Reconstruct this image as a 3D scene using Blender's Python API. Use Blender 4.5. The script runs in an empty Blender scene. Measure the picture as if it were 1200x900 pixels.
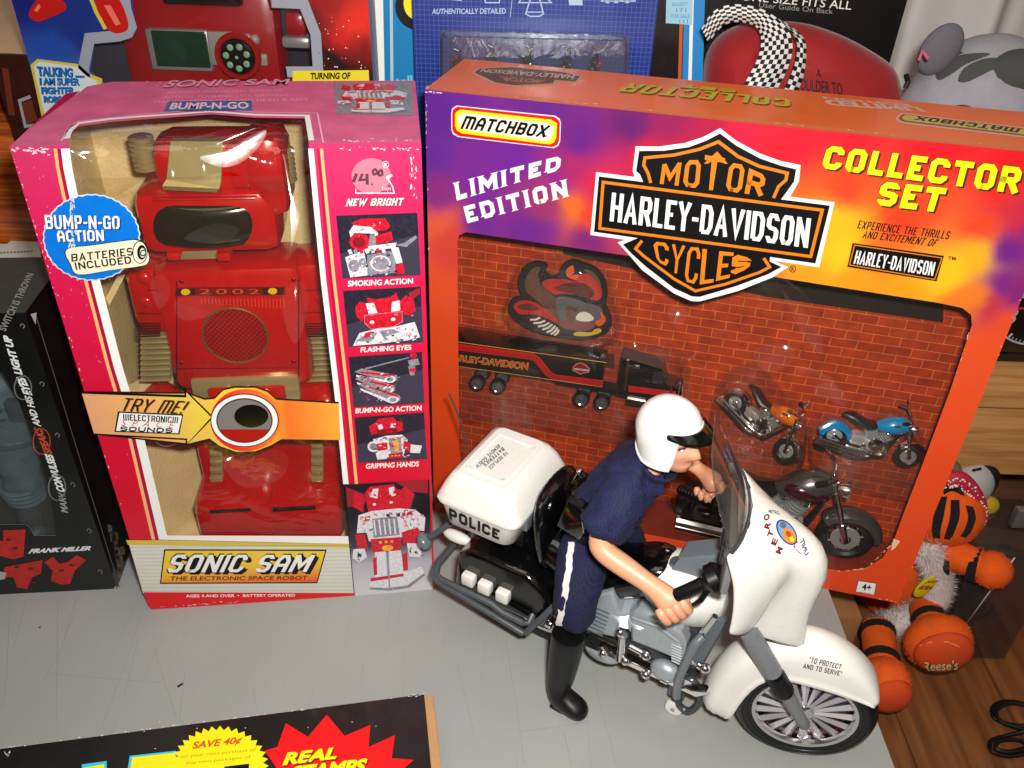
import bpy, bmesh, math, random
from mathutils import Vector, Matrix
from mathutils.geometry import tessellate_polygon
V = Vector
rnd = random.Random(7)
scene = bpy.context.scene
COL = scene.collection
# ---------------------------------------------------------------- units: everything below is written in centimetres, finish() turns it into metres
# ---------------------------------------------------------------- camera
FPX, CAMLOC, PITCH, ROLL = 1008.7249, V((28.4039, -46.3598, 55.0338)), 0.6006, 0.0361
_cp, _sp, _cr, _sr = math.cos(PITCH), math.sin(PITCH), math.cos(ROLL), math.sin(ROLL)
CF = V((0, _cp, -_sp)); _R = V((1, 0, 0)); _U = V((0, _sp, _cp))
CR = _cr*_R + _sr*_U; CU = -_sr*_R + _cr*_U
cd = bpy.data.cameras.new('camera'); cam = bpy.data.objects.new('camera', cd); COL.objects.link(cam)
cd.sensor_width = 36; cd.lens = 36*FPX/1200; cd.clip_start = 0.02; cd.clip_end = 50
cam.matrix_world = Matrix(((CR.x, CU.x, -CF.x, CAMLOC.x), (CR.y, CU.y, -CF.y, CAMLOC.y), (CR.z, CU.z, -CF.z, CAMLOC.z), (0, 0, 0, 1)))
scene.camera = cam
# ---------------------------------------------------------------- room light: dim warm interior as the world, one camera flash, an added overhead fill
w = bpy.data.worlds.new('World'); scene.world = w; w.use_nodes = True
nt = w.node_tree; bg = nt.nodes['Background']
tc = nt.nodes.new('ShaderNodeTexCoord'); sx = nt.nodes.new('ShaderNodeSeparateXYZ'); cr_ = nt.nodes.new('ShaderNodeValToRGB')
nt.links.new(tc.outputs['Generated'], sx.inputs[0]); nt.links.new(sx.outputs['Z'], cr_.inputs[0]); nt.links.new(cr_.outputs[0], bg.inputs[0])
e = cr_.color_ramp.elements
e[0].position = 0.0; e[0].color = (.10, .07, .05, 1); e[1].position = 1.0; e[1].color = (1.0, .93, .82, 1)
x = e.new(.35); x.color = (.30, .24, .20, 1); x = e.new(.62); x.color = (.62, .55, .48, 1)
wn_ = nt.nodes.new('ShaderNodeTexNoise'); wn_.inputs['Scale'].default_value = 2.6; wn_.inputs['Detail'].default_value = 1; nt.links.new(tc.outputs['Generated'], wn_.inputs[0])  # bright patches added to the world for the chrome to reflect
wr_ = nt.nodes.new('ShaderNodeMapRange'); wr_.inputs[1].default_value = .54; wr_.inputs[2].default_value = .60; wr_.inputs[3].default_value = .25; wr_.inputs[4].default_value = 3.6; nt.links.new(wn_.outputs[0], wr_.inputs[0])
wm_ = nt.nodes.new('ShaderNodeVectorMath'); wm_.operation = 'SCALE'; nt.links.new(cr_.outputs[0], wm_.inputs[0]); nt.links.new(wr_.outputs[0], wm_.inputs['Scale']); nt.links.new(wm_.outputs[0], bg.inputs[0])
bg.inputs[1].default_value = 0.30
ld = bpy.data.lights.new('camera_flash', 'AREA'); ld.shape = 'RECTANGLE'; ld.size = 3.2; ld.size_y = 2.0; ld.energy = 6.0; ld.color = (1.0, .99, .97)
lo = bpy.data.objects.new('camera_flash', ld); COL.objects.link(lo)
lo.location = CAMLOC + CR*3.0 + CU*3.6 - CF*1.0
lo.rotation_euler = cam.matrix_world.to_euler()
ld2 = bpy.data.lights.new('overhead_fill', 'AREA'); ld2.size = 60; ld2.energy = 2.4; ld2.color = (1.0, .92, .80)  # added soft warm fill from above, no such lamp in view
lo2 = bpy.data.objects.new('overhead_fill', ld2); COL.objects.link(lo2); lo2.location = (5, -30, 150)
lo2.rotation_euler = (V((30, 10, 0)) - lo2.location).to_track_quat('-Z', 'Y').to_euler()
vs = scene.view_settings; vs.view_transform = 'Standard'; vs.look = 'None'; vs.exposure = 0; vs.gamma = 1
scene.cycles.max_bounces = 10; scene.cycles.transparent_max_bounces = 24
scene.cycles.caustics_reflective = False; scene.cycles.caustics_refractive = False
scene.cycles.sample_clamp_indirect = 6
# ---------------------------------------------------------------- materials (procedural)
def lin(c):
    c = c/255.
    return c/12.92 if c <= .04045 else ((c+.055)/1.055)**2.4
def rgb(c): return (lin(c[0]), lin(c[1]), lin(c[2]), 1)
MATS = {}
def M(name, col=(200, 200, 200), rough=.5, metal=0., spec=.5, coat=0., bump=None, var=None, emit=0, aniso=None, sss=0, trans=0, sheen=0):
    """bump=(scale per cm, strength)   var=(scale per cm, amount, stretch)"""
    if name in MATS: return MATS[name]
    m = bpy.data.materials.new(name); m.use_nodes = True; MATS[name] = m
    n = m.node_tree.nodes; L = m.node_tree.links; b = n['Principled BSDF']
    b.inputs['Base Color'].default_value = rgb(col); b.inputs['Roughness'].default_value = rough
    b.inputs['Metallic'].default_value = metal; b.inputs['Specular IOR Level'].default_value = spec
    b.inputs['Coat Weight'].default_value = coat; b.inputs['Coat Roughness'].default_value = .08
    if sss: b.inputs['Subsurface Weight'].default_value = sss; b.inputs['Subsurface Radius'].default_value = (.004, .0015, .001)
    if sheen: b.inputs['Sheen Weight'].default_value = sheen; b.inputs['Sheen Roughness'].default_value = .4
    t = n.new('ShaderNodeTexCoord')
    if var:
        mp = n.new('ShaderNodeMapping'); L.new(t.outputs['Object'], mp.inputs[0])
        st = var[2] if len(var) > 2 else (1, 1, 1)
        mp.inputs['Scale'].default_value = [100*var[0]*s for s in st]
        no = n.new('ShaderNodeTexNoise'); no.inputs['Detail'].default_value = 5; no.inputs['Roughness'].default_value = .6; no.inputs['Scale'].default_value = 1
        L.new(mp.outputs[0], no.inputs['Vector'])
        rp = n.new('ShaderNodeMapRange'); rp.inputs[1].default_value = .25; rp.inputs[2].default_value = .75; rp.inputs[3].default_value = 1-var[1]; rp.inputs[4].default_value = 1+var[1]
        L.new(no.outputs[0], rp.inputs[0])
        mx = n.new('ShaderNodeVectorMath'); mx.operation = 'SCALE'; mx.inputs[0].default_value = rgb(col)[:3]
        L.new(rp.outputs[0], mx.inputs['Scale']); L.new(mx.outputs[0], b.inputs['Base Color'])
        rr = n.new('ShaderNodeMapRange'); rr.inputs[1].default_value = .2; rr.inputs[2].default_value = .8; rr.inputs[3].default_value = max(.02, rough*.8); rr.inputs[4].default_value = min(1, rough*1.2)
        L.new(no.outputs[0], rr.inputs[0]); L.new(rr.outputs[0], b.inputs['Roughness'])
    if bump:
        no = n.new('ShaderNodeTexNoise'); no.inputs['Scale'].default_value = 100*bump[0]; no.inputs['Detail'].default_value = 4
        L.new(t.outputs['Object'], no.inputs['Vector'])
        bp_ = n.new('ShaderNodeBump'); bp_.inputs['Strength'].default_value = bump[1]; bp_.inputs['Distance'].default_value = .001
        L.new(no.outputs[0], bp_.inputs['Height']); L.new(bp_.outputs[0], b.inputs['Normal'])
    return m
def uvramp(name, axis, stops, rough=.4, coat=0., var=.06):
    """print with a gradient along uv axis (uv in decimetres of the panel); stops [(cm, rgb)]"""
    if name in MATS: return MATS[name]
    m = M(name, stops[0][1], rough, coat=coat); n = m.node_tree.nodes; L = m.node_tree.links; b = n['Principled BSDF']
    u = n.new('ShaderNodeUVMap'); s = n.new('ShaderNodeSeparateXYZ'); L.new(u.outputs[0], s.inputs[0])
    a, z = stops[0][0], stops[-1][0]
    mr = n.new('ShaderNodeMapRange'); mr.inputs[1].default_value = a/10; mr.inputs[2].default_value = z/10
    L.new(s.outputs[axis], mr.inputs[0]); r = n.new('ShaderNodeValToRGB'); L.new(mr.outputs[0], r.inputs[0])
    el = r.color_ramp.elements
    el[0].position = 0; el[0].color = rgb(stops[0][1]); el[1].position = 1; el[1].color = rgb(stops[-1][1])
    for p, c in stops[1:-1]:
        q = el.new((p-a)/(z-a)); q.color = rgb(c)
    no = n.new('ShaderNodeTexNoise'); no.inputs['Scale'].default_value = 60; t = n.new('ShaderNodeTexCoord'); L.new(t.outputs['Object'], no.inputs['Vector'])
    mm = n.new('ShaderNodeMapRange'); mm.inputs[3].default_value = 1-var; mm.inputs[4].default_value = 1+var; L.new(no.outputs[0], mm.inputs[0])
    sc = n.new('ShaderNodeVectorMath'); sc.operation = 'SCALE'; L.new(r.outputs[0], sc.inputs[0]); L.new(mm.outputs[0], sc.inputs['Scale'])
    L.new(sc.outputs[0], b.inputs['Base Color'])
    return m
def glint(name):
    m = clear(name, (255, 255, 255), .13, (.2, .0), .01, 1.0); return m
def colattr(name, rough=.35, coat=0., spec=.5):
    if name in MATS: return MATS[name]
    m = M(name, (255, 255, 255), rough, coat=coat, spec=spec); n = m.node_tree.nodes; L = m.node_tree.links
    a = n.new('ShaderNodeVertexColor'); a.layer_name = 'Col'; L.new(a.outputs[0], n['Principled BSDF'].inputs['Base Color'])
    return m
def clear(name, tint=(255, 255, 255), rough=.06, bump=(.35, .35), haze=.03, refl=1.0):
    """thin clear plastic sheet: see-through, with mirror-like glints and a slight milky haze"""
    if name in MATS: return MATS[name]
    m = bpy.data.materials.new(name); m.use_nodes = True; MATS[name] = m
    n = m.node_tree.nodes; L = m.node_tree.links; n.clear()
    out = n.new('ShaderNodeOutputMaterial'); tr = n.new('ShaderNodeBsdfTransparent'); tr.inputs[0].default_value = rgb(tint)
    df = n.new('ShaderNodeBsdfDiffuse'); df.inputs[0].default_value = (.8, .78, .72, 1)
    gl = n.new('ShaderNodeBsdfGlossy'); gl.inputs['Roughness'].default_value = rough
    fr = n.new('ShaderNodeLayerWeight'); pw = n.new('ShaderNodeMath'); pw.operation = 'POWER'; pw.inputs[1].default_value = 4.0; L.new(fr.outputs['Facing'], pw.inputs[0])
    ma = n.new('ShaderNodeMath'); ma.operation = 'MULTIPLY_ADD'; ma.inputs[1].default_value = .8; ma.inputs[2].default_value = .05; L.new(pw.outputs[0], ma.inputs[0])
    t = n.new('ShaderNodeTexCoord'); no = n.new('ShaderNodeTexNoise'); no.inputs['Scale'].default_value = bump[0]*100; no.inputs['Detail'].default_value = 3; no.inputs['Distortion'].default_value = .8
    L.new(t.outputs['Object'], no.inputs['Vector'])
    bp_ = n.new('ShaderNodeBump'); bp_.inputs['Strength'].default_value = bump[1]; bp_.inputs['Distance'].default_value = .004
    L.new(no.outputs[0], bp_.inputs['Height']); L.new(bp_.outputs[0], gl.inputs['Normal']); L.new(bp_.outputs[0], fr.inputs['Normal'])
    m1 = n.new('ShaderNodeMixShader'); m1.inputs[0].default_value = haze; L.new(tr.outputs[0], m1.inputs[1]); L.new(df.outputs[0], m1.inputs[2])
    mu = n.new('ShaderNodeMath'); mu.operation = 'MULTIPLY'; mu.inputs[1].default_value = refl; L.new(ma.outputs[0], mu.inputs[0])
    m2 = n.new('ShaderNodeMixShader'); L.new(mu.outputs[0], m2.inputs[0]); L.new(m1.outputs[0], m2.inputs[1]); L.new(gl.outputs[0], m2.inputs[2])
    L.new(m2.outputs[0], out.inputs[0])
    return m
def wood(name, c1, c2, scale=(.12, 1.6, 1.6), rough=.4):
    if name in MATS: return MATS[name]
    m = M(name, c1, rough); n = m.node_tree.nodes; L = m.node_tree.links
    t = n.new('ShaderNodeTexCoord'); mp = n.new('ShaderNodeMapping'); mp.inputs['Scale'].default_value = [100*s for s in scale]; L.new(t.outputs['Object'], mp.inputs[0])
    no = n.new('ShaderNodeTexNoise'); no.inputs['Scale'].default_value = 1; no.inputs['Detail'].default_value = 6; no.inputs['Distortion'].default_value = .6; L.new(mp.outputs[0], no.inputs['Vector'])
    r = n.new('ShaderNodeValToRGB'); L.new(no.outputs[0], r.inputs[0]); el = r.color_ramp.elements
    el[0].position = .32; el[0].color = rgb(c2); el[1].position = .66; el[1].color = rgb(c1)
    L.new(r.outputs[0], n['Principled BSDF'].inputs['Base Color'])
    return m
# ---------------------------------------------------------------- pixel rays and panels
def ray(x, y): return CF + CR*((x-600)/FPX) - CU*((y-450)/FPX)
def hit(x, y, P, N):
    d = ray(x, y); return CAMLOC + d*((P-CAMLOC).dot(N)/d.dot(N))
def atz(x, y, z=0): return hit(x, y, V((0, 0, z)), V((0, 0, 1)))
def aty(x, y, Y): return hit(x, y, V((0, Y, 0)), V((0, 1, 0)))
class Face:
    """a flat panel: origin, unit axes u and v, outward normal n"""
    def __init__(s, O, u, v, n=None):
        s.O = V(O); s.u = V(u).normalized(); s.v = V(v).normalized(); s.n = V(n).normalized() if n is not None else s.u.cross(s.v)
        if s.n.dot(CAMLOC-s.O) < 0: s.n = -s.n
    def px(s, x, y):
        p = hit(x, y, s.O, s.n)-s.O; return (p.dot(s.u), p.dot(s.v))
    def P(s, a, b, lift=0): return s.O + s.u*a + s.v*b + s.n*lift
    def X(s, x, y, lift=0): a, b = s.px(x, y); return s.P(a, b, lift)
    def off(s, d): return Face(s.O - s.n*d, s.u, s.v, s.n)
# ---------------------------------------------------------------- scene objects
ROOT = {}
def thing(name, label, cat, loc=(0, 0, 0), rotz=0, group=None):
    o = bpy.data.objects.new(name, None); COL.objects.link(o); o.location = loc; o.rotation_euler = (0, 0, rotz)
    o.empty_display_size = .02
    tag(o, label, cat, group)
    ROOT[o] = Matrix.Translation(V(loc)) @ Matrix.Rotation(rotz, 4, 'Z')
    return o
def tag(o, label=None, cat=None, group=None, kind=None):
    if label: o['label'] = label
    if cat: o['category'] = cat
    if group: o['group'] = group
    if kind: o['kind'] = kind
    return o
def rootmat(p):
    while p is not None:
        if p in ROOT: return ROOT[p]
        p = p.parent
    return Matrix()
TXT = {}
def textmesh(s, bold=0., shear=0., spacing=1.0):
    k = (s, bold, shear, spacing)
    if k in TXT: return TXT[k]
    cu = bpy.data.curves.new('t', 'FONT'); cu.body = s; cu.offset = bold; cu.shear = shear; cu.space_character = spacing; cu.resolution_u = 3
    cu.align_x = 'LEFT'
    o = bpy.data.objects.new('t', cu); COL.objects.link(o)
    me = bpy.data.meshes.new_from_object(o.evaluated_get(bpy.context.evaluated_depsgraph_get()))
    vs_ = [(v.co.x, v.co.y) for v in me.vertices]; fs = [tuple(p.vertices) for p in me.polygons]
    bpy.data.objects.remove(o); bpy.data.curves.remove(cu); bpy.data.meshes.remove(me)
    x0 = min(v[0] for v in vs_); x1 = max(v[0] for v in vs_); y0 = min(v[1] for v in vs_); y1 = max(v[1] for v in vs_)
    r = ([((v[0]-x0)/(x1-x0), (v[1]-y0)/(y1-y0)) for v in vs_], fs, (x1-x0)/(y1-y0)); TXT[k] = r
    return r
class MB:
    """collects geometry (in any frame T) and links it as ONE mesh object"""
    def __init__(s, T=None):
        s.bm = bmesh.new(); s.T = T or (lambda p: p); s.mats = []; s.uv = s.bm.loops.layers.uv.new('UVMap')
    def mi(s, m):
        if m not in s.mats: s.mats.append(m)
        return s.mats.index(m)
    def vert(s, p): return s.bm.verts.new(s.T(V(p)))
    def f(s, vs_, m, smooth=False, uvs=None):
        try: fc = s.bm.faces.new(vs_)
        except ValueError: return None
        fc.material_index = s.mi(m); fc.smooth = smooth
        if uvs:
            for lp, q in zip(fc.loops, uvs): lp[s.uv].uv = (q[0]/10, q[1]/10)
        return fc
    def poly(s, pts, m): return s.f([s.vert(p) for p in pts], m)
    def box(s, c, d, m, bev=0., R=None, seg=2, taper=None):
        c = V(c); vs_ = []
        for z in (-.5, .5):
            for y in (-.5, .5):
                for x in (-.5, .5):
                    q = V((x*d[0], y*d[1], z*d[2]))
                    if taper and z > 0: q.x *= taper[0]; q.y *= taper[1]
                    if R: q = R @ q
                    vs_.append(s.vert(c+q))
        fs = [s.f([vs_[i] for i in ix], m, bev > 0) for ix in ((0, 2, 3, 1), (4, 5, 7, 6), (0, 1, 5, 4), (2, 6, 7, 3), (0, 4, 6, 2), (1, 3, 7, 5))]
        if bev:
            es = list({e_ for f_ in fs for e_ in f_.edges})
            r = bmesh.ops.bevel(s.bm, geom=es, offset=bev, segments=seg, affect='EDGES', profile=.5, clamp_overlap=True)
            for f_ in r['faces']: f_.smooth = True; f_.material_index = s.mi(m)
    def prism(s, pts, ext, m, bev=0., seg=2):
        """outline (3-D points, planar) pushed along ext"""
        ext = V(ext); a = [s.vert(p) for p in pts]; b = [s.vert(V(p)+ext) for p in pts]; n = len(pts)
        fs = [s.f(a, m), s.f(b[::-1], m)] + [s.f([a[i], b[i], b[(i+1) % n], a[(i+1) % n]][::-1], m) for i in range(n)]
        fs = [q for q in fs if q]
        bmesh.ops.recalc_face_normals(s.bm, faces=fs)
        if bev:
            es = list({e_ for f_ in fs[:2] for e_ in f_.edges})
            r = bmesh.ops.bevel(s.bm, geom=es, offset=bev, segments=seg, affect='EDGES', profile=.5, clamp_overlap=True)
            for f_ in r['faces']: f_.smooth = True; f_.material_index = s.mi(m)
    def tube(s, pts, r, m, seg=8, closed=False, cap=True):
        pts = [V(p) for p in pts]; n = len(pts); rr = r if isinstance(r, (list, tuple)) else [r]*n
        rings = []; up = None
        for i, p in enumerate(pts):
            if closed: d = (pts[(i+1) % n]-pts[i-1])
            else: d = pts[min(i+1, n-1)]-pts[max(i-1, 0)]
            d.normalize()
            if up is None: up = V((0, 0, 1)) if abs(d.z) < .9 else V((1, 0, 0))
            a = d.cross(up); 
            if a.length < 1e-4: a = d.cross(V((0, 1, 0)))
            a.normalize(); up = a.cross(d)
            rings.append([s.vert(p + (a*math.cos(t)+up*math.sin(t))*rr[i]) for t in [2*math.pi*k/seg for k in range(seg)]])
        s.join(rings, m, closed, cap)
    def join(s, rings, m, closed=False, cap=True, smooth=True):
        n = len(rings); k = len(rings[0]); fs = []
        for i in range(n if closed else n-1):
            a, b = rings[i], rings[(i+1) % n]
            for j in range(k): fs.append(s.f([a[j], a[(j+1) % k], b[(j+1) % k], b[j]], m, smooth))
        if cap and not closed:
            fs.append(s.f(rings[0][::-1], m)); fs.append(s.f(rings[-1], m))
        bmesh.ops.recalc_face_normals(s.bm, faces=[q for q in fs if q])
    def loft(s, rings, m, cap=True, smooth=True):
        s.join([[s.vert(p) for p in r] for r in rings], m, False, cap, smooth)
    def lathe(s, prof, c, ax, m, seg=24, cap=True):
        """prof [(radius, height along ax)]"""
        ax = V(ax).normalized(); a = ax.orthogonal().normalized(); b = ax.cross(a); c = V(c)
        rings = [[s.vert(c + ax*h + (a*math.cos(t)+b*math.sin(t))*max(r, 1e-4)) for t in [2*math.pi*k/seg for k in range(seg)]] for r, h in prof]
        s.join(rings, m, False, cap)
    def torus(s, c, ax, R, r, m, seg=32, sec=12, flat=1.0, arc=None):
        ax = V(ax).normalized(); a = ax.orthogonal().normalized(); b = ax.cross(a); c = V(c); rings = []
        for k in range(seg):
            t = 2*math.pi*k/seg; d = a*math.cos(t)+b*math.sin(t)
            rings.append([s.vert(c + d*(R + r*math.cos(q)) + ax*(r*flat*math.sin(q))) for q in [2*math.pi*j/sec for j in range(sec)]])
        s.join(rings, m, True)
    def ell(s, c, rad, m, R=None, seg=16, rings=10, zmin=-1., zmax=1.):
        c = V(c); rs = []
        for i in range(rings+1):
            z = zmin + (zmax-zmin)*i/rings; z = math.sin(math.pi/2*z) if zmin == -1 and zmax == 1 else z
            q = math.sqrt(max(0, 1-z*z)); q = max(q, .02)
            ring = []
            for k in range(seg):
                t = 2*math.pi*k/seg; p = V((rad[0]*q*math.cos(t), rad[1]*q*math.sin(t), rad[2]*z))
                ring.append(s.vert(c + (R @ p if R else p)))
            rs.append(ring)
        s.join(rs, m)
    # ---- printing on a panel: positions are photograph pixels cast onto the panel's own plane
    def ab(s, F, pts, m, lift=.02):
        """filled outline in panel coordinates (cm)"""
        tri = tessellate_polygon([[V((a, b, 0)) for a, b in pts]]); vs_ = [s.vert(F.P(a, b, lift)) for a, b in pts]
        for t in tri:
            fc = s.f([vs_[i] for i in t], m, uvs=[pts[i] for i in t])
            if fc:
                fc.normal_update()
                if fc.normal.dot(F.n) < 0 and s.flip: fc.normal_flip()
    flip = True
    def pp(s, F, px, m, lift=.02): s.ab(F, [F.px(*p) for p in px], m, lift)
    def line(s, F, px, wd, m, lift=.03, closed=False):
        """stroke of width wd (cm) along pixel polyline"""
        q = [V((*F.px(*p), 0)) for p in px]; n = len(q); Lf = []; Rt = []
        for i in range(n):
            if closed: d1 = (q[i]-q[i-1]).normalized(); d2 = (q[(i+1) % n]-q[i]).normalized()
            else:
                d1 = (q[i]-q[max(i-1, 0)]).normalized() if i else (q[1]-q[0]).normalized(); d2 = (q[min(i+1, n-1)]-q[i]).normalized() if i < n-1 else d1
            t = d1+d2; t = t.normalized() if t.length > 1e-6 else d1
            k = 1/max(.35, t.dot(d1)); nn = V((-t.y, t.x, 0))*(wd/2*k); Lf.append(q[i]+nn); Rt.append(q[i]-nn)
        a = [s.vert(F.P(p.x, p.y, lift)) for p in Lf]; b = [s.vert(F.P(p.x, p.y, lift)) for p in Rt]
        for i in range(n if closed else n-1):
            j = (i+1) % n; s.f([b[i], b[j], a[j], a[i]], m, uvs=[Rt[i][:2], Rt[j][:2], Lf[j][:2], Lf[i][:2]])
    def pell(s, F, c, rx, ry, m, lift=.02, n=28, rot=0., star=0., teeth=0):
        """ellipse in pixels (star>0: jagged edge)"""
        pts = []
        N = teeth*2 if teeth else n
        for k in range(N):
            t = 2*math.pi*k/N; q = 1-(star if k % 2 else 0); X = rx*q*math.cos(t); Y = ry*q*math.sin(t)
            pts.append((c[0]+X*math.cos(rot)-Y*math.sin(rot), c[1]+X*math.sin(rot)+Y*math.cos(rot)))
        s.pp(F, pts, m, lift)
    def text(s, F, t, quad, m, lift=.04, bold=.02, shear=0., spacing=1.):
        """text stretched into the pixel quad (bottom-left, bottom-right, top-right, top-left) of panel F"""
        q = [V((*F.px(*p), 0)) for p in quad]; s.textq(lambda a, b: F.P(a, b, lift), q, t, m, bold, shear, spacing, F.n)
    def textq(s, fn, q, t, m, bold=.02, shear=0., spacing=1., nrm=None):
        vs_, fs, _ = textmesh(t, bold, shear, spacing)
        pts = [(q[0]*(1-u)+q[1]*u)*(1-v)+(q[3]*(1-u)+q[2]*u)*v for u, v in vs_]
        bv = [s.vert(fn(p.x, p.y)) for p in pts]
        for fc in fs:
            g = s.f([bv[i] for i in fc], m, uvs=[pts[i][:2] for i in fc])
            if g and nrm is not None:
                g.normal_update()
                if g.normal.dot(nrm) < 0: g.normal_flip()
    def build(s, name, parent=None, sharp=35, sub=0, label=None, solid=0, merge=False, rig=None):
        bm = s.bm
        if merge: bmesh.ops.remove_doubles(bm, verts=bm.verts, dist=.002)
        bm.normal_update()
        if sharp:
            c = math.cos(math.radians(sharp))
            for e_ in bm.edges:
                if len(e_.link_faces) == 2 and e_.link_faces[0].normal.dot(e_.link_faces[1].normal) < c: e_.smooth = False
        me = bpy.data.meshes.new(name); 
        M_ = rootmat(parent).inverted() if parent is not None else Matrix()
        bm.transform(M_)
        bm.to_mesh(me); bm.free()
        for m in s.mats: me.materials.append(m)
        o = bpy.data.objects.new(name, me); COL.objects.link(o); o.parent = parent
        if label: o['label'] = label
        if sub:
            sm = o.modifiers.new('sub', 'SUBSURF'); sm.levels = sub; sm.render_levels = sub
        return o
def finish():
    """centimetres to metres"""
    done = set()
    for o in scene.objects:
        o.location = o.location*.01
        if o.type == 'MESH' and o.data not in done:
            o.data.transform(Matrix.Scale(.01, 4)); done.add(o.data)
        if o.type == 'LIGHT':
            o.data.size *= .01
            if o.data.shape == 'RECTANGLE': o.data.size_y *= .01
        for md in o.modifiers:
            if md.type == 'SOLIDIFY': md.thickness *= .01
def smooth_all(mb):
    for f_ in mb.bm.faces: f_.smooth = True
def skin(name, parent, verts, edges, radii, mat, T=None, sub=2, root=0):
    """one continuous body grown over a skeleton (applied to a plain mesh)"""
    me = bpy.data.meshes.new(name); T = T or (lambda p: p); Mi = rootmat(parent).inverted() if parent else Matrix()
    me.from_pydata([Mi @ T(V(v)) for v in verts], edges, [])
    o = bpy.data.objects.new(name, me); COL.objects.link(o)
    o.modifiers.new('skin', 'SKIN'); sk = me.skin_vertices[0].data
    for i, r in enumerate(radii):
        sk[i].radius = r if isinstance(r, tuple) else (r, r); sk[i].use_root = (i == root)
    o.modifiers[0].use_smooth_shade = True
    if sub: m = o.modifiers.new('sub', 'SUBSURF'); m.levels = sub; m.render_levels = sub
    me2 = bpy.data.meshes.new_from_object(o.evaluated_get(bpy.context.evaluated_depsgraph_get()))
    bpy.data.objects.remove(o); bpy.data.meshes.remove(me)
    me2.name = name; me2.materials.clear(); me2.materials.append(mat)
    for p in me2.polygons: p.use_smooth = True
    o2 = bpy.data.objects.new(name, me2); COL.objects.link(o2); o2.parent = parent
    return o2

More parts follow.
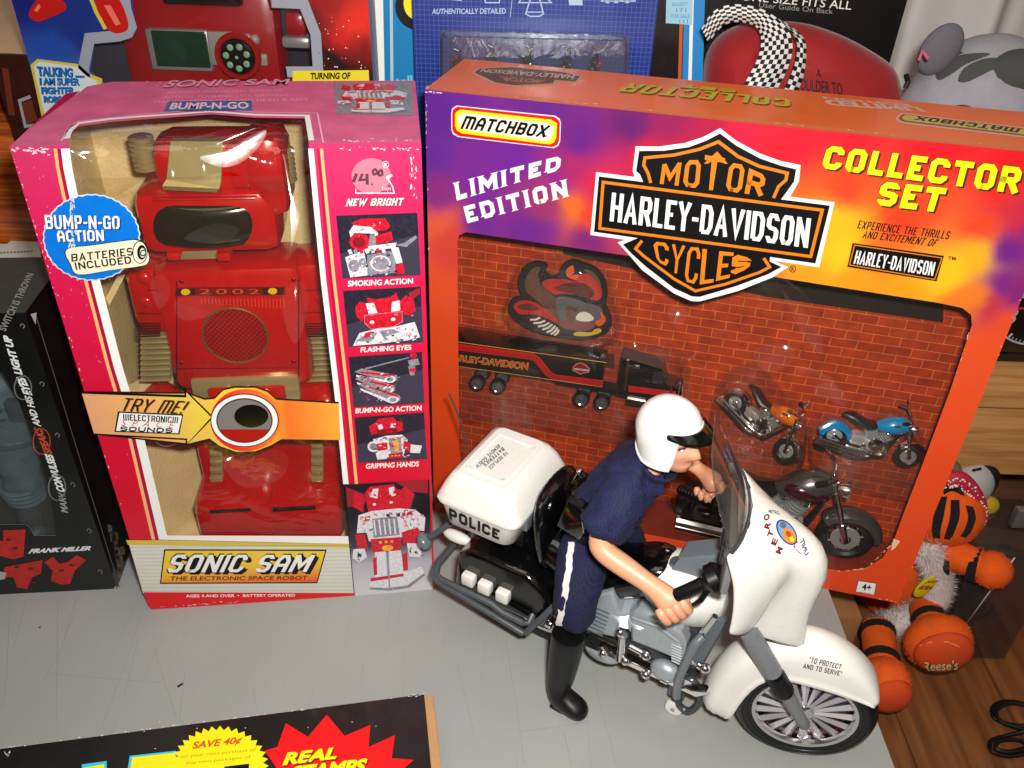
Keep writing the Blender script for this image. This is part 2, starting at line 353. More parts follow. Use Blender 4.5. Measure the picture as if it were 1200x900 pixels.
# ---------------------------------------------------------------- block lettering drawn as strokes (advance width, polylines on a unit cell)
C_ = .22
GL = {'A': (1, [[(0, 0), (0, 1-C_*1.4), (.3, 1), (.7, 1), (1, 1-C_*1.4), (1, 0)], [(0, .38), (1, .38)]]), 'a': (1.05, [[(0, 0), (.5, 1), (1, 0)], [(.2, .3), (.8, .3)]]),
      'B': (1, [[(0, .5), (0, 1), (.8, 1), (1, .88), (1, .62), (.8, .52), (0, .52)], [(.8, .52), (1, .4), (1, .12), (.8, 0), (0, 0), (0, .52)]]), 'C': (1, [[(1, .72), (1, 1-C_*.7), (1-C_, 1), (C_, 1), (0, 1-C_*.7), (0, C_*.7), (C_, 0), (1-C_, 0), (1, C_*.7), (1, .28)]]),
      'D': (1, [[(0, 0), (0, 1), (.72, 1), (1, 1-C_), (1, C_), (.72, 0), (0, 0)]]), 'E': (.85, [[(1, 1), (0, 1), (0, 0), (1, 0)], [(0, .51), (.85, .51)]]), 'F': (.82, [[(1, 1), (0, 1), (0, 0)], [(0, .5), (.8, .5)]]),
      'G': (1, [[(1, .74), (1, 1-C_*.7), (1-C_, 1), (C_, 1), (0, 1-C_*.7), (0, C_*.7), (C_, 0), (1, 0), (1, .46), (.6, .46)]]), 'H': (1, [[(0, 0), (0, 1)], [(1, 0), (1, 1)], [(0, .51), (1, .51)]]), 'I': (.3, [[(.5, 0), (.5, 1)]]), 'J': (.8, [[(1, 1), (1, C_), (1-C_, 0), (C_, 0), (0, C_), (0, .3)]]),
      'K': (1, [[(0, 0), (0, 1)], [(1, 1), (.1, .47)], [(.35, .6), (1, 0)]]), 'L': (.8, [[(0, 1), (0, 0), (1, 0)]]), 'M': (1.3, [[(0, 0), (0, 1)], [(.06, 1), (.5, .3), (.94, 1)], [(1, 1), (1, 0)]]), 'm': (1.4, [[(0, 0), (0, 1), (.85, 1), (1, .85), (1, 0)], [(.5, 0), (.5, 1)]]), 'N': (1.05, [[(0, 0), (0, 1)], [(.05, .98), (.95, .02)], [(1, 0), (1, 1)]]),
      'O': (1, [[(C_, 0), (1-C_, 0), (1, C_*.7), (1, 1-C_*.7), (1-C_, 1), (C_, 1), (0, 1-C_*.7), (0, C_*.7), (C_, 0), (.5, 0)]]), 'P': (.95, [[(0, 0), (0, 1), (.8, 1), (1, .86), (1, .58), (.8, .44), (0, .44)]]), 'Q': (1, [[(C_, 0), (1-C_, 0), (1, C_), (1, 1-C_), (1-C_, 1), (C_, 1), (0, 1-C_), (0, C_), (C_, 0)], [(.6, .25), (1, -.08)]]),
      'R': (1, [[(0, 0), (0, 1), (.8, 1), (1, .86), (1, .6), (.8, .47), (0, .47)], [(.55, .47), (1, 0)]]), 'S': (.95, [[(1, .82), (1, 1-C_*.7), (1-C_, 1), (C_, 1), (0, 1-C_*.7), (0, .6), (C_, .52), (1-C_, .48), (1, .4), (1, C_*.7), (1-C_, 0), (C_, 0), (0, C_*.7), (0, .18)]]), 'T': (.95, [[(0, 1), (1, 1)], [(.5, 1), (.5, 0)]]),
      'U': (1, [[(0, 1), (0, C_), (C_, 0), (1-C_, 0), (1, C_), (1, 1)]]), 'V': (1.05, [[(0, 1), (.5, 0), (1, 1)]]), 'W': (1.5, [[(0, 1), (.24, 0), (.5, .85), (.76, 0), (1, 1)]]), 'X': (1.05, [[(0, 0), (1, 1)], [(0, 1), (1, 0)]]), 'Y': (1, [[(0, 1), (.5, .45), (1, 1)], [(.5, .5), (.5, 0)]]), 'Z': (.95, [[(0, 1), (1, 1), (0, 0), (1, 0)]]),
      '-': (.5, [[(0, .45), (1, .45)]]), '!': (.3, [[(.62, .3), (.75, 1)], [(.5, 0), (.5, .07)]]), '(': (.35, [[(1, 1), (.2, .75), (.2, .25), (1, 0)]]), ')': (.35, [[(0, 1), (.8, .75), (.8, .25), (0, 0)]]), '.': (.3, [[(.5, 0), (.5, .07)]]), '2': (1, [[(0, 1), (1, 1), (1, .52), (0, .48), (0, 0), (1, 0)]]), '0': (1, [[(0, 0), (1, 0), (1, 1), (0, 1), (0, 0)]]),
      '4': (1, [[(.75, 0), (.75, 1), (0, .32), (1, .32)]]), '+': (.8, [[(0, .45), (1, .45)], [(.5, .1), (.5, .8)]]), '"': (.5, [[(.2, 1), (.15, .75)], [(.8, 1), (.75, .75)]]), ' ': (.5, [])}
def block(mb, F, t, quad, m, lift=.04, wt=.26, gap=.2, shear=0., serif=0., on=None):
    """stroke lettering fitted in a pixel quad (bl, br, tr, tl) of panel F; wt = stem width relative to a letter's width"""
    if on is None: q = [V((*F.px(*p), 0)) for p in quad]
    else: q = [V((*p, 0)) for p in quad]
    adv = [GL[c][0] for c in t]; W_ = sum(adv)+gap*(len(t)-1); wl = ((q[1]-q[0]).length+(q[2]-q[3]).length)/2; hl = ((q[3]-q[0]).length+(q[2]-q[1]).length)/2; H_ = hl/wl*W_; x = 0
    def mp(p):
        u = (p[0]+shear*(p[1]-H_/2))/W_; v = p[1]/H_; return (q[0]*(1-u)+q[1]*u)*(1-v)+(q[3]*(1-u)+q[2]*u)*v
    k = 0
    for c, a in zip(t, adv):
        for st in GL[c][1]:
            w_ = min(wt, a*.9); pl = [V((x+w_/2+p[0]*(a-w_), wt/2+p[1]*(H_-wt), 0)) for p in st]
            if abs(pl[0].x-pl[-1].x) < 1e-6 and len(pl) == 2: pl = [V((pl[0].x, pl[0].y-wt/2 if pl[0].y < pl[1].y else pl[0].y+wt/2, 0)), V((pl[1].x, pl[1].y+wt/2 if pl[0].y < pl[1].y else pl[1].y-wt/2, 0))]
            else:
                for e_, o_ in ((0, 1), (-1, -2)):
                    d = (pl[e_]-pl[o_]).normalized(); 
                    u0 = st[e_]; edge_ = (abs(d.x) > .8 and u0[0] in (0, 1)) or (abs(d.y) > .8 and u0[1] in (0, 1))
                    if (pl[0]-pl[-1]).length > 1e-6: pl[e_] = pl[e_]+d*wt*(.5 if edge_ else .3 if abs(d.x) > .2 and abs(d.y) > .2 else 0)
            n = len(pl); Lf, Rt = [], []
            for i in range(n):
                d1 = (pl[i]-pl[i-1]).normalized() if i else (pl[1]-pl[0]).normalized(); d2 = (pl[i+1]-pl[i]).normalized() if i < n-1 else d1; tt = d1+d2; tt = tt.normalized() if tt.length > 1e-6 else d1
                nn = V((-tt.y, tt.x, 0))*(wt/2/max(.4, tt.dot(d1))); Lf.append(pl[i]+nn); Rt.append(pl[i]-nn)
            lf = lift+.0035*(k % 3); k += 1
            if on is None: A = [mb.vert(F.P(p.x, p.y, lf)) for p in map(mp, Lf)]; B_ = [mb.vert(F.P(p.x, p.y, lf)) for p in map(mp, Rt)]
            else:
                A = [on(p.x, p.y, lf) for p in map(mp, Lf)]; B_ = [on(p.x, p.y, lf) for p in map(mp, Rt)]
                if None in A or None in B_: continue
                A = [mb.bm.verts.new(p) for p in A]; B_ = [mb.bm.verts.new(p) for p in B_]
            for i in range(n-1): mb.f([B_[i], B_[i+1], A[i+1], A[i]], m)
            if serif and on is None:
                for e_ in (0, -1):
                    p = pl[e_]; d = (pl[e_]-pl[1 if e_ == 0 else -2]).normalized()
                    if abs(d.y) > .9:
                        s_ = wt*.42; y0, y1 = (p.y, p.y-d.y*wt*.28); pts = [mp(V((p.x+sx, yy, 0))) for sx, yy in ((-wt/2-s_, y0), (wt/2+s_, y0), (wt/2, y1), (-wt/2, y1))]; mb.f([mb.vert(F.P(p_.x, p_.y, lift+.012)) for p_ in pts], m)
        x += a+gap
def arc(c, r, a0, a1, n):
    return [(c[0]+r*math.cos(math.radians(a0+(a1-a0)*k/n)), c[1]+r*math.sin(math.radians(a0+(a1-a0)*k/n))) for k in range(n+1)]
def spline(pts, n=8, closed=False):
    """Catmull-Rom through points of any dimension"""
    pts = [V(p) if len(p) > 2 else V((*p, 0)) for p in pts]; out = []; N = len(pts)
    rngs = range(N) if closed else range(N-1)
    for i in rngs:
        p1, p2 = pts[i], pts[(i+1) % N]
        p0 = pts[i-1] if (closed or i) else p1*2-p2; p3 = pts[(i+2) % N] if (closed or i+2 < N) else p2*2-p1
        for k in range(n):
            t = k/n; out.append(.5*((2*p1)+(p2-p0)*t+(2*p0-5*p1+4*p2-p3)*t*t+(3*p1-p0-3*p2+p3)*t**3))
    if not closed: out.append(pts[-1])
    return out
def sp2(pts, n=6, closed=True): return [(p.x, p.y) for p in spline(pts, n, closed)]
# ================================================================ common materials
WHITE = M('white_print', (238, 236, 230), .4); BLACK = M('black_print', (12, 11, 12), .4, spec=.3); YEL = M('yellow_print', (240, 225, 20), .4)
RED = M('red_print', (214, 16, 24), .38); GREY = M('grey_print', (150, 148, 146), .4); SILV = M('silver_print', (190, 188, 186), .4)
CHROME = M('chrome', (238, 236, 238), .15, metal=1.); DKPLAS = M('dark_grey_plastic', (58, 62, 66), .35, var=(2, .08)); TYRE = M('black_rubber', (16, 16, 17), .42, var=(3, .15))
GLOSSBLACK = M('gloss_black_plastic', (9, 9, 10), .12, coat=.5); WHPLAS = M('white_plastic', (226, 223, 214), .28, coat=.15, var=(.35, .05))
SILVPLAS = M('silver_plastic', (120, 124, 130), .33, metal=.35, var=(2.5, .08)); CARD = M('raw_cardboard', (176, 132, 88), .75, var=(1.2, .12))
REDPL = M('red_plastic', (186, 9, 6), .2, coat=.3, var=(.5, .12)); SMOKE = M('smoke_visor', (30, 26, 12), .16, coat=.6); VACCHROME = M('vacuum_chrome', (196, 182, 140), .24, metal=.55)
def panel(mb, F, outer, m, hole=None, lift=0):
    tri = tessellate_polygon([[V((a, b, 0)) for a, b in outer]] + ([[V((a, b, 0)) for a, b in hole]] if hole else []))
    pts = list(outer)+(list(hole) if hole else []); vs_ = [mb.vert(F.P(a, b, lift)) for a, b in pts]
    for t in tri:
        fc = mb.f([vs_[i] for i in t], m, uvs=[pts[i] for i in t])
        if fc:
            fc.normal_update()
            if fc.normal.dot(F.n) < 0: fc.normal_flip()
def quadmap(q):
    """unit square -> pixel quad (tl, tr, br, bl)"""
    def fn(s, t): return tuple((q[0][i]*(1-s)+q[1][i]*s)*(1-t)+(q[3][i]*(1-s)+q[2][i]*s)*t for i in (0, 1))
    return fn
def sub(mb, F, q, pts, m, lift): fn = quadmap(q); mb.pp(F, [fn(*p) for p in pts], m, lift)
def sq(x0, y0, x1, y1): return [(x0, y0), (x1, y0), (x1, y1), (x0, y1)]
def blob(cx, cy, rx, ry, n=12): return [(cx+rx*math.cos(2*math.pi*k/n), cy+ry*math.sin(2*math.pi*k/n)) for k in range(n)]
def scuffs(mb, F, px, n, m, spread=3., size=2.2, lift=.05):
    """worn flecks of bare card scattered along a pixel path"""
    for _ in range(n):
        t = rnd.random()*(len(px)-1); i = int(t); t -= i
        x = px[i][0]*(1-t)+px[i+1][0]*t+rnd.gauss(0, spread*.6); y = px[i][1]*(1-t)+px[i+1][1]*t+rnd.gauss(0, spread*.6); r = size*rnd.uniform(.25, 1)
        k = rnd.randint(4, 7); a0 = rnd.random()*6; d = (px[i+1][0]-px[i][0], px[i+1][1]-px[i][1]); L_ = math.hypot(*d) or 1; d = (d[0]/L_, d[1]/L_); st = rnd.uniform(1, 2.6)
        pts = []
        for j in range(k):
            q = a0+2*math.pi*j/k; rr = r*rnd.uniform(.4, 1); u_ = rr*math.cos(q)*st; v_ = rr*math.sin(q)*.6; pts.append((x+d[0]*u_-d[1]*v_, y+d[1]*u_+d[0]*v_))
        lim = getattr(F, 'lim', None)
        if lim and not all(lim[0] <= a <= lim[2] and lim[1] <= b <= lim[3] for a, b in [F.px(*p) for p in pts]): continue
        mb.pp(F, pts, m, lift)
# ================================================================ table
def table():
    t = thing('table', 'scratched pale grey laminate table that the toys and boxes stand on', 'table', (10, 18, -72))
    top = M('grey_laminate', (163, 163, 156), .36, spec=.45, bump=(8, .01))
    n = top.node_tree.nodes; L = top.node_tree.links; b = n['Principled BSDF']
    tcn = n.new('ShaderNodeTexCoord')
    def scr(rot, sc, lo_, hi_):
        mp = n.new('ShaderNodeMapping'); mp.inputs['Rotation'].default_value = (0, 0, math.radians(rot)); mp.inputs['Scale'].default_value = [100*q for q in sc]; L.new(tcn.outputs['Object'], mp.inputs[0])
        no = n.new('ShaderNodeTexNoise'); no.inputs['Scale'].default_value = 1; no.inputs['Detail'].default_value = 2; L.new(mp.outputs[0], no.inputs[0])
        r = n.new('ShaderNodeMapRange'); r.inputs[1].default_value = lo_; r.inputs[2].default_value = hi_; L.new(no.outputs[0], r.inputs[0]); return r.outputs[0]
    s1 = scr(6, (6.5, .09, 1), .66, .72); s2 = scr(-12, (5.2, .07, 1), .67, .73); s3 = scr(80, (4.0, .05, 1), .68, .74)
    a = n.new('ShaderNodeMath'); a.operation = 'MAXIMUM'; L.new(s1, a.inputs[0]); L.new(s2, a.inputs[1])
    a2 = n.new('ShaderNodeMath'); a2.operation = 'MAXIMUM'; L.new(a.outputs[0], a2.inputs[0]); L.new(s3, a2.inputs[1])
    mo = scr(0, (.12, .12, 1), .3, .7)
    c1 = n.new('ShaderNodeMix'); c1.data_type = 'RGBA'; c1.inputs[6].default_value = rgb((146, 148, 144)); c1.inputs[7].default_value = rgb((153, 154, 149)); L.new(mo, c1.inputs[0])
    k = n.new('ShaderNodeMath'); k.operation = 'MULTIPLY'; k.inputs[1].default_value = .16; L.new(a2.outputs[0], k.inputs[0])
    c2 = n.new('ShaderNodeMix'); c2.data_type = 'RGBA'; c2.inputs[7].default_value = rgb((88, 90, 88)); L.new(c1.outputs[2], c2.inputs[6]); L.new(k.outputs[0], c2.inputs[0])
    L.new(c2.outputs[2], b.inputs['Base Color'])
    mb = MB(); mb.box((-2.0, 18, -1.25), (116, 84, 2.5), top, .12); mb.build('tabletop', t)
    sc = M('scratch_mark', (134, 135, 131), .6); mk = M('ink_fleck', (30, 28, 34), .5)
    FT = Face((0, 0, 0), (1, 0, 0), (0, 1, 0)); mb = MB()
    for px in ([(181, 758), (190, 790), (207, 842)], [(217, 788), (213, 815), (210, 845)], [(68, 700), (66, 845)], [(90, 700), (72, 760), (50, 800)], [(12, 700), (8, 790), (3, 830)], [(165, 720), (150, 770), (120, 850)], [(163, 745), (146, 815)],
               [(536, 778), (556, 862)], [(592, 748), (606, 830), (614, 896)], [(694, 790), (710, 850), (722, 896)], [(660, 855), (670, 896)], [(297, 808), (301, 830)], [(610, 858), (690, 846)], [(60, 790), (190, 800)], [(90, 715), (78, 742)], [(30, 705), (16, 760)]):
        mb = MB(); mb.line(FT, px, .028, sc, .012); mb.build('scratch', t)
    for px in ([(207, 804), (214, 800), (215, 802), (209, 806)], [(45, 735), (48, 734), (47, 737)]): mb = MB(); mb.pp(FT, px, mk, .012); mb.build('ink_fleck', t)
    lg = M('table_leg_metal', (90, 90, 92), .4, metal=.6)
    for x_ in (-52, 47):
        for y_ in (-17, 53):
            mb = MB(); mb.box((x_, y_, -37.25), (3, 3, 69.5), lg, .2); mb.build('leg', t)
table()
# ================================================================ pink robot box
PB = Face((0, 0, .02), (math.cos(.14), math.sin(.14), 0), (0, 0, 1)); PW, PH, PD = 22.7924, 38., 13.1223
PIN = -PB.n
def inbox(F):
    return lambda p: F.O + F.u*p.x + F.v*p.y - F.n*p.z
def robot_photo(mb, F, q, kind, L0):
    dk = M('photo_dark', (38, 34, 48), .35, var=(4, .4)); wh = M('photo_white', (214, 210, 212), .35, var=(5, .22)); rd = M('photo_red', (196, 22, 44), .35, var=(4, .4)); gr = M('photo_grey', (132, 130, 140), .35, var=(4, .4)); pk = M('photo_pink', (220, 110, 130), .35, var=(4, .4)); bk = M('photo_black', (16, 14, 22), .35, var=(4, .4)); orr = M('photo_orange', (236, 160, 60), .35, var=(4, .4))
    S = lambda pts, m, k: sub(mb, F, q, pts, m, L0+.012*k)
    def greeble(x0, y0, x1, y1, n, ms, k):
        for _ in range(n):
            x_, y_, a_, b_ = rnd.uniform(x0, x1), rnd.uniform(y0, y1), rnd.uniform(.012, .05), rnd.uniform(.008, .03); s_ = rnd.uniform(-.02, .02); S([(x_, y_), (x_+a_, y_+s_), (x_+a_, y_+b_+s_), (x_, y_+b_)], rnd.choice(ms), k+rnd.random()*.4)
    if kind == 'stand' or kind == 'top':
        S(sq(0, 0, 1, 1), uvramp('photo_backdrop', 1, [(0, (206, 200, 204)), (3.5, (176, 170, 180)), (5.5, (60, 52, 66)), (8, (26, 20, 28))], .35) if kind == 'stand' else gr, 0)
        if kind == 'stand':
            S([(.02, .02), (.3, .12), (.2, .2), (.02, .2)], M('photo_glow', (150, 30, 40), .4), .5); S([(.6, .0), (.98, .0), (.98, .12), (.8, .1)], MATS['photo_glow'], .5)
        S([(.22, .12), (.12, .06), (.08, .2), (.2, .26)], rd, 1); S([(.62, .1), (.72, .04), (.82, .12), (.76, .26), (.62, .26)], rd, 1); S([(.24, .08), (.3, .03), (.58, .02), (.63, .08), (.63, .24), (.26, .26)], rd, 1.2)
        S([(.29, .12), (.34, .05), (.4, .05), (.38, .14)], wh, 2); S([(.52, .05), (.58, .04), (.6, .12), (.53, .13)], wh, 2); S([(.25, .15), (.62, .13), (.62, .23), (.26, .25)], rd, 2.2); S(blob(.34, .19, .02, .012), wh, 3); S(blob(.54, .18, .02, .012), wh, 3)
        S([(.14, .28), (.3, .25), (.62, .24), (.82, .26), (.94, .34), (.92, .46), (.72, .44), (.7, .5), (.24, .52), (.22, .44), (.1, .44)], wh, 1.5)
        S([(.3, .32), (.6, .31), (.62, .48), (.3, .49)], gr, 2.2)
        for k in range(5): S([(.31+.06*k, .33), (.33+.06*k, .33), (.34+.06*k, .47), (.32+.06*k, .47)], wh, 2.6)
        S([(.18, .3), (.28, .29), (.27, .33), (.18, .34)], rd, 2.5); S([(.64, .28), (.74, .28), (.72, .33), (.63, .32)], rd, 2.5)
        S([(.08, .45), (.2, .45), (.22, .58), (.1, .6)], rd, 2); S([(.64, .46), (.84, .42), (.9, .5), (.86, .58), (.66, .56)], rd, 2)
        S([(.04, .58), (.18, .58), (.2, .66), (.1, .7), (.02, .66)], wh, 2.2); S([(.7, .56), (.86, .57), (.88, .7), (.72, .68)], wh, 2.2)
        S([(.26, .5), (.64, .5), (.62, .62), (.28, .63)], rd, 2.3); S(blob(.46, .59, .07, .028), orr, 3)
        for k in range(3): S(blob(.38+.07*k, .535, .02, .013), orr, 3)
        S([(.3, .62), (.44, .62), (.43, .84), (.28, .86)], wh, 2.4); S([(.47, .62), (.62, .62), (.66, .82), (.47, .85)], wh, 2.4); S([(.27, .68), (.32, .66), (.31, .82), (.27, .83)], rd, 2.6); S([(.63, .66), (.7, .64), (.7, .8), (.64, .81)], rd, 2.6)
        S([(.2, .86), (.42, .84), (.66, .82), (.86, .78), (.9, .84), (.68, .94), (.44, .95), (.2, .93)], wh, 2.8); S([(.22, .85), (.64, .83), (.64, .855), (.22, .88)], rd, 3); S([(.2, .93), (.44, .95), (.68, .94), (.9, .84), (.91, .86), (.7, .965), (.44, .975), (.2, .95)], gr, 3); S([(.445, .63), (.46, .63), (.46, .95), (.445, .95)], gr, 3.1)
        greeble(.2, .26, .8, .31, 26, (gr, wh, rd, dk), 3.2); greeble(.64, .3, .9, .44, 16, (gr, pk, wh), 3.2); greeble(.14, .3, .26, .44, 10, (gr, pk, wh), 3.2); greeble(.06, .6, .18, .68, 8, (gr, dk), 3.2); greeble(.72, .58, .86, .68, 8, (gr, dk), 3.2); greeble(.28, .06, .62, .12, 8, (rd, pk, gr), 3.2)
        return
    S(sq(0, 0, 1, 1), dk, 0); S([(0, .6), (1, .35), (1, 1), (0, 1)], M('photo_mid', (58, 52, 70), .35), .3)
    if kind == 'smoke':
        S([(.18, .12), (.3, .06), (.6, .07), (.66, .2), (.6, .26), (.3, .28)], rd, 1); S([(.14, .26), (.2, .16), (.42, .2), (.5, .3), (.46, .44), (.4, .3), (.2, .28), (.16, .4)], wh, 1.5); S(blob(.26, .42, .13, .14), rd, 2); S(blob(.25, .43, .08, .09), M('photo_darkred', (130, 14, 30), .4), 2.5); S([(.46, .34), (.66, .28), (.68, .42), (.46, .48)], rd, 2)
        S([(.4, .3), (.46, .3), (.46, .52), (.36, .52)], gr, 2.3); S([(.36, .5), (.72, .46), (.7, .54), (.36, .58)], wh, 2.4); S([(.06, .66), (.3, .56), (.34, .96), (.1, .98)], wh, 1.5); S(blob(.16, .8, .07, .1), gr, 2.5); S(blob(.27, .76, .05, .08), gr, 2.6)
        S([(.34, .64), (.7, .58), (.68, .94), (.32, .96)], gr, 2); S(blob(.5, .78, .13, .13), wh, 2.6); S(blob(.5, .78, .11, .11), gr, 2.8); S([(.64, .52), (.74, .54), (.78, .78), (.7, .8)], wh, 2.7); S([(.68, .84), (.78, .78), (.8, .96), (.68, .96)], rd, 2.7)
        S([(.7, .5), (.82, .47), (.96, .36), (.98, .4), (.84, .54)], gr, 1)
        for k in range(7): x_ = .1+.07*k; S([(x_, .55), (x_+.04, .53), (x_+.06, .6), (x_+.02, .62)], (wh, gr, rd)[k % 3], 3)
        greeble(.1, .58, .7, .96, 46, (gr, wh, dk, pk), 3.2); greeble(.2, .1, .66, .5, 22, (rd, pk, wh, MATS['photo_darkred']), 3.2)
    elif kind == 'eyes':
        S([(.14, .3), (.2, .2), (.28, .24), (.28, .48), (.2, .56), (.14, .46)], rd, 1); S([(.72, .24), (.8, .14), (.9, .2), (.92, .4), (.84, .5), (.72, .46)], rd, 1); S([(.3, .14), (.4, .18), (.6, .16), (.68, .08), (.72, .3), (.74, .5), (.3, .52)], rd, 1.2)
        S([(.28, .24), (.38, .24), (.42, .42), (.3, .44)], wh, 2); S([(.62, .24), (.72, .22), (.72, .4), (.6, .42)], wh, 2); S([(.24, .46), (.74, .42), (.74, .6), (.62, .68), (.32, .7), (.24, .6)], rd, 2.2); mb.line(F, [quadmap(q)(*p) for p in ((.25, .45), (.74, .42), (.74, .6), (.62, .68), (.32, .7), (.24, .58))], .05, pk, L0+.04, True)
        S(blob(.34, .58, .03, .03), wh, 3); S(blob(.62, .55, .03, .03), wh, 3); S([(.06, .98), (.16, .76), (.4, .7), (.66, .68), (.9, .62), (.96, .9), (.8, .94), (.4, .97)], wh, 1.6); S([(.1, .9), (.3, .74), (.4, .78), (.3, .92)], gr, 2.2); S([(.42, .74), (.6, .72), (.8, .84), (.5, .92)], gr, 2.2); S([(.24, .76), (.32, .74), (.3, .84), (.2, .86)], rd, 2.6); S([(.5, .85), (.9, .72), (.92, .78), (.56, .92)], wh, 2.8); S([(.84, .1), (.98, .02), (.99, .12), (.86, .24)], M('photo_glow', (150, 30, 40), .4), .6)
        greeble(.1, .7, .9, .95, 50, (gr, wh, dk, pk), 3.2); greeble(.14, .2, .9, .5, 26, (rd, pk, MATS['photo_red']), 2.1)
    elif kind == 'bump':
        for k, (x0, y0, x1, y1) in enumerate([(.06, .3, .64, .52), (.06, .44, .6, .72), (.1, .56, .66, .92)]):
            S([(x0, y0), (x0+.1, y0-.06), (x1, y1-.1), (x1, y1), (x1-.12, y1+.03)], gr, 1+k); S([(x0+.06, y0-.01), (x1-.03, y1-.12), (x1-.03, y1-.06), (x0+.1, y0+.04)], rd, 1.5+k); S([(x0+.02, y0+.06), (x1-.1, y1), (x1-.16, y1+.02), (x0+.02, y0+.1)], wh, 1.7+k); S(blob(x1-.1, y1-.03, .08, .07), wh, 1.8+k); S(blob(x1-.1, y1-.03, .05, .045), gr, 1.9+k)
        S([(.2, .24), (.82, .08), (.82, .1), (.2, .27)], gr, 1); S(blob(.88, .06, .05, .06), rd, 2); S([(.8, .14), (.94, .12), (.96, .24), (.82, .26)], gr, 2); S(blob(.86, .34, .05, .04), rd, 2); S([(.8, .26), (.9, .26), (.88, .44), (.82, .44)], gr, 1.5)
        greeble(.1, .35, .66, .9, 60, (gr, wh, rd, pk, dk), 3.6)
    elif kind == 'grip':
        S([(.28, .16), (.34, .06), (.56, .05), (.6, .16), (.6, .36), (.3, .38)], rd, 1.2); S([(.2, .22), (.28, .14), (.3, .38), (.22, .4)], rd, 1); S([(.6, .14), (.68, .16), (.68, .34), (.6, .38)], rd, 1); S([(.32, .2), (.38, .18), (.4, .28), (.34, .3)], wh, 2); S([(.52, .18), (.58, .18), (.58, .28), (.5, .27)], wh, 2); S([(.3, .3), (.6, .28), (.58, .4), (.32, .42)], M('photo_darkred', (130, 14, 30), .4), 2.2)
        S([(.24, .5), (.44, .44), (.66, .44), (.74, .56), (.66, .9), (.3, .92)], wh, 1.5); S([(.46, .5), (.64, .48), (.64, .82), (.48, .84)], gr, 2.2); S([(.52, .56), (.6, .54), (.6, .78), (.54, .8)], orr, 2.6); S([(.44, .84), (.66, .82), (.64, .93), (.46, .94)], rd, 2.7); S(blob(.24, .66, .09, .12), wh, 2); S(blob(.24, .66, .06, .08), gr, 2.4); S([(.28, .6), (.44, .58), (.44, .74), (.3, .76)], rd, 2.5); S([(.26, .8), (.42, .78), (.42, .94), (.28, .95)], wh, 2.5); S([(.68, .56), (.8, .66), (.76, .82), (.66, .74)], rd, 2.4); S([(.78, .66), (.94, .7), (.9, .86), (.76, .84)], wh, 2.5)
        greeble(.24, .46, .74, .92, 56, (gr, wh, rd, dk), 2.9); greeble(.22, .1, .66, .36, 18, (rd, pk), 2.3)
        for k in range(3): S(blob(.5+.05*k, .88, .014, .014), orr, 3.4)
def flash_glare(mb, F, px, lift, m, jit, off=(0, 0)):  # patch tilted to mirror the flash, so the glare lies in its shape
    c_ = F.X(sum(p_[0] for p_ in px)/len(px), sum(p_[1] for p_ in px)/len(px), lift); nn_ = ((CAMLOC-c_).normalized()+(lo.location-c_).normalized()).normalized(); a_ = V((0, 0, 1)).cross(nn_).normalized(); nn_ = (nn_+a_*off[0]+nn_.cross(a_)*off[1]).normalized(); a_ = V((0, 0, 1)).cross(nn_).normalized(); G_ = Face(c_, a_, nn_.cross(a_), nn_)
    q_ = [G_.px(*p_) for p_ in px]; m0 = (sum(a for a, b in q_)/len(q_), sum(b for a, b in q_)/len(q_)); rr_ = mb.vert(G_.P(*m0))
    rings_ = [[mb.vert(G_.P(m0[0]+(a-m0[0])*k_, m0[1]+(b-m0[1])*k_, rnd.uniform(-jit, jit)-.02*k_**3)) for a, b in q_] for k_ in (.35, .7, 1)]
    for i_ in range(len(q_)):
        j_ = (i_+1) % len(q_); mb.f([rr_, rings_[0][i_], rings_[0][j_]], m, True)
        for k_ in (0, 1): mb.f([rings_[k_][i_], rings_[k_+1][i_], rings_[k_+1][j_], rings_[k_][j_]], m, True)
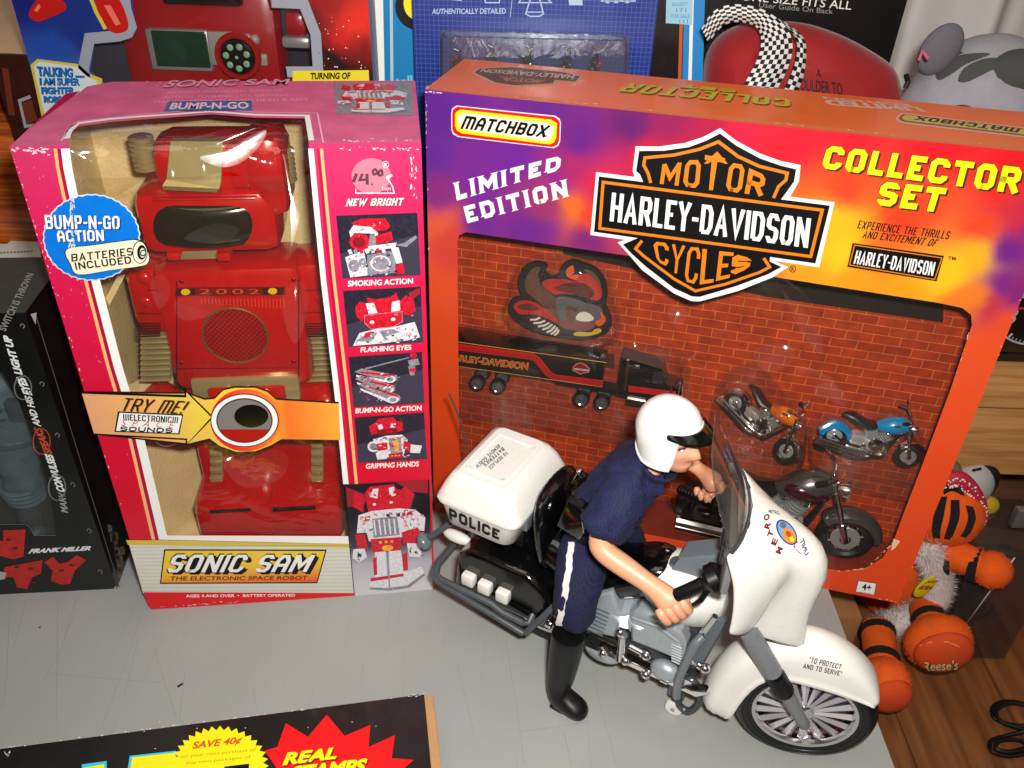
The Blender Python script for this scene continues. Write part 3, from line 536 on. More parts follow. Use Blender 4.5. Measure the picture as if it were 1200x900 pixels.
def pink_box():
    t = thing('robot_box', 'tall worn pink SONIC SAM window box with a red robot inside', 'toy box', (0, 0, 0), .14)
    pk = uvramp('pink_card', 1, [(0, (206, 14, 34)), (6, (208, 15, 40)), (20, (208, 17, 52)), (32, (208, 26, 80)), (38, (200, 48, 98))], .34, coat=.15)
    tp = M('pink_top_card', (208, 92, 134), .5, var=(.5, .2)); mar = M('maroon_print', (168, 14, 58), .38); peach = M('peach_print', (240, 176, 116), .4)
    worn = M('worn_card_fleck', (232, 214, 214), .8)
    F = PB; FT = Face(F.P(0, PH), F.u, -F.n, (0, 0, 1)); F.lim = (.02, 0, PW, PH); FT.lim = (1.6, 0, PW, PD-.15)
    Rr = [(362, 172), (369.5, 254), (377, 330), (393, 463), (403, 567), (408, 628)]; Ll = [(81, 172), (84, 197), (90, 226), (117, 330), (143, 430), (168, 512), (195, 627)]
    def fx(p): a, b = F.px(*p); return (a, min(b, PH))
    wr = [fx(p) for p in Rr]; wl = [fx(p) for p in Ll]; wr[0] = (wr[0][0], PH); wl[0] = (wl[0][0], PH)
    mb = MB(); panel(mb, F, [(0, 0), (PW, 0), (PW, PH)] + wr + wl[::-1] + [(0, PH)], pk); mb.build('front_panel', t)
    # shell: back, sides, bottom, top with the notch of the window
    mb = MB(); side = M('pink_side_card', (196, 30, 84), .45, var=(.6, .1)); ins = M('box_inside_card', (168, 150, 120), .8)
    P = lambda a, b, d: F.O + F.u*a + F.v*b - F.n*d
    for q, m in (([P(0, 0, 0), P(0, 0, PD), P(0, PH-.6, PD), P(0, PH, PD-3), P(0, PH, 0)], side), ([P(PW, 0, 0), P(PW, PH, 0), P(PW, PH, PD), P(PW, 0, PD)], side), ([P(0, 0, PD), P(PW, 0, PD), P(PW, PH, PD), P(0, PH-.6, PD)], side), ([P(0, 0, 0), P(PW, 0, 0), P(PW, 0, PD), P(0, 0, PD)], side)): mb.poly(q, m)
    mb.build('carton', t)
    tq = lambda p: FT.px(*p)
    notch = [(83, 156), (92, 148), (130, 143), (165, 140), (210, 137), (248, 134), (300, 138), (361, 139)]
    top_out = [(0, 0), (-.0, 3.0), (.9, PD-1.2), (2.2, PD-.1), (8, PD), (PW, PD), (PW, 0)]
    mb = MB(); panel(mb, FT, top_out + [(wr[0][0], 0)] + [tq(p) for p in notch[::-1]] + [(wl[0][0], 0)], tp, lift=.004)
    wj = [fx(Ll[0])] ; L1 = .03
    mb.line(FT, [(78, 163)]+[(x_-1, y_-3) for x_, y_ in notch]+[(365, 165)], .32, WHITE, L1); mb.line(FT, [(72, 166), (80, 152), (92, 143), (165, 134.5), (248, 128), (300, 132), (372, 133), (379, 168)], .09, M('pale_pink_print', (232, 180, 196), .5), L1)
    ink = M('faded_top_ink', (226, 150, 172), .5); dki = M('faded_top_dark', (120, 60, 86), .5)
    mb.text(FT, 'SONIC SAM', [(190, 104), (342, 100), (340, 93.5), (196, 95.5)], dki, .03, .03, .2)
    mb.text(FT, 'SONIC SAM', [(190, 103), (342, 99.2), (340, 93), (196, 94.8)], ink, .045, .02, .2)
    for i, (tx, x0, x1, y) in enumerate([('FEATURES A SMOKING GUN, BUMP-N-GO', 195, 332, 109), ('ACTION, FLASHING EYES, GRIPPING', 190, 338, 114.5), ('HANDS AND ROTATING HEAD & ARM', 180, 360, 119.5)]):
        mb.text(FT, tx, [(x0, y+2), (x1, y-1), (x1-1, y-4.2), (x0+2, y-1.4)], ink, .03, 0)
    mb.pp(FT, [(192, 131), (296, 130), (295, 118.5), (197, 119.5)], M('top_label_blue', (70, 90, 150), .5), .03); mb.text(FT, 'BUMP-N-GO', [(198, 129), (292, 128), (291, 120), (202, 121)], M('top_label_text', (220, 190, 206), .5), .045, .03)
    mb.text(FT, 'ACTION', [(228, 132), (262, 131.6), (261, 129.4), (229, 129.8)], dki, .06, .0)
    robot_photo(mb, FT, [(391, 98), (482, 97), (485, 135.5), (394, 134)], 'top', .03)
    scuffs(mb, FT, [(18, 160), (60, 128), (90, 108), (110, 98)], 26, worn, 3, 1.6); scuffs(mb, FT, [(110, 97), (300, 95), (390, 96)], 22, worn, 2, 1.2); scuffs(mb, FT, [(400, 167), (490, 168)], 40, worn, 3, 1.6)
    for k in range(46):
        x_ = rnd.uniform(90, 480); y_ = rnd.uniform(100, 130); scuffs(mb, FT, [(x_, y_), (x_+rnd.uniform(4, 16), y_-rnd.uniform(0, 4))], 2, M('rub_mark', (216, 128, 156), .6), 1.2, 1.3, .022)
    mb.build('top_panel', t)
    # inside liner of crinkled cream card
    lin_ = M('cream_liner', (226, 206, 164), .5, bump=(5, .7), var=(.4, .10)); mb = MB()
    i = .3
    for q in ([P(i, i, PD-1), P(PW-i, i, PD-1), P(PW-i, PH-i, PD-1), P(i, PH-i, PD-1)], [P(i, i, .2), P(i, i, PD-1), P(i, PH-i, PD-1), P(i, PH-i, .2)], [P(PW-i, i, .2), P(PW-i, PH-i, .2), P(PW-i, PH-i, PD-1), P(PW-i, i, PD-1)], [P(i, 1.6, .2), P(PW-i, 1.6, .2), P(PW-i, 3.4, PD-1), P(i, 3.4, PD-1)]): mb.poly(q, lin_)
    # folded ledge at the left, slanted creases
    mb.prism([P(.3, 3, 5), P(4.2, 3, 9.5), P(3.0, 17, 9.5), P(.3, 17, 6)], P(0, 0, 1.2)-P(0, 0, 0), lin_); mb.prism([P(.4, 24, 7), P(6.5, 33, 9), P(6.2, 33.4, 9), P(.3, 24.6, 7)], P(0, 0, .6)-P(0, 0, 0), lin_)
    mb.build('liner', t)
    # printing
    mb = MB()
    def stripe(path, o0, o1, m, lf):
        mb.pp(F, [(p[0]+o0, p[1]) for p in path]+[(p[0]+o1, p[1]) for p in path[::-1]], m, lf)
    Lp = [(81, 174)]+Ll[1:-1]+[(196, 632)]; Rp = [(362, 174)]+Rr[1:-1]
    stripe(Lp, -9.5, .8, WHITE, .03); stripe(Lp, -14, -9.5, mar, .03); stripe(Lp, -18, -14, peach, .03)
    stripe(Rp, -.8, 5.5, WHITE, .03); stripe(Rp, 9.5, 12, mar, .03); stripe(Rp, 13, 16.5, peach, .03)
    ridge = uvramp('ribbed_print', 1, [(0, (206, 202, 190)), (6, (216, 212, 200))], .5)
    mb.pp(F, [(186, 627), (408, 628), (409, 637), (190, 632)], WHITE, .035)
    mb.pp(F, [(150, 633), (196, 633), (409, 637.5), (415, 695), (168, 695.5)], ridge, .03); mb.pp(F, [(148, 632.5), (410, 637), (410, 641.5), (150, 638)], M('ochre_line', (204, 186, 70), .4), .045)
    lineg = M('ribbed_line', (170, 168, 158), .5)
    for k in range(13): y0 = 641+k*4.3; mb.line(F, [(152+k*1.25, y0), (412, y0-2.6+k*.1)], .035, lineg, .045)
    mb.pp(F, [(168, 693.5), (415, 694.5), (416, 699), (178, 713.5), (174, 709)], RED, .05)
    og = uvramp('logo_gradient', 1, [(1.2, (206, 36, 26)), (2.0, (222, 84, 36)), (3.6, (232, 170, 50)), (4.6, (236, 196, 60))], .4)
    qd = [(189, 682), (371, 681.5), (381, 645), (194, 644.5)]; mb.pp(F, [(187.5, 683.5), (372, 683), (383, 643.5), (192.5, 643)], BLACK, .055); mb.pp(F, qd, og, .07)
    for dx, dy, m, lf, bd in ((4.5, 3, BLACK, .085, .05), (2.2, 1.5, BLACK, .095, .05), (0, 0, BLACK, .105, .045), (0, 0, WHITE, .12, .018)):
        ex = 1.2 if m is BLACK and dx == 0 else 0; block(mb, F, 'SONIC SAM', [(198+dx-ex, 669.5+dy+ex), (362+dx+ex, 669+dy+ex), (367+dx+ex, 649+dy-ex), (201+dx-ex, 648.5+dy-ex)], m, lf, .36 if bd > .02 else .29, .2, .2)
    mb.text(F, 'THE ELECTRONIC SPACE ROBOT', [(199, 679.5), (360, 678.5), (361, 673.8), (200, 674.5)], M('dark_red_print', (110, 16, 16), .4), .09, .02)
    mb.text(F, 'AGES 4 AND OVER  •  BATTERY OPERATED', [(218, 699.3), (346, 698.3), (346, 695.2), (218, 696)], WHITE, .07, .015)
    # side column
    mb.pell(F, (435, 206), 23, 21, M('price_sticker', (222, 112, 130), .6), .05)
    pen = M('pencil_mark', (84, 46, 58), .8)
    mb.line(F, [(418, 203), (414, 213)], .2, pen, .06); mb.line(F, [(425, 203), (421.5, 210.5), (430, 210)], .16, pen, .06); mb.line(F, [(430, 203), (430.5, 216)], .19, pen, .062); mb.pell(F, (436, 215.5), 1.2, 1.2, pen, .06, 8); mb.line(F, sp2([(437, 200), (440, 198), (442, 202), (438, 204)], 3), .15, pen, .06, True); mb.line(F, sp2([(444, 201), (447, 199), (448, 204), (444, 205)], 3), .15, pen, .06, True)
    mb.line(F, [(417, 221), (417, 226), (462, 226), (460, 218), (455, 210)], .06, WHITE, .055); mb.pp(F, [(452, 207), (459, 203.5), (460, 206), (453, 210)], WHITE, .055); mb.text(F, 'R', [(450.5, 194.5), (454, 194.3), (454, 190.5), (450.5, 190.7)], WHITE, .055, .0); mb.line(F, [p for p in [(452+3.6*math.cos(a*.5), 192.5+3.8*math.sin(a*.5)) for a in range(13)]], .03, WHITE, .055, False); mb.text(F, 'Toys', [(447, 224), (458, 223.5), (458, 218), (447, 218.5)], WHITE, .06, .0)
    for dx, m, lf in ((.9, M('dark_red_print', (110, 16, 16)), .05), (0, WHITE, .065)): block(mb, F, 'NEW BRIGHT', [(406+dx, 241+dx), (472+dx, 240+dx), (473+dx, 231.5+dx), (407.5+dx, 232.5+dx)], m, lf, .3, .22, .15, 1.)
    for kind, q, tx, tq_ in (('smoke', [(394, 252.5), (489, 249), (493, 322), (401.5, 326.5)], 'SMOKING ACTION', [(407.5, 335.5), (484, 332), (484, 325.5), (408, 328.5)]),
                             ('eyes', [(402, 340.5), (493, 335.5), (496, 401), (408.5, 406.5)], 'FLASHING EYES', [(422.5, 412.5), (482, 409.5), (482, 403.5), (423, 406.5)]),
                             ('bump', [(408.5, 418), (494.5, 412), (497.5, 472), (414.5, 477)], 'BUMP-N-GO ACTION', [(416.5, 484), (494, 480.5), (494, 474.5), (417, 478)]),
                             ('grip', [(415.5, 489), (497, 483), (500.5, 537.5), (420, 542)], 'GRIPPING HANDS', [(428.5, 549), (491, 546), (491, 540), (429, 543)])):
        robot_photo(mb, F, q, kind, .04); mb.text(F, tx, tq_, WHITE, .05, .025)
    robot_photo(mb, F, [(403, 567.5), (503, 562), (507, 690.5), (415.5, 698)], 'stand', .04)
    mb.line(F, [(403, 567.5), (415.5, 698)], .06, BLACK, .1)
    scuffs(mb, F, [(14, 172), (60, 178)], 34, worn, 3.2, 2.6); scuffs(mb, F, [(14, 176), (30, 235), (60, 320), (100, 455), (172, 700)], 70, worn, 2.2, 1.5); scuffs(mb, F, [(400, 173), (492, 175)], 34, worn, 2, 1.8); scuffs(mb, F, [(483, 178), (485, 235)], 30, worn, 3.5, 2.3); scuffs(mb, F, [(495, 180), (500, 330), (508, 560)], 36, worn, 1.2, 1.2); scuffs(mb, F, [(178, 711), (300, 704)], 40, worn, 1.4, 1.5)
    for _ in range(70):
        x_ = rnd.uniform(20, 95); y_ = rnd.uniform(175, 600); scuffs(mb, F, [(x_+(y_-175)*.24, y_), (x_+(y_-175)*.24+rnd.uniform(-3, 3), y_+rnd.uniform(2, 12))], 1, M('rub_mark'), .8, 1.0)
    mb.build('printing', t)
    # window film: front sheet and a strip folded over the top
    film = clear('cellophane', (247, 241, 224), .06, (.3, .5), .012, 1.2); mb = MB()
    fl = [(a-.4, b) for a, b in wl]; fr_ = [(a+.4, b) for a, b in wr]; N = 26; rows = []
    for i_ in range(N+1):
        tt = i_/N; b = 3.5+(PH-3.5-1.9)*tt
        def at(lst):
            l2 = sorted(lst, key=lambda q: q[1])
            for k in range(len(l2)-1):
                if l2[k][1] <= b <= l2[k+1][1]: z = (b-l2[k][1])/max(1e-6, l2[k+1][1]-l2[k][1]); return l2[k][0]*(1-z)+l2[k+1][0]*z
            return l2[0][0] if b < l2[0][1] else l2[-1][0]
        a0, a1 = at(fl), at(fr_); edge = math.sin(math.pi*min(1, tt*1.02))
        rows.append([mb.vert(F.P(a0+(a1-a0)*j/16, b, -.05-.35*math.sin(math.pi*j/16)*edge*(.5+.5*math.sin(b*.5+j*.7)))) for j in range(17)])
    for i_ in range(N):
        for j in range(16): mb.f([rows[i_][j], rows[i_][j+1], rows[i_+1][j+1], rows[i_+1][j]], film, True)
    nn = [tq(p) for p in notch]; K = 24; prev = None
    for k in range(K+1):
        q = k/K; a_ = wl[0][0]+(wr[0][0]-wl[0][0])*q; i_ = min(len(nn)-2, int(q*(len(nn)-1))); z = q*(len(nn)-1)-i_; e_ = (nn[i_][0]*(1-z)+nn[i_+1][0]*z, nn[i_][1]*(1-z)+nn[i_+1][1]*z)
        r_ = 1.35+.5*math.sin(q*7+1)+.35*math.sin(q*17); r_ = max(.5, r_)*min(1, 6*q+.25, 6*(1-q)+.25)
        pr_ = [P(a_, PH-r_-1.0, .1), P(a_, PH-r_, .06)]+[P(a_, PH-r_+r_*math.sin(t_), .06+r_*(1-math.cos(t_))) for t_ in [math.pi/2*(m_+1)/9 for m_ in range(9)]]+[FT.P(e_[0], e_[1], -.05-.1*math.sin(3.1*q))]
        c = [mb.vert(p_) for p_ in pr_]
        if prev:
            for m_ in range(len(c)-1): mb.f([prev[m_], c[m_], c[m_+1], prev[m_+1]], film, True)
        prev = c
    # glints built as film patches, shaped and tilted to mirror the flash
    gf = glint('glint_cellophane'); glint_flap = lambda px, jit: flash_glare(mb, F, px, -.3, gf, jit*.25)
    glint_flap(sp2([(234, 184), (258, 176), (276, 168), (300, 156), (312, 153), (308, 166), (296, 180), (280, 192), (262, 196), (246, 192)], 3), .012); glint_flap(sp2([(88, 178), (100, 174), (112, 178), (104, 181), (92, 184)], 2), .01); glint_flap(sp2([(255, 170), (285, 158), (300, 150), (282, 155), (258, 165)], 2), .01)
    glint_flap(sp2([(331, 180), (336, 190), (345, 225), (351, 252), (346, 275), (341, 290), (343, 262), (340, 235), (335, 205)], 2), .012); glint_flap(sp2([(200, 196), (206, 200), (204, 212), (199, 206)], 2), .012); glint_flap(sp2([(237, 188), (243, 196), (240, 206), (236, 198)], 2), .012); glint_flap(sp2([(340, 172), (348, 176), (346, 181), (339, 178)], 2), .01)
    hz = clear('flash_haze_patch', (255, 255, 255), .55, (.2, .0), .002, .1)  # soft haze of the flash, built as sheets just behind the film
    for px, of in (([(205, 352), (240, 345), (262, 356), (240, 372), (212, 374)], (.03, .05)), ([(262, 532), (300, 524), (336, 532), (330, 560), (290, 572), (268, 556)], (.04, .05)), ([(176, 330), (192, 322), (200, 344), (186, 362)], (.05, 0)), ([(330, 345), (352, 330), (362, 352), (350, 400), (338, 392)], (.03, .04)), ([(215, 280), (250, 262), (280, 268), (262, 284)], (.02, .06)), ([(118, 200), (140, 190), (150, 210), (130, 230)], (.05, .05))): flash_glare(mb, F, sp2(px, 3), -.25, hz, .006, of)
    glint_flap(sp2([(262, 538), (275, 533), (268, 543)], 2), .01); glint_flap(sp2([(345, 335), (349, 338), (347, 352), (344, 348)], 2), .01)
    mb.build('window_film', t)
    # blue sticker
    mb = MB(); bl = M('blue_sticker', (0, 112, 208), .4, coat=.2, var=(1.5, .05)); wq = M('sticker_edge', (200, 210, 220), .5)
    rag = lambda r: [(108+r*1.03*math.cos(a)*(1+.022*(k % 2)), 277+r*.92*math.sin(a)*(1+.022*(k % 2))) for k, a in enumerate([2*math.pi*j/72 for j in range(72)])]
    mb.pp(F, rag(54.5), wq, .12); mb.pp(F, rag(53), bl, .135)
    for dx, m, lf in ((1.4, M('navy_print', (10, 50, 120)), .15), (0, WHITE, .165)):
        block(mb, F, 'BUMP-N-GO', [(55+dx, 267+dx), (141+dx, 267+dx), (141+dx, 252+dx), (53+dx, 250.5+dx)], m, lf, .3, .2); block(mb, F, 'ACTION', [(69+dx, 282+dx), (123+dx, 281+dx), (122+dx, 268+dx), (67+dx, 269+dx)], m, lf, .3, .2)
    bat = sp2([(79, 291), (110, 286), (150, 280.5), (160, 280), (169, 284), (175, 297), (174, 306), (166, 310), (130, 315), (93, 320), (84, 308)], 4); mb.pp(F, [(127+(x_-127)*1.025, 300+(y_-300)*1.05) for x_, y_ in bat], BLACK, .165); mb.pp(F, bat, M('cream_print', (236, 226, 196), .4), .18)
    block(mb, F, 'BaTTERIES', [(85, 305), (157, 297.5), (156, 288.3), (84.5, 296)], BLACK, .2, .24, .24); block(mb, F, 'INCLUDED', [(90, 314.5), (155, 307), (154, 298.5), (88, 306)], BLACK, .2, .24, .24)
    mb.line(F, [(165+8.5*math.cos(a), 294+13*math.sin(a)) for a in [j*.4 for j in range(16)]], .05, BLACK, .2, True); mb.pell(F, (167, 294), 5.4, 8.6, BLACK, .2); mb.pell(F, (168, 294.5), 3.2, 5.6, M('cream_print', (236, 226, 196)), .215); mb.text(F, 'C', [(165, 299), (171, 298), (171, 290), (165, 291)], BLACK, .23, .03)
    scuffs(mb, F, [(86, 243), (84, 262), (88, 278), (86, 284)], 24, wq, 3.5, 3, .19); scuffs(mb, F, [(84, 232), (86, 245)], 8, wq, 3, 3, .19); scuffs(mb, F, rag(54)[18:54], 40, WHITE, 1.2, 1.3, .15)
    mb.build('sticker', t, label='blue jagged sticker reading BUMP-N-GO ACTION, BATTERIES INCLUDED')
    # try-me sleeve
    mb = MB(); G = uvramp('sleeve_gradient', 0, [(0, (222, 150, 96)), (6, (232, 180, 90)), (10, (236, 206, 40)), (13, (236, 110, 40)), (17, (236, 170, 60)), (20, (228, 206, 60))], .4, coat=.2)
    Lf = .16; full = [(97, 459), (220, 460), (240, 467), (252, 466), (262, 456), (275, 453), (300, 453), (314, 458), (324, 467), (397, 471.5), (399, 514), (330, 513), (318, 520), (300, 527), (278, 528), (258, 521), (246, 512), (222, 518), (112, 506)]
    mb.pp(F, [(97, 457), (220, 458), (240, 465), (252, 464), (262, 454), (275, 451), (300, 451), (314, 456), (324, 465), (397, 469.5), (399, 514), (330, 514), (318, 521), (300, 528), (278, 529), (258, 522), (246, 513), (222, 520), (112, 508)], M('sleeve_edge', (40, 20, 16), .4), Lf-.02)
    mb.pp(F, full, G, Lf)
    ar = [(97, 459.5), (219, 464), (219, 458), (248, 487), (220, 518), (220, 512), (111, 506)]; mb.pp(F, [(97, 457.5), (217, 461), (217, 454), (251, 487), (218, 521), (218, 514), (112, 508)], BLACK, Lf+.012); mb.pp(F, ar, uvramp('arrow_gradient', 0, [(0, (224, 160, 112)), (4, (228, 172, 100)), (7, (230, 200, 70)), (9, (232, 214, 40))], .4), Lf+.025)
    mb.pell(F, (288, 490.5), 41, 36.5, uvramp('ring_gradient', 0, [(7.5, (222, 30, 60)), (9, (224, 40, 46)), (11.5, (236, 110, 50))], .4), Lf+.03, 40); mb.pell(F, (287, 490.5), 40, 31.2, BLACK, Lf+.042, 40); mb.pell(F, (287, 490.5), 38.8, 30.2, WHITE, Lf+.055, 40)
    for dx, m, lf in ((1, M('brown_print', (120, 60, 20)), .2), (0, BLACK, .215)): block(mb, F, 'TRY mE!', [(143.5+dx, 479+dx), (215+dx, 483+dx), (221+dx, 468+dx), (146+dx, 464+dx)], m, lf, .2, .3, .2)
    mb.pp(F, [(139, 480), (215.5, 483.5), (211, 507), (135, 504)], BLACK, .2); mb.pp(F, [(141, 481.5), (214, 485), (209.5, 505.5), (137, 502.5)], WHITE, .215)
    block(mb, F, '(((ELECTRONIC)))', [(145.5, 490), (209, 493.5), (210, 486.3), (145, 482.8)], BLACK, .23, .3, .2); mb.text(F, 'SPACE', [(143, 496.5), (204, 499.5), (206, 492.5), (144, 489.5)], M('red_text', (200, 20, 30)), .23, -.005, .2, 2.2); block(mb, F, 'SOUNDS', [(141.5, 502.5), (202.5, 505), (203.5, 499.7), (142.5, 497.2)], BLACK, .23, .2, .2)
    mb.build('sleeve', t, label='TRY ME paper sleeve with a yellow arrow across the window')
    mb = MB(); H_ = Lf+.07; ell = lambda k, n=36: [(287+31.5*math.cos(2*math.pi*j/n), 490.5+24.8*math.sin(2*math.pi*j/n)) for j in range(n)]
    mb.pell(F, (287, 490.5), 33, 26.3, M('hole_rim', (60, 40, 30), .5), H_, 40); mb.pp(F, ell(0), M('robot_grey', (120, 116, 112), .4), H_+.012); mb.pp(F, [p for p in ell(0, 60) if p[1] > 499], M('robot_red_print', (168, 10, 14), .3), H_+.024); mb.pell(F, (295, 485), 20, 13.4, M('button_black', (8, 8, 8), .15), H_+.03)
    mb.build('button', t)
pink_box()
def robot():
    F = PB; T = inbox(F); D0 = 4.6
    FD = F.off(D0); L = lambda x_, y_: FD.px(x_, y_)
    cx, cb = L(285, 400)
    base = T(V((L(318, 628)[0], 0, 7)))
    t = thing('robot_toy', 'red plastic toy robot with a dark smoked visor inside the pink window box', 'toy robot', (base.x, base.y, 2.2), .14)
    def bx(mb, x0, y0, x1, y1, d0, d1, m, bev=.5, taper=None):
        a0, b0 = L(x0, y1); a1, b1 = L(x1, y0); am = L((x0+x1)/2, (y0+y1)/2)
        mb.box(((a0+a1)/2, (b0+b1)/2, (d0+d1)/2), (a1-a0, b1-b0, d1-d0), m, bev)
    # torso
    mb = MB(T); bx(mb, 205, 312, 352, 462, 4.6, 9.5, REDPL, 1.0); bx(mb, 156, 318, 222, 402, 5.2, 9.5, REDPL, 1.2); bx(mb, 338, 312, 392, 405, 5.2, 9.5, REDPL, 1.2)
    mb.build('torso', t)
    seam = M('robot_seam', (70, 4, 4), .4); mb = MB(T)
    for q_ in ([(207, 330), (207, 455)], [(350, 328), (350, 455)], [(207, 432), (350, 431)], [(160, 372), (205, 374)], [(352, 372), (388, 370)], [(170, 345), (203, 345)], [(356, 345), (386, 343)]): mb.tube([(*L(*q_[0]), 4.62 if 200 < q_[0][0] < 352 and 200 < q_[1][0] < 352 else 5.22), (*L(*q_[1]), 4.62 if 200 < q_[0][0] < 352 and 200 < q_[1][0] < 352 else 5.22)], .05, seam, 6)
    for q_ in ((213, 425), (344, 424), (213, 330), (344, 328)): mb.ell((*L(*q_), 4.6), (.16, .16, .08), M('robot_screw', (120, 30, 24), .3, metal=.5))
    for k in range(6): mb.box((*L(172, 384+3*k), 5.2), (1.6, .08, .08), seam); mb.box((*L(371, 384+3*k), 5.2), (1.6, .08, .08), seam)
    for q_ in ((166, 332), (378, 330), (168, 360), (376, 356)): mb.ell((*L(*q_), 5.4), (.55, .5, .35), REDPL)
    mb.build('moulding_detail', t)
    mb = MB(T); G = FD.off(-.02); a, b = L(276, 393); dr = M('robot_dark_red', (120, 8, 8), .3); gold = M('robot_gold', (150, 110, 60), .3, metal=.6)
    pc = lambda x_, y_, d: V((*L(x_, y_), d))
    mb.torus((a, b, 4.55), (0, 0, 1), 2.25, .09, gold, 40, 8); 
    for k in range(-8, 9):
        h_ = math.sqrt(max(0, 2.1**2-(k*.26)**2))
        mb.tube([(a-h_*.72+k*.19, b-h_*.72-k*.19, 4.56), (a+h_*.72+k*.19, b+h_*.72-k*.19, 4.56)], .05, dr, 6); mb.tube([(a-h_*.72+k*.19, b+h_*.72+k*.19, 4.56), (a+h_*.72+k*.19, b-h_*.72+k*.19, 4.56)], .05, dr, 6)
    mb.build('speaker_grille', t)
    mb = MB(T); FF = F.off(D0-.03); yl = M('robot_yellow', (226, 190, 20), .35); dk2 = M('robot_sticker_dark', (60, 14, 12), .35)
    mb.T = lambda p: p
    mb.pp(FF, [(206, 337), (334, 336), (335, 346), (205, 347)], dr, .0); mb.pp(FF, [(207, 338), (229, 338), (229, 346), (206, 346)], dk2, .012); mb.pp(FF, [(308, 337.5), (332, 337), (332, 345), (308, 345.5)], dk2, .012); mb.pell(FF, (217.5, 342), 5.5, 3.8, yl, .025, 14); mb.pell(FF, (319.5, 341), 5.5, 3.8, yl, .025, 14); mb.text(FF, '2002', [(234, 344.5), (304, 344.5), (304, 338.5), (234, 338.5)], M('robot_pale_red', (206, 80, 60), .35), .025, .0, 0, 1.3)
    for k in range(24): mb.line(FF, [(236+k*4.2, 350), (236.5+k*4.2, 356+.25*k)], .05, M('robot_pale_red', (206, 80, 60)), .01)
    mb.build('chest_sticker', t)
    mb = MB(T); bx(mb, 229, 438, 350, 472, 4.2, 5.2, VACCHROME, .25); bx(mb, 247, 447, 334, 470, 3.9, 4.6, REDPL, .3)
    for x_ in (266, 290, 313): a, b = L(x_, 455); mb.ell((a, b, 3.85), (.42, .42, .3), CHROME)
    mb.build('waist_band', t)
    # head
    mb = MB(T); bx(mb, 166, 226, 322, 304, 4.8, 10, REDPL, 1.0); bx(mb, 178, 172, 330, 240, 5.6, 10, REDPL, 1.2); bx(mb, 292, 164, 330, 262, 5.0, 9.5, REDPL, 1.0); hd = mb.build('head', t)
    rg = []
    for k in range(11):
        q = -1+2*k/10; d = 4.2 + 1.1*q*q; x_ = 237+82*q; a0, b0 = L(x_, 237+5*(1-q*q)); a1, b1 = L(x_, 294-5*q*q); rg.append([(a0, b0, d+.6), (a0, b0-.25, d), (a1, b1+.25, d), (a1, b1, d+.6), (a1, b1, d+1.6), (a0, b0, d+1.6)])
    mb = MB(T); mb.loft(rg, SMOKE); mb.build('visor', t, sharp=70, sub=2)
    mb = MB(T); 
    mb.loft([[(*L(196, 172), 5.6), (*L(258, 172), 5.6), (*L(258, 172), 6.6), (*L(196, 172), 6.6)], [(*L(194, 212), 4.9), (*L(258, 214), 4.9), (*L(258, 214), 6.2), (*L(194, 212), 6.2)], [(*L(190, 218), 4.6), (*L(257, 221), 4.6), (*L(257, 221), 6), (*L(190, 218), 6)], [(*L(190, 224), 4.8), (*L(253, 227), 4.8), (*L(253, 227), 6), (*L(190, 224), 6)]], VACCHROME, True, False); mb.build('forehead_plate', t)
    for x_, y0, y1 in ((162, 174, 216), (330, 188, 230)):
        mb = MB(T); a, b0 = L(x_, y1); _, b1 = L(x_, y0)
        prof = []; n_ = 7
        for k in range(n_): z = b0+(b1-b0)*k/n_; h_ = (b1-b0)/n_; prof += [(.62, z), (.8, z+h_*.25), (.8, z+h_*.6), (.62, z+h_*.9)]
        mb.lathe(prof, (a, 0, 7.2), (0, 1, 0), VACCHROME, 18); mb.build('antenna_coil', t)
    mb = MB(T); bx(mb, 178, 232, 300, 237, 4.7, 5.4, REDPL, .15); mb.build('brow', hd); mb = MB(T); bx(mb, 196, 296, 210, 306, 4.5, 6, REDPL, .2); bx(mb, 254, 296, 270, 307, 4.5, 6, REDPL, .2); bx(mb, 300, 238, 318, 292, 5.0, 6, REDPL, .3); mb.build('face_mask', hd); mb = MB(T); bx(mb, 270, 176, 292, 226, 5.4, 6.4, REDPL, .2); mb.build('forehead_rib', hd)
    mb = MB(T); bx(mb, 206, 296, 262, 312, 5.4, 8, VACCHROME, .2); mb.build('neck', t)
    # arms
    for x0, x1 in ((160, 196), (356, 392)):
        mb = MB(T)
        for k in range(9): bx(mb, x0, 402+k*6.4, x1, 402+k*6.4+4.9, 5.6, 8.6, VACCHROME, .2)
        mb.build('forearm', t)
        mb = MB(T); a, b = L((x0+x1)/2+8, 492); mb.ell((a, b, 6.4), (1.7, 2.0, 1.6), REDPL); a, b = L((x0+x1)/2+12, 520); mb.ell((a, b, 6.2), (1.1, 1.3, 1.2), REDPL); mb.build('hand', t)
    # legs
    mb = MB(T); bx(mb, 240, 462, 400, 600, 5.6, 9.2, REDPL, .7); mb.build('legs', t)
    for x0, x1 in ((238, 322), (318, 402)):
        mb = MB(T); bx(mb, x0, 572, x1, 627, 3.0, 9.0, REDPL, 1.1); mb.build('foot', t)
    for x_ in (252, 371):
        mb = MB(T)
        for k in range(6): bx(mb, x_-6.5, 512+k*10, x_+7.5, 519+k*10, 4.9, 6.2, VACCHROME, .12)
        mb.build('leg_coil', t)
    mb = MB(T); bx(mb, 250, 581, 297, 586, 2.95, 3.4, M('slot_black', (20, 4, 4), .4), .05); bx(mb, 322, 579, 371, 584, 2.95, 3.4, MATS['slot_black'], .05); mb.build('foot_slot', t)
robot()
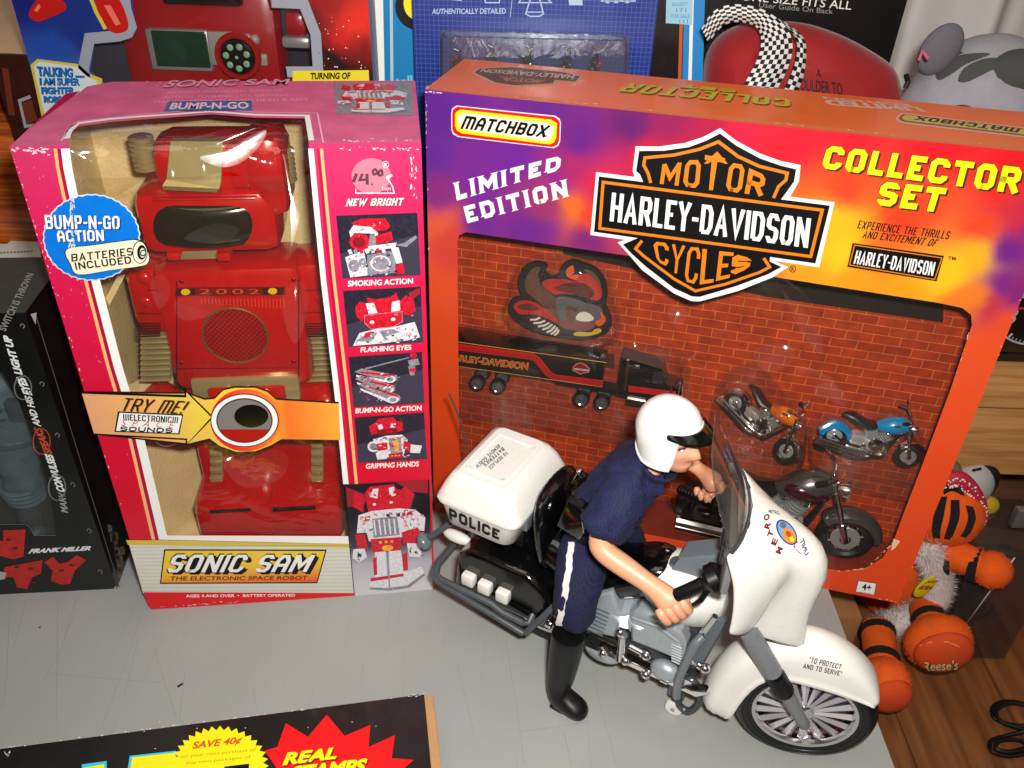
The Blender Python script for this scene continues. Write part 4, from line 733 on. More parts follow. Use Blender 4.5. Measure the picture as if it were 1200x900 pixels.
# ================================================================ motorcycle collector box
_hy, _hl = -.2257, .0142
HU = V((math.cos(_hy), math.sin(_hy), 0)); _hn = V((-math.sin(_hy), math.cos(_hy), 0)); HUP = V((0, 0, 1))*math.cos(_hl) + _hn*math.sin(_hl)
HO = V((21.6231, 12.633, .02)); HW, HH, HD = 40.83, 38.255, 9.42
HB = Face(HO, HU, HUP)
BRK = 5.6                                            # depth of the brick backdrop behind the window
def brick_mat():
    m = M('brick_print', (150, 30, 14), .45); n = m.node_tree.nodes; L = m.node_tree.links
    u = n.new('ShaderNodeUVMap'); b = n.new('ShaderNodeTexBrick'); b.inputs['Color1'].default_value = rgb((178, 58, 24)); b.inputs['Color2'].default_value = rgb((162, 48, 20)); b.inputs['Mortar'].default_value = rgb((214, 122, 44))
    b.inputs['Scale'].default_value = 1.; b.inputs['Mortar Size'].default_value = .0036; b.inputs['Mortar Smooth'].default_value = .6; b.inputs['Brick Width'].default_value = .20; b.inputs['Row Height'].default_value = .078
    no = n.new('ShaderNodeTexNoise'); no.inputs['Scale'].default_value = 9; no.inputs['Detail'].default_value = 6; L.new(u.outputs[0], no.inputs[0])
    ds = n.new('ShaderNodeVectorMath'); ds.operation = 'MULTIPLY_ADD'; ds.inputs[1].default_value = (.012, .012, 0); L.new(no.outputs[1], ds.inputs[0]); L.new(u.outputs[0], ds.inputs[2]); L.new(ds.outputs[0], b.inputs[0])
    mr = n.new('ShaderNodeMapRange'); mr.inputs[1].default_value = .3; mr.inputs[2].default_value = .7; mr.inputs[3].default_value = .72; mr.inputs[4].default_value = 1.2; L.new(no.outputs[0], mr.inputs[0])
    sc = n.new('ShaderNodeVectorMath'); sc.operation = 'SCALE'; L.new(b.outputs[0], sc.inputs[0]); L.new(mr.outputs[0], sc.inputs['Scale']); L.new(sc.outputs[0], n['Principled BSDF'].inputs['Base Color'])
    return m
TIE = [((515, 130), (88, 36, 132)), ((505, 190), (92, 40, 138)), ((512, 225), (128, 44, 120)), ((508, 262), (212, 88, 56)), ((528, 285), (200, 66, 50)), ((512, 330), (214, 78, 38)), ((600, 180), (104, 34, 138)), ((560, 215), (112, 38, 140)), ((680, 165), (96, 30, 120)), ((640, 120), (94, 32, 122)), ((740, 150), (92, 24, 96)), ((560, 262), (104, 40, 134)), ((620, 268), (104, 36, 128)), ((700, 215), (196, 34, 74)), ((680, 190), (160, 36, 92)), ((655, 210), (134, 34, 120)), ((668, 244), (218, 102, 34)), ((700, 252), (210, 60, 40)), ((690, 280), (120, 36, 104)), ((640, 240), (146, 44, 96)),
       ((790, 128), (136, 24, 78)), ((830, 150), (170, 20, 60)), ((760, 180), (196, 26, 52)), ((870, 145), (200, 24, 58)), ((930, 165), (214, 24, 44)), ((1000, 160), (212, 22, 40)), ((1100, 170), (212, 20, 34)), ((1190, 185), (214, 22, 34)), ((1240, 200), (214, 26, 34)), ((985, 225), (226, 62, 34)), ((975, 262), (238, 176, 30)), ((985, 300), (238, 186, 30)), ((955, 325), (234, 150, 32)), ((1000, 335), (236, 146, 28)), ((1060, 250), (222, 60, 30)), ((1020, 300), (226, 100, 30)), ((1060, 345), (234, 150, 26)), ((1110, 325), (238, 186, 28)), ((1140, 305), (236, 168, 30)), ((1150, 265), (224, 66, 34)), ((1130, 350), (230, 120, 34)),
       ((1190, 290), (110, 34, 122)), ((1172, 335), (120, 36, 122)), ((1160, 360), (190, 50, 70)), ((1200, 250), (196, 40, 60)), ((1225, 260), (130, 40, 110)), ((1200, 340), (130, 36, 110)), ((1180, 215), (220, 40, 34)), ((1150, 410), (230, 80, 36)), ((1120, 480), (230, 78, 34)), ((1100, 560), (228, 76, 32)), ((1060, 660), (226, 74, 32)), ((1000, 690), (224, 74, 34)), ((940, 680), (220, 72, 34)), ((800, 645), (214, 72, 34)), ((600, 605), (190, 44, 22)), ((515, 400), (208, 72, 28)), ((520, 470), (206, 70, 26)), ((525, 560), (202, 66, 26)), ((880, 315), (220, 90, 40)), ((1180, 380), (226, 76, 42))]
def tie_colour(a, b, pts):
    w_ = 0; c = [0, 0, 0]
    wob = .55*math.sin(a*.9+b*.5)+.4*math.sin(a*1.7-b*1.1+2)
    for (pa, pb), k in pts:
        q = 1/(((a-pa+wob*.5)**2+(b-pb+wob*.4)**2)+.12)**1.9; w_ += q
        for i in range(3): c[i] += q*lin(k[i])
    return [v/w_ for v in c]+[1]
def moto_box():
    t = thing('collector_box', 'big orange and purple MATCHBOX window box with motorcycles and a truck against printed bricks', 'toy box', HO, _hy)
    F = HB; P = lambda a, b, d: F.P(a, b, -d)
    F.lim = (0, 0, HW, HH)
    art = colattr('tie_dye_card', .32, coat=.2)
    win = [(536, 284), (538, 276), (546, 272), (690, 293), (910, 325), (1100, 355), (1128, 361), (1138, 369), (1139, 381), (1115, 453), (1080, 547), (1058, 604), (1047, 634), (1034, 654), (1014, 666), (985, 669), (800, 634), (560, 587), (545, 582), (541, 570), (538, 500), (537, 400)]
    wab = [F.px(*p) for p in win]; dense = []
    for i in range(len(wab)):
        a, b = wab[i], wab[(i+1) % len(wab)]; k = max(1, int(math.hypot(a[0]-b[0], a[1]-b[1])/.45))
        for j in range(k): dense.append((a[0]+(b[0]-a[0])*j/k, a[1]+(b[1]-a[1])*j/k))
    cx = sum(p[0] for p in dense)/len(dense); cy = sum(p[1] for p in dense)/len(dense)
    def outer(p):
        dx, dy = p[0]-cx, p[1]-cy; k = min(((HW-cx)/dx if dx > 0 else -cx/dx if dx < 0 else 9e9), ((HH-cy)/dy if dy > 0 else -cy/dy if dy < 0 else 9e9)); return [cx+dx*k, cy+dy*k]
    out = [outer(p) for p in dense]
    for c in ((0, 0), (HW, 0), (HW, HH), (0, HH)):
        i = min(range(len(out)), key=lambda q: (out[q][0]-c[0])**2+(out[q][1]-c[1])**2); out[i] = list(c)
    mb = MB(); ly = mb.bm.loops.layers.float_color.new('Col'); K = 26; pts = [(F.px(*p), c) for p, c in TIE]; rings = []; cc = {}
    for k in range(K+1):
        ring = []
        for p, o in zip(dense, out):
            q = k/K; a, b = p[0]+(o[0]-p[0])*q, p[1]+(o[1]-p[1])*q; v = mb.vert(F.P(a, b)); cc[v] = tie_colour(a, b, pts); ring.append(v)
        rings.append(ring)
    n = len(dense)
    for k in range(K):
        for i in range(n):
            f_ = mb.f([rings[k][i], rings[k][(i+1) % n], rings[k+1][(i+1) % n], rings[k+1][i]], art)
            if f_:
                for lp in f_.loops: lp[ly] = cc[lp.vert]
    mb.bm.normal_update()
    for f_ in mb.bm.faces:
        if f_.normal.dot(F.n) < 0: f_.normal_flip()
    mb.build('front_panel', t, sharp=0)
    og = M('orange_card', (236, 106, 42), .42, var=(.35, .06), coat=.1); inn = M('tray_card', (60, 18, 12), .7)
    mb = MB()
    for q in ([P(0, 0, 0), P(0, 0, HD), P(0, HH, HD), P(0, HH, 0)], [P(HW, 0, 0), P(HW, HH, 0), P(HW, HH, HD), P(HW, 0, HD)], [P(0, 0, HD), P(HW, 0, HD), P(HW, HH, HD), P(0, HH, HD)], [P(0, 0, 0), P(HW, 0, 0), P(HW, 0, HD), P(0, 0, HD)]): mb.poly(q, og)
    mb.build('carton', t)
    FT = Face(P(0, HH, 0), HU, P(0, 0, 1)-P(0, 0, 0), HUP); FT.lim = (0, 0, HW, HD)
    mb = MB(); panel(mb, FT, [(0, 0), (HW, 0), (HW, HD), (0, HD)], og, lift=.004)
    edge = M('orange_edge', (222, 116, 70), .45); mb.pp(FT, [(498, 104), (1264, 183), (1262, 179), (500, 100.5)], edge, .016)
    br = M('top_logo_brown', (96, 50, 26), .5); cr = M('top_logo_line', (206, 160, 120), .5); ty = M('top_yellow', (196, 176, 40), .5)
    mb.pp(FT, [(553, 86), (560, 80), (600, 78), (660, 84), (683, 90), (676, 97), (652, 95), (650, 99), (603, 102), (578, 98), (565, 92)], cr, .02); mb.pp(FT, [(556, 85.5), (562, 81), (600, 79), (660, 85), (680, 90), (674, 96), (650, 94), (648, 98), (603, 100.5), (580, 97), (568, 91)], br, .032)
    mb.text(FT, 'HARLEY-DAVIDSON', [(674, 88.2), (566, 81.5), (562, 85), (671, 93.5)], M('top_logo_text', (214, 178, 150), .5), .045, .02); mb.text(FT, 'MOTOR', [(640, 94.5), (585, 90), (590, 95.5), (630, 98)], M('top_logo_orange', (190, 110, 50), .5), .045, .03)
    for dx, dy, m, lf in ((1.2, 1, M('top_dark', (90, 60, 14), .5), .03), (0, 0, ty, .045)):
        block(mb, FT, 'COLLECTOR', [(924+dx, 117+dy), (737+dx, 98+dy), (724+dx, 107.5+dy), (928+dx, 126+dy)], m, lf, .33, .22, .1); block(mb, FT, 'SET', [(862+dx, 106+dy), (800+dx, 99.5+dy), (797+dx, 103+dy), (862+dx, 109.5+dy)], m, lf, .33, .22, .1)
    pw = M('top_pale', (214, 170, 150), .5); mb.text(FT, 'LIMITED', [(1075, 126), (965, 116.5), (968, 123.5), (1086, 132)], pw, .03, .05); mb.text(FT, 'EDITION', [(1062, 122.5), (963, 113.5), (965, 116), (1070, 125.3)], pw, .03, .05)
    mb.pp(FT, [(1050, 138), (1056, 132.5), (1262, 157), (1262, 169), (1058, 145), (1051, 142)], pw, .02); mb.pp(FT, [(1053, 138), (1058, 134), (1262, 158.5), (1262, 167), (1059, 143.3), (1054, 141)], M('top_red', (170, 70, 30), .5), .032); mb.pp(FT, [(1057, 138), (1061, 135.3), (1260, 159.5), (1260, 165.5), (1061, 142), (1058, 140.5)], M('top_sticker_yellow', (196, 176, 90), .5), .044)
    block(mb, FT, 'mATCHBOX', [(1196, 152), (1075, 137.3), (1071, 141.2), (1192, 156.3)], M('top_black', (40, 28, 20), .5), .06, .3, .2)
    scuffs(mb, FT, [(500, 103), (800, 134), (1200, 175)], 40, M('worn_orange', (236, 190, 160), .8), 1.2, 1.5); scuffs(mb, FT, [(500, 104), (543, 73)], 10, M('worn_orange'), 1.2, 1.6); scuffs(mb, FT, [(500, 103), (504, 99)], 12, WHITE, 1.5, 2.6)
    mb.build('top_panel', t)
    # tray with printed brick wall
    FB = F.off(BRK); mb = MB(); panel(mb, FB, [(.4, .4), (HW-.4, .4), (HW-.4, HH-.4), (.4, HH-.4)], brick_mat())
    soot = M('sign_band_print', (34, 22, 16), .5); mor = M('mortar_print', (170, 76, 28), .5)
    mb.pp(FB, [(660, 278), (700, 285), (1106, 348), (1105, 378), (900, 348), (728, 312), (660, 298)], soot, .012); mb.line(FB, [(728, 315), (900, 351), (1106, 381), (1108, 350)], .05, mor, .02)
    for k in range(30):
        x_ = 560+k*18.6; y_ = 318+(x_-700)*.172 if x_ > 700 else 290+(x_-520)*.15; mb.line(FB, [(x_, y_-2), (x_-1.5, y_+17)], .05, mor, .022)
    mb.line(FB, [(520, 307), (700, 334), (1128, 404)], .05, mor, .022)
    mb.pp(FB, [(540, 392), (720, 415), (720, 432), (540, 412)], M('backdrop_painted_shade', (70, 22, 12), .5), .012)  # darkness behind the blistered trailer, painted onto the bricks
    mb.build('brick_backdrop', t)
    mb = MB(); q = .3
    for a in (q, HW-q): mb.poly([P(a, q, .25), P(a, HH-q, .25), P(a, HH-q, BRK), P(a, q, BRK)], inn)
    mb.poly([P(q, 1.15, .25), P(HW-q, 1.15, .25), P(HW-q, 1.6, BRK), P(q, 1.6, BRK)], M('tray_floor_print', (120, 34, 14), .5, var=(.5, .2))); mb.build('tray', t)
    # printing
    mb = MB(); Z = lambda pts: [(690+x_/4, 140+y_/4) for x_, y_ in pts]
    orr = M('orange_print', (226, 124, 20), .38)
    top_w = [(220, 125), (330, 126), (450, 110), (540, 80), (615, 40), (690, 98), (800, 158), (900, 194), (993, 213), (985, 290), (965, 325), (945, 358), (900, 390), (255, 310), (215, 268), (206, 240)]
    bot_w = [(135, 575), (230, 545), (880, 640), (848, 655), (935, 690), (860, 740), (700, 803), (520, 852), (480, 850), (400, 815), (250, 705), (190, 635)]
    mb.pp(F, Z(top_w), WHITE, .03); mb.pp(F, Z(bot_w), WHITE, .03); mb.pp(F, Z([(35, 246), (1152, 387), (1080, 692), (8, 540)]), WHITE, .042)
    top_b = [(236, 146), (350, 145), (470, 128), (550, 98), (615, 64), (690, 120), (800, 180), (900, 215), (972, 232), (962, 290), (935, 328), (900, 376), (255, 292), (240, 256), (222, 240)]
    bot_b = [(160, 584), (240, 550), (850, 640), (848, 664), (903, 690), (840, 724), (690, 780), (520, 830), (485, 828), (400, 790), (270, 690), (205, 632)]
    mb.pp(F, Z(top_b), BLACK, .055); mb.pp(F, Z(bot_b), BLACK, .055); mb.pp(F, Z([(48, 265), (1130, 402), (1062, 673), (25, 525)]), BLACK, .067)
    lw = .21
    mb.line(F, Z([(291, 296), (278, 250), (258, 212), (264, 178), (400, 165), (520, 138), (608, 103), (700, 172), (800, 218), (930, 250), (924, 282), (890, 312), (866, 366)]), lw, orr, .07); mb.line(F, Z([(250, 566), (220, 604), (260, 640), (400, 745), (500, 802), (640, 770), (800, 715), (848, 690), (820, 648)]), lw, orr, .07)
    mb.line(F, Z([(68, 292), (1094, 423), (1040, 640), (52, 508)]), lw, orr, .085, True)
    T_ = lambda s_, q, m, lf, b_=.04, sh=0: mb.text(F, s_, Z(q), m, lf, b_, sh)
    block(mb, F, 'HaRLEY-DaVIDSON', Z([(98, 474), (1026, 600), (1042, 462), (110, 340)]), WHITE, .09, .34, .16)
    for s_, q in (('M', [(333, 300), (420, 309), (436, 200), (346, 208)]), ('O', [(440, 312), (516, 322), (528, 188), (456, 190)]), ('T', [(540, 326), (605, 333), (640, 180), (545, 165)]), ('O', [(640, 330), (714, 345), (734, 212), (662, 200)]), ('R', [(730, 345), (812, 358), (832, 262), (752, 226)])): block(mb, F, s_, Z(q), orr, .07, .27)
    mb.pp(F, Z([(540, 205), (602, 148), (652, 205), (636, 206), (605, 178), (556, 206)]), orr, .078)
    for s_, q in (('C', [(322, 664), (372, 690), (376, 578), (300, 570)]), ('Y', [(385, 716), (430, 722), (452, 590), (392, 582)]), ('C', [(448, 755), (505, 772), (528, 600), (466, 595)]), ('L', [(520, 772), (584, 762), (600, 612), (534, 604)]), ('E', [(596, 756), (660, 740), (680, 622), (612, 615)]), ('S', [(664, 734), (752, 694), (764, 650), (676, 626)])): block(mb, F, s_, Z(q), orr, .07, .25)
    mb.line(F, [(929+3.6*math.cos(a), 315+3.8*math.sin(a)) for a in [k*.5 for k in range(13)]], .05, BLACK, .03, True); mb.text(F, 'R', [(927.3, 317.3), (931, 317.6), (931, 313), (927.5, 312.7)], BLACK, .03, .02)
    rr = lambda k: [(529+k, 132+k*.5), (530+k, 127+k), (535+k, 123.5+k), (651-k, 135.5+k), (656-k, 139+k), (657.5-k, 144), (656.5-k, 166-k), (654-k, 171-k), (649-k, 173.5-k), (537+k, 160.5-k), (531+k, 157-k), (529+k, 152-k)]
    mb.pp(F, rr(0), M('pale_outline', (240, 214, 220)), .03); mb.pp(F, rr(1.2), RED, .042); mb.pp(F, rr(4.5), YEL, .055); mb.pp(F, rr(8.5), M('inner_cream', (244, 240, 214), .4), .067)
    block(mb, F, 'mATCHBOX', [(541, 150.5), (640, 161), (644, 146.5), (545, 135)], BLACK, .08, .31, .18, .18); mb.text(F, 'R', [(639.5, 161), (642, 161.3), (642, 158), (639.5, 157.7)], BLACK, .085, 0)
    block(mb, F, 'LIMITED', [(535.5, 235), (656, 199), (658, 182), (532, 214)], WHITE, .03, .3, .32, 0, 1.); block(mb, F, 'EDITION', [(548, 261.5), (666, 230), (663, 210), (543, 242)], WHITE, .03, .3, .32, 0, 1.)
    for dx, dy, m, lf, b_ in ((2.2, 2.2, M('title_shadow', (70, 20, 10)), .03, .06), (-.7, -.7, MATS['title_shadow'], .03, .06), (0, 0, M('title_yellow', (244, 234, 20), .35), .05, .04)):
        block(mb, F, 'COLLECTOR', [(964+dx, 197+dy), (1193+dx, 227+dy), (1197+dx, 196+dy), (968+dx, 170+dy)], m, lf, .33, .22, .12); block(mb, F, 'SET', [(1028+dx, 240+dy), (1103+dx, 249+dy), (1108+dx, 220+dy), (1032+dx, 212+dy)], m, lf, .33, .22, .12)
    dk = M('dark_text_print', (44, 14, 10), .4); block(mb, F, 'EXPERIENCE THE THRILLS', [(1005, 267.5), (1112, 280.5), (1114, 271), (1006.5, 258)], dk, .03, .3, .26, .15); block(mb, F, 'aND EXCITEMENT OF', [(1011, 278.5), (1096, 289), (1100, 280.5), (1013, 270)], dk, .03, .3, .26, .15)
    hq = lambda k: [(999+k, 284.5+k), (1106-k, 299.5+k), (1097.5-k, 329.5-k), (993+k, 312.5-k)]
    mb.pp(F, hq(0), BLACK, .03); mb.line(F, hq(2.4), .07, orr, .045, True); block(mb, F, 'HaRLEY-DaVIDSON', [(1000, 308.5), (1093, 323), (1096.5, 307), (1004, 293)], WHITE, .047, .34, .18); mb.text(F, 'TM', [(1111, 304), (1120, 305), (1120, 301), (1111, 300)], dk, .03, .02)
    lq = lambda k: [(1006+k, 680.5+k*.7), (1026.5-k, 683.5+k*.7), (1024-k, 696.5-k*.7), (1003+k, 692.8-k*.7)]
    mb.pp(F, lq(-.6), BLACK, .03); mb.pp(F, lq(0), WHITE, .045); mb.text(F, '4+', [(1009.5, 690.5), (1020.5, 692), (1021.5, 684.5), (1011, 683)], BLACK, .06, .03); mb.line(F, [(1007, 693), (1021, 695)], .05, GREY, .06)
    wn = M('worn_orange'); scuffs(mb, F, [(1198, 345), (1130, 520), (1089, 620), (1055, 700)], 34, wn, 1.2, 1.4); scuffs(mb, F, [(980, 669), (1015, 666), (1046, 636)], 46, wn, .8, 1.5); mb.pp(F, [(1047, 631), (1055, 634), (1049, 642), (1044, 645)], wn, .03); scuffs(mb, F, [(1030, 703), (1052, 706), (1062, 700)], 22, wn, 1.5, 1.6); scuffs(mb, F, [(1139, 375), (1118, 450)], 10, wn, .8, 1.6); scuffs(mb, F, [(499, 110), (500, 160), (503, 300)], 20, wn, .8, 1.3); scuffs(mb, F, [(500, 108), (520, 108)], 8, WHITE, 1.2, 1.8)
    mb.build('printing', t)
    # clear window and blister bubbles
    film = clear('window_film', (252, 250, 246), .05, (.10, .5), .008, 1.0); mb = MB(); panel(mb, F, [(a+(a-cx)*.02, b+(b-cy)*.02) for a, b in dense], film, lift=-.06)
    hz = MATS['flash_haze_patch']; gf = MATS['glint_cellophane']  # glare and glints on this window are added patches too
    for px, m_, of in (([(916, 338), (928, 352), (950, 372), (964, 398), (962, 416), (944, 396), (930, 372)], hz, (.05, .04)), ([(884, 410), (905, 402), (930, 408), (925, 428), (900, 436), (886, 425)], hz, (.0, .08)), ([(955, 452), (975, 450), (990, 462), (991, 476), (972, 470), (957, 464)], hz, (.04, .0)), ([(783, 362), (795, 358), (806, 366), (798, 380), (786, 376)], hz, (0, .03)), ([(586, 466), (598, 462), (604, 490), (600, 520), (590, 512)], hz, (.05, .05)), ([(915, 406), (921, 403), (926, 408), (920, 412)], gf, (0, 0)), ([(790, 366), (796, 364), (798, 370), (792, 372)], gf, (0, 0)), ([(718, 478), (730, 486), (735, 500), (724, 494)], hz, (.03, .06)), ([(960, 500), (975, 492), (980, 496), (964, 505)], gf, (0, 0)), ([(770, 522), (788, 514), (792, 517), (776, 527)], hz, (.02, .02))): flash_glare(mb, F, sp2(px, 3), -.12, m_, .004, of)
    mb.build('window_film', t)
    bl = clear('blister_plastic', (250, 247, 243), .06, (.5, .3), .01, 1.0); mb = MB(inbox(F)); FBk = F.off(BRK-.1)
    def bubble(px, h_, ins=.5):
        c = sp2(px, 5); base = [FBk.px(*p) for p in c]; mx = sum(p[0] for p in base)/len(base); my = sum(p[1] for p in base)/len(base)
        def ring(k, d): return [(mx+(p[0]-mx)*k, my+(p[1]-my)*k, d) for p in base]
        mb.loft([ring(1.06, BRK-.08), ring(1.0, BRK-.2), ring(.97, BRK-h_*.5), ring(.93, BRK-h_*.9), ring(.86, BRK-h_)], bl)
    bubble([(592, 372), (596, 350), (604, 320), (625, 303), (665, 300), (700, 310), (718, 345), (722, 392), (700, 404), (640, 404)], 1.6)
    bubble([(520, 392), (640, 388), (720, 402), (790, 412), (800, 440), (798, 492), (740, 492), (640, 470), (520, 456)], 4.6)
    bubble([(836, 470), (860, 436), (890, 432), (925, 470), (946, 500), (930, 530), (880, 532), (838, 520)], 4.4)
    bubble([(948, 505), (975, 488), (1010, 496), (1040, 484), (1066, 490), (1086, 535), (1074, 556), (1010, 546), (955, 545)], 4.2)
    mb.build('blister', t)
moto_box()
# ---------------------------------------------------------------- die-cast motorcycles (x forward, y up, z away from the viewer; wheelbase 10)
def tr2(F, px, d, s, roll=0., yaw=0.):
    """local motorcycle frame -> world: front wheel hub at pixel px, depth d behind the window"""
    a, b = F.off(d).px(*px); c, sn = math.cos(roll), math.sin(roll); cy, sy = math.cos(yaw), math.sin(yaw)
    def fn(p):
        x_, y_, z_ = p.x*s, p.y*s, p.z*s; x_, z_ = x_*cy-z_*sy, x_*sy+z_*cy; x_, y_ = x_*c-y_*sn, x_*sn+y_*c
        return F.O+F.u*(a+x_)+F.v*(b+y_)-F.n*(d+z_)
    return fn
def mini_bike(name, label, T, body, group=None, trim=None, bigfender=True, detail=1, R=2.3):
    base = T(V((-5, -2.3, 0))); t = thing(name, label, 'toy motorcycle', base, 0, group); trim = trim or body
    met = CHROME; eng = M('diecast_grey', (205, 205, 206), .25, metal=.65); seat = M('seat_black', (14, 13, 13), .4)
    for cx in (0, -10):
        mb = MB(T); mb.torus((cx, 0, 0), (0, 0, 1), R-.42, .42, TYRE, 36, 10); 
        w_ = mb.build('wheel', t)
        mb = MB(T); mb.torus((cx, 0, 0), (0, 0, 1), R-.85, .13, met, 32, 8); mb.lathe([(.05, -.5), (.4, -.45), (.4, .45), (.05, .5)], (cx, 0, 0), (0, 0, 1), met, 14)
        for k in range(9 if detail else 5):
            a = 2*math.pi*k/(9 if detail else 5); mb.tube([(cx+.3*math.cos(a), .3*math.sin(a), -.1), (cx+(R-.85)*math.cos(a+.2), (R-.85)*math.sin(a+.2), -.1)], .11, met, 6)
        mb.lathe([(1.0, -.32), (1.05, -.28), (1.05, -.2), (1.0, -.18)], (cx, 0, 0), (0, 0, 1), eng, 20); mb.build('rim', w_)
    def fender(cx, a0, a1, wd, m, nm):
        mb = MB(T); rings = []
        for k in range(15):
            a = math.radians(a0+(a1-a0)*k/14); rr = R+.28; ring = []
            for z_, q in ((-wd, -.45), (-wd*.95, -.1), (-wd*.6, .12), (0, .2), (wd*.6, .12), (wd*.95, -.1), (wd, -.45), (wd*.9, -.45), (wd*.8, -.12), (0, .06), (-wd*.8, -.12), (-wd*.9, -.45)): ring.append((cx+(rr+q)*math.cos(a), (rr+q)*math.sin(a), z_))
            rings.append(ring)
        mb.loft(rings, m); mb.build(nm, t)
    fender(0, 10, 140, .78, trim if detail or trim is CHROME else CHROME, 'front_fender'); fender(-10, 15, 178, 1.0, trim if bigfender else body, 'rear_fender')
    mb = MB(T); rg = []
    for x_, y_, h_, w_ in ((-1.5, 4.35, .3, .3), (-1.9, 4.25, 1.0, .8), (-3.0, 4.15, 1.35, 1.25), (-4.2, 3.85, 1.2, 1.2), (-5.2, 3.5, .8, .85), (-5.9, 3.3, .25, .35)): rg.append([(x_, y_+h_*math.sin(q), w_*math.cos(q)) for q in [2*math.pi*k/14 for k in range(14)]])
    mb.loft(rg, body); tk = mb.build('fuel_tank', t)
    mb = MB(T); mb.ell((-3.2, 5.2, 0), (.4, .14, .4), met); mb.lathe([(.05, 0), (.62, .02), (.6, .12), (.05, .14)], (-3.3, 4.25, -1.02), (0, 0, -1), met, 18) if not detail else mb.ell((-3.6, 3.9, -.62), (1.6, .75, .72), MAROON); mb.build('tank_badge', tk)
    mb = MB(T); rg = []
    for x_, y_, h_, w_ in ((-5.2, 3.5, .2, .4), (-5.8, 3.2, .5, .95), (-6.9, 3.05, .55, 1.15), (-7.8, 3.35, .6, 1.1), (-8.8, 3.75, .5, .9), (-9.8, 3.8, .25, .5), (-10.2, 3.7, .1, .3)): rg.append([(x_, y_+h_*math.sin(q), w_*math.cos(q)) for q in [2*math.pi*k/12 for k in range(12)]])
    mb.loft(rg, seat); mb.build('seat', t)
    mb = MB(T); mb.box((-4.9, .4, 0), (3.4, 2.1, 1.9), eng, .35); mb.box((-7.1, .6, 0), (2.2, 1.8, 1.7), eng, .3)
    for an, x0 in ((22, -4.4), (-24, -5.3)):
        q = math.radians(an); d = V((math.sin(q), math.cos(q), 0))
        for k in range(7): mb.lathe([(.4, 0), (.9, .02), (.9, .14), (.4, .16)], V((x0, .9, 0))+d*(k*.27), d, eng, 14)
        mb.lathe([(.7, 0), (.85, .1), (.7, .45), (.2, .5)], V((x0, .9, 0))+d*1.9, d, met, 14)
    mb.lathe([(.05, 0), (1.0, .02), (.95, .3), (.4, .42), (.05, .44)], (-4.9, 1.0, -.95), (0, 0, -1), met, 18); mb.lathe([(.05, 0), (.6, .02), (.55, .22), (.05, .25)], (-4.2, .1, -.75), (0, 0, -1), met, 18); mb.lathe([(.05, 0), (.5, .02), (.45, .2), (.05, .25)], (-6.0, .1, -.72), (0, 0, -1), met, 18)
    mb.tube([(-9.8, .1, -.6), (-6.6, -.9, -.6), (-3.4, -.9, -.5), (-2.2, 2.6, -.1), (-1.7, 4.4, 0)], .16, M('frame_black', (20, 20, 22), .3), 8); mb.tube([(-9.8, .1, .6), (-6.6, -.9, .6), (-3.4, -.9, .5), (-2.2, 2.6, .1)], .16, MATS['frame_black'], 8)
    mb.build('engine', t)
    mb = MB(T)
    for dy, x0 in ((0, -4.0), (-.62, -5.2)): mb.tube(spline([(x0, 1.4, -.9), (x0+.7, .8, -1.05), (x0+.3, -.4+dy, -1.1), (-6.5, -.75+dy, -1.15), (-8.5, -.7+dy*.8, -1.2), (-12.2, -.45+dy*.8, -1.25)], 5), [.26]*14+[.46]*12, met, 10)
    mb.build('exhaust', t)
    mb = MB(T)
    for z_ in (-.62, .62): mb.tube([(-.02, 0, z_), (-.6, 1.6, z_)], .28, met, 10); mb.tube([(-.6, 1.6, z_), (-1.9, 5.0, z_)], .22, met, 10)
    mb.box((-1.55, 4.2, 0), (.3, .5, 1.6), met, .08); mb.box((-1.85, 4.95, 0), (.5, .2, 1.5), met, .06); mb.build('fork', t)
    mb = MB(T); mb.lathe([(.05, -.7), (.45, -.55), (.66, -.1), (.68, .25), (.6, .3), (.05, .34)], (-1.0, 4.2, 0), (1, -.05, 0), met, 18); mb.build('headlight', t)
    mb = MB(T); mb.tube(spline([(-3.4, 5.9, -2.2), (-2.6, 6.0, -1.9), (-1.9, 5.7, -1.1), (-1.85, 5.05, -.5), (-1.85, 5.05, .5), (-1.9, 5.7, 1.1), (-2.6, 6.0, 1.9), (-3.4, 5.9, 2.2)], 5), .13, met, 8); mb.tube([(-3.4, 5.9, -2.2), (-2.7, 6.0, -1.95)], .22, seat, 8); mb.tube([(-3.4, 5.9, 2.2), (-2.7, 6.0, 1.95)], .22, seat, 8)
    for z_ in (-1.7, 1.7): mb.tube([(-2.3, 5.9, z_), (-2.5, 7.0, z_*1.25)], .06, met, 6); mb.ell((-2.55, 7.1, z_*1.3), (.12, .3, .42), met)
    mb.build('handlebar', t)
    return t
GB = 'die-cast motorcycles inside the collector box'
MAROON = M('maroon_paint', (62, 14, 18), .15, metal=.3, coat=1.); SILP = M('silver_paint', (104, 99, 100), .25, metal=.7, coat=.8); BLUEP = M('turquoise_paint', (0, 128, 186), .2, coat=.8); ORP = M('orange_paint', (216, 104, 12), .2, coat=.8)
mini_bike('toy_motorcycle', 'largest boxed toy motorcycle, silver and maroon tank, its front wheel showing beside the white fairing', tr2(HB, (990, 628), 3.0, 1.16), SILP, GB, SILP, R=2.12)
mini_bike('toy_motorcycle', 'small turquoise blue toy motorcycle at the right end of the collector box', tr2(HB, (1064, 534), 2.6, .58, -.14), BLUEP, GB, BLUEP, detail=0, R=1.75)
mini_bike('toy_motorcycle', 'small orange and chrome toy motorcycle nose down beside the white helmet', tr2(HB, (922, 528), 2.2, .56, -.42, -.5), ORP, GB, CHROME, detail=0, R=1.9)
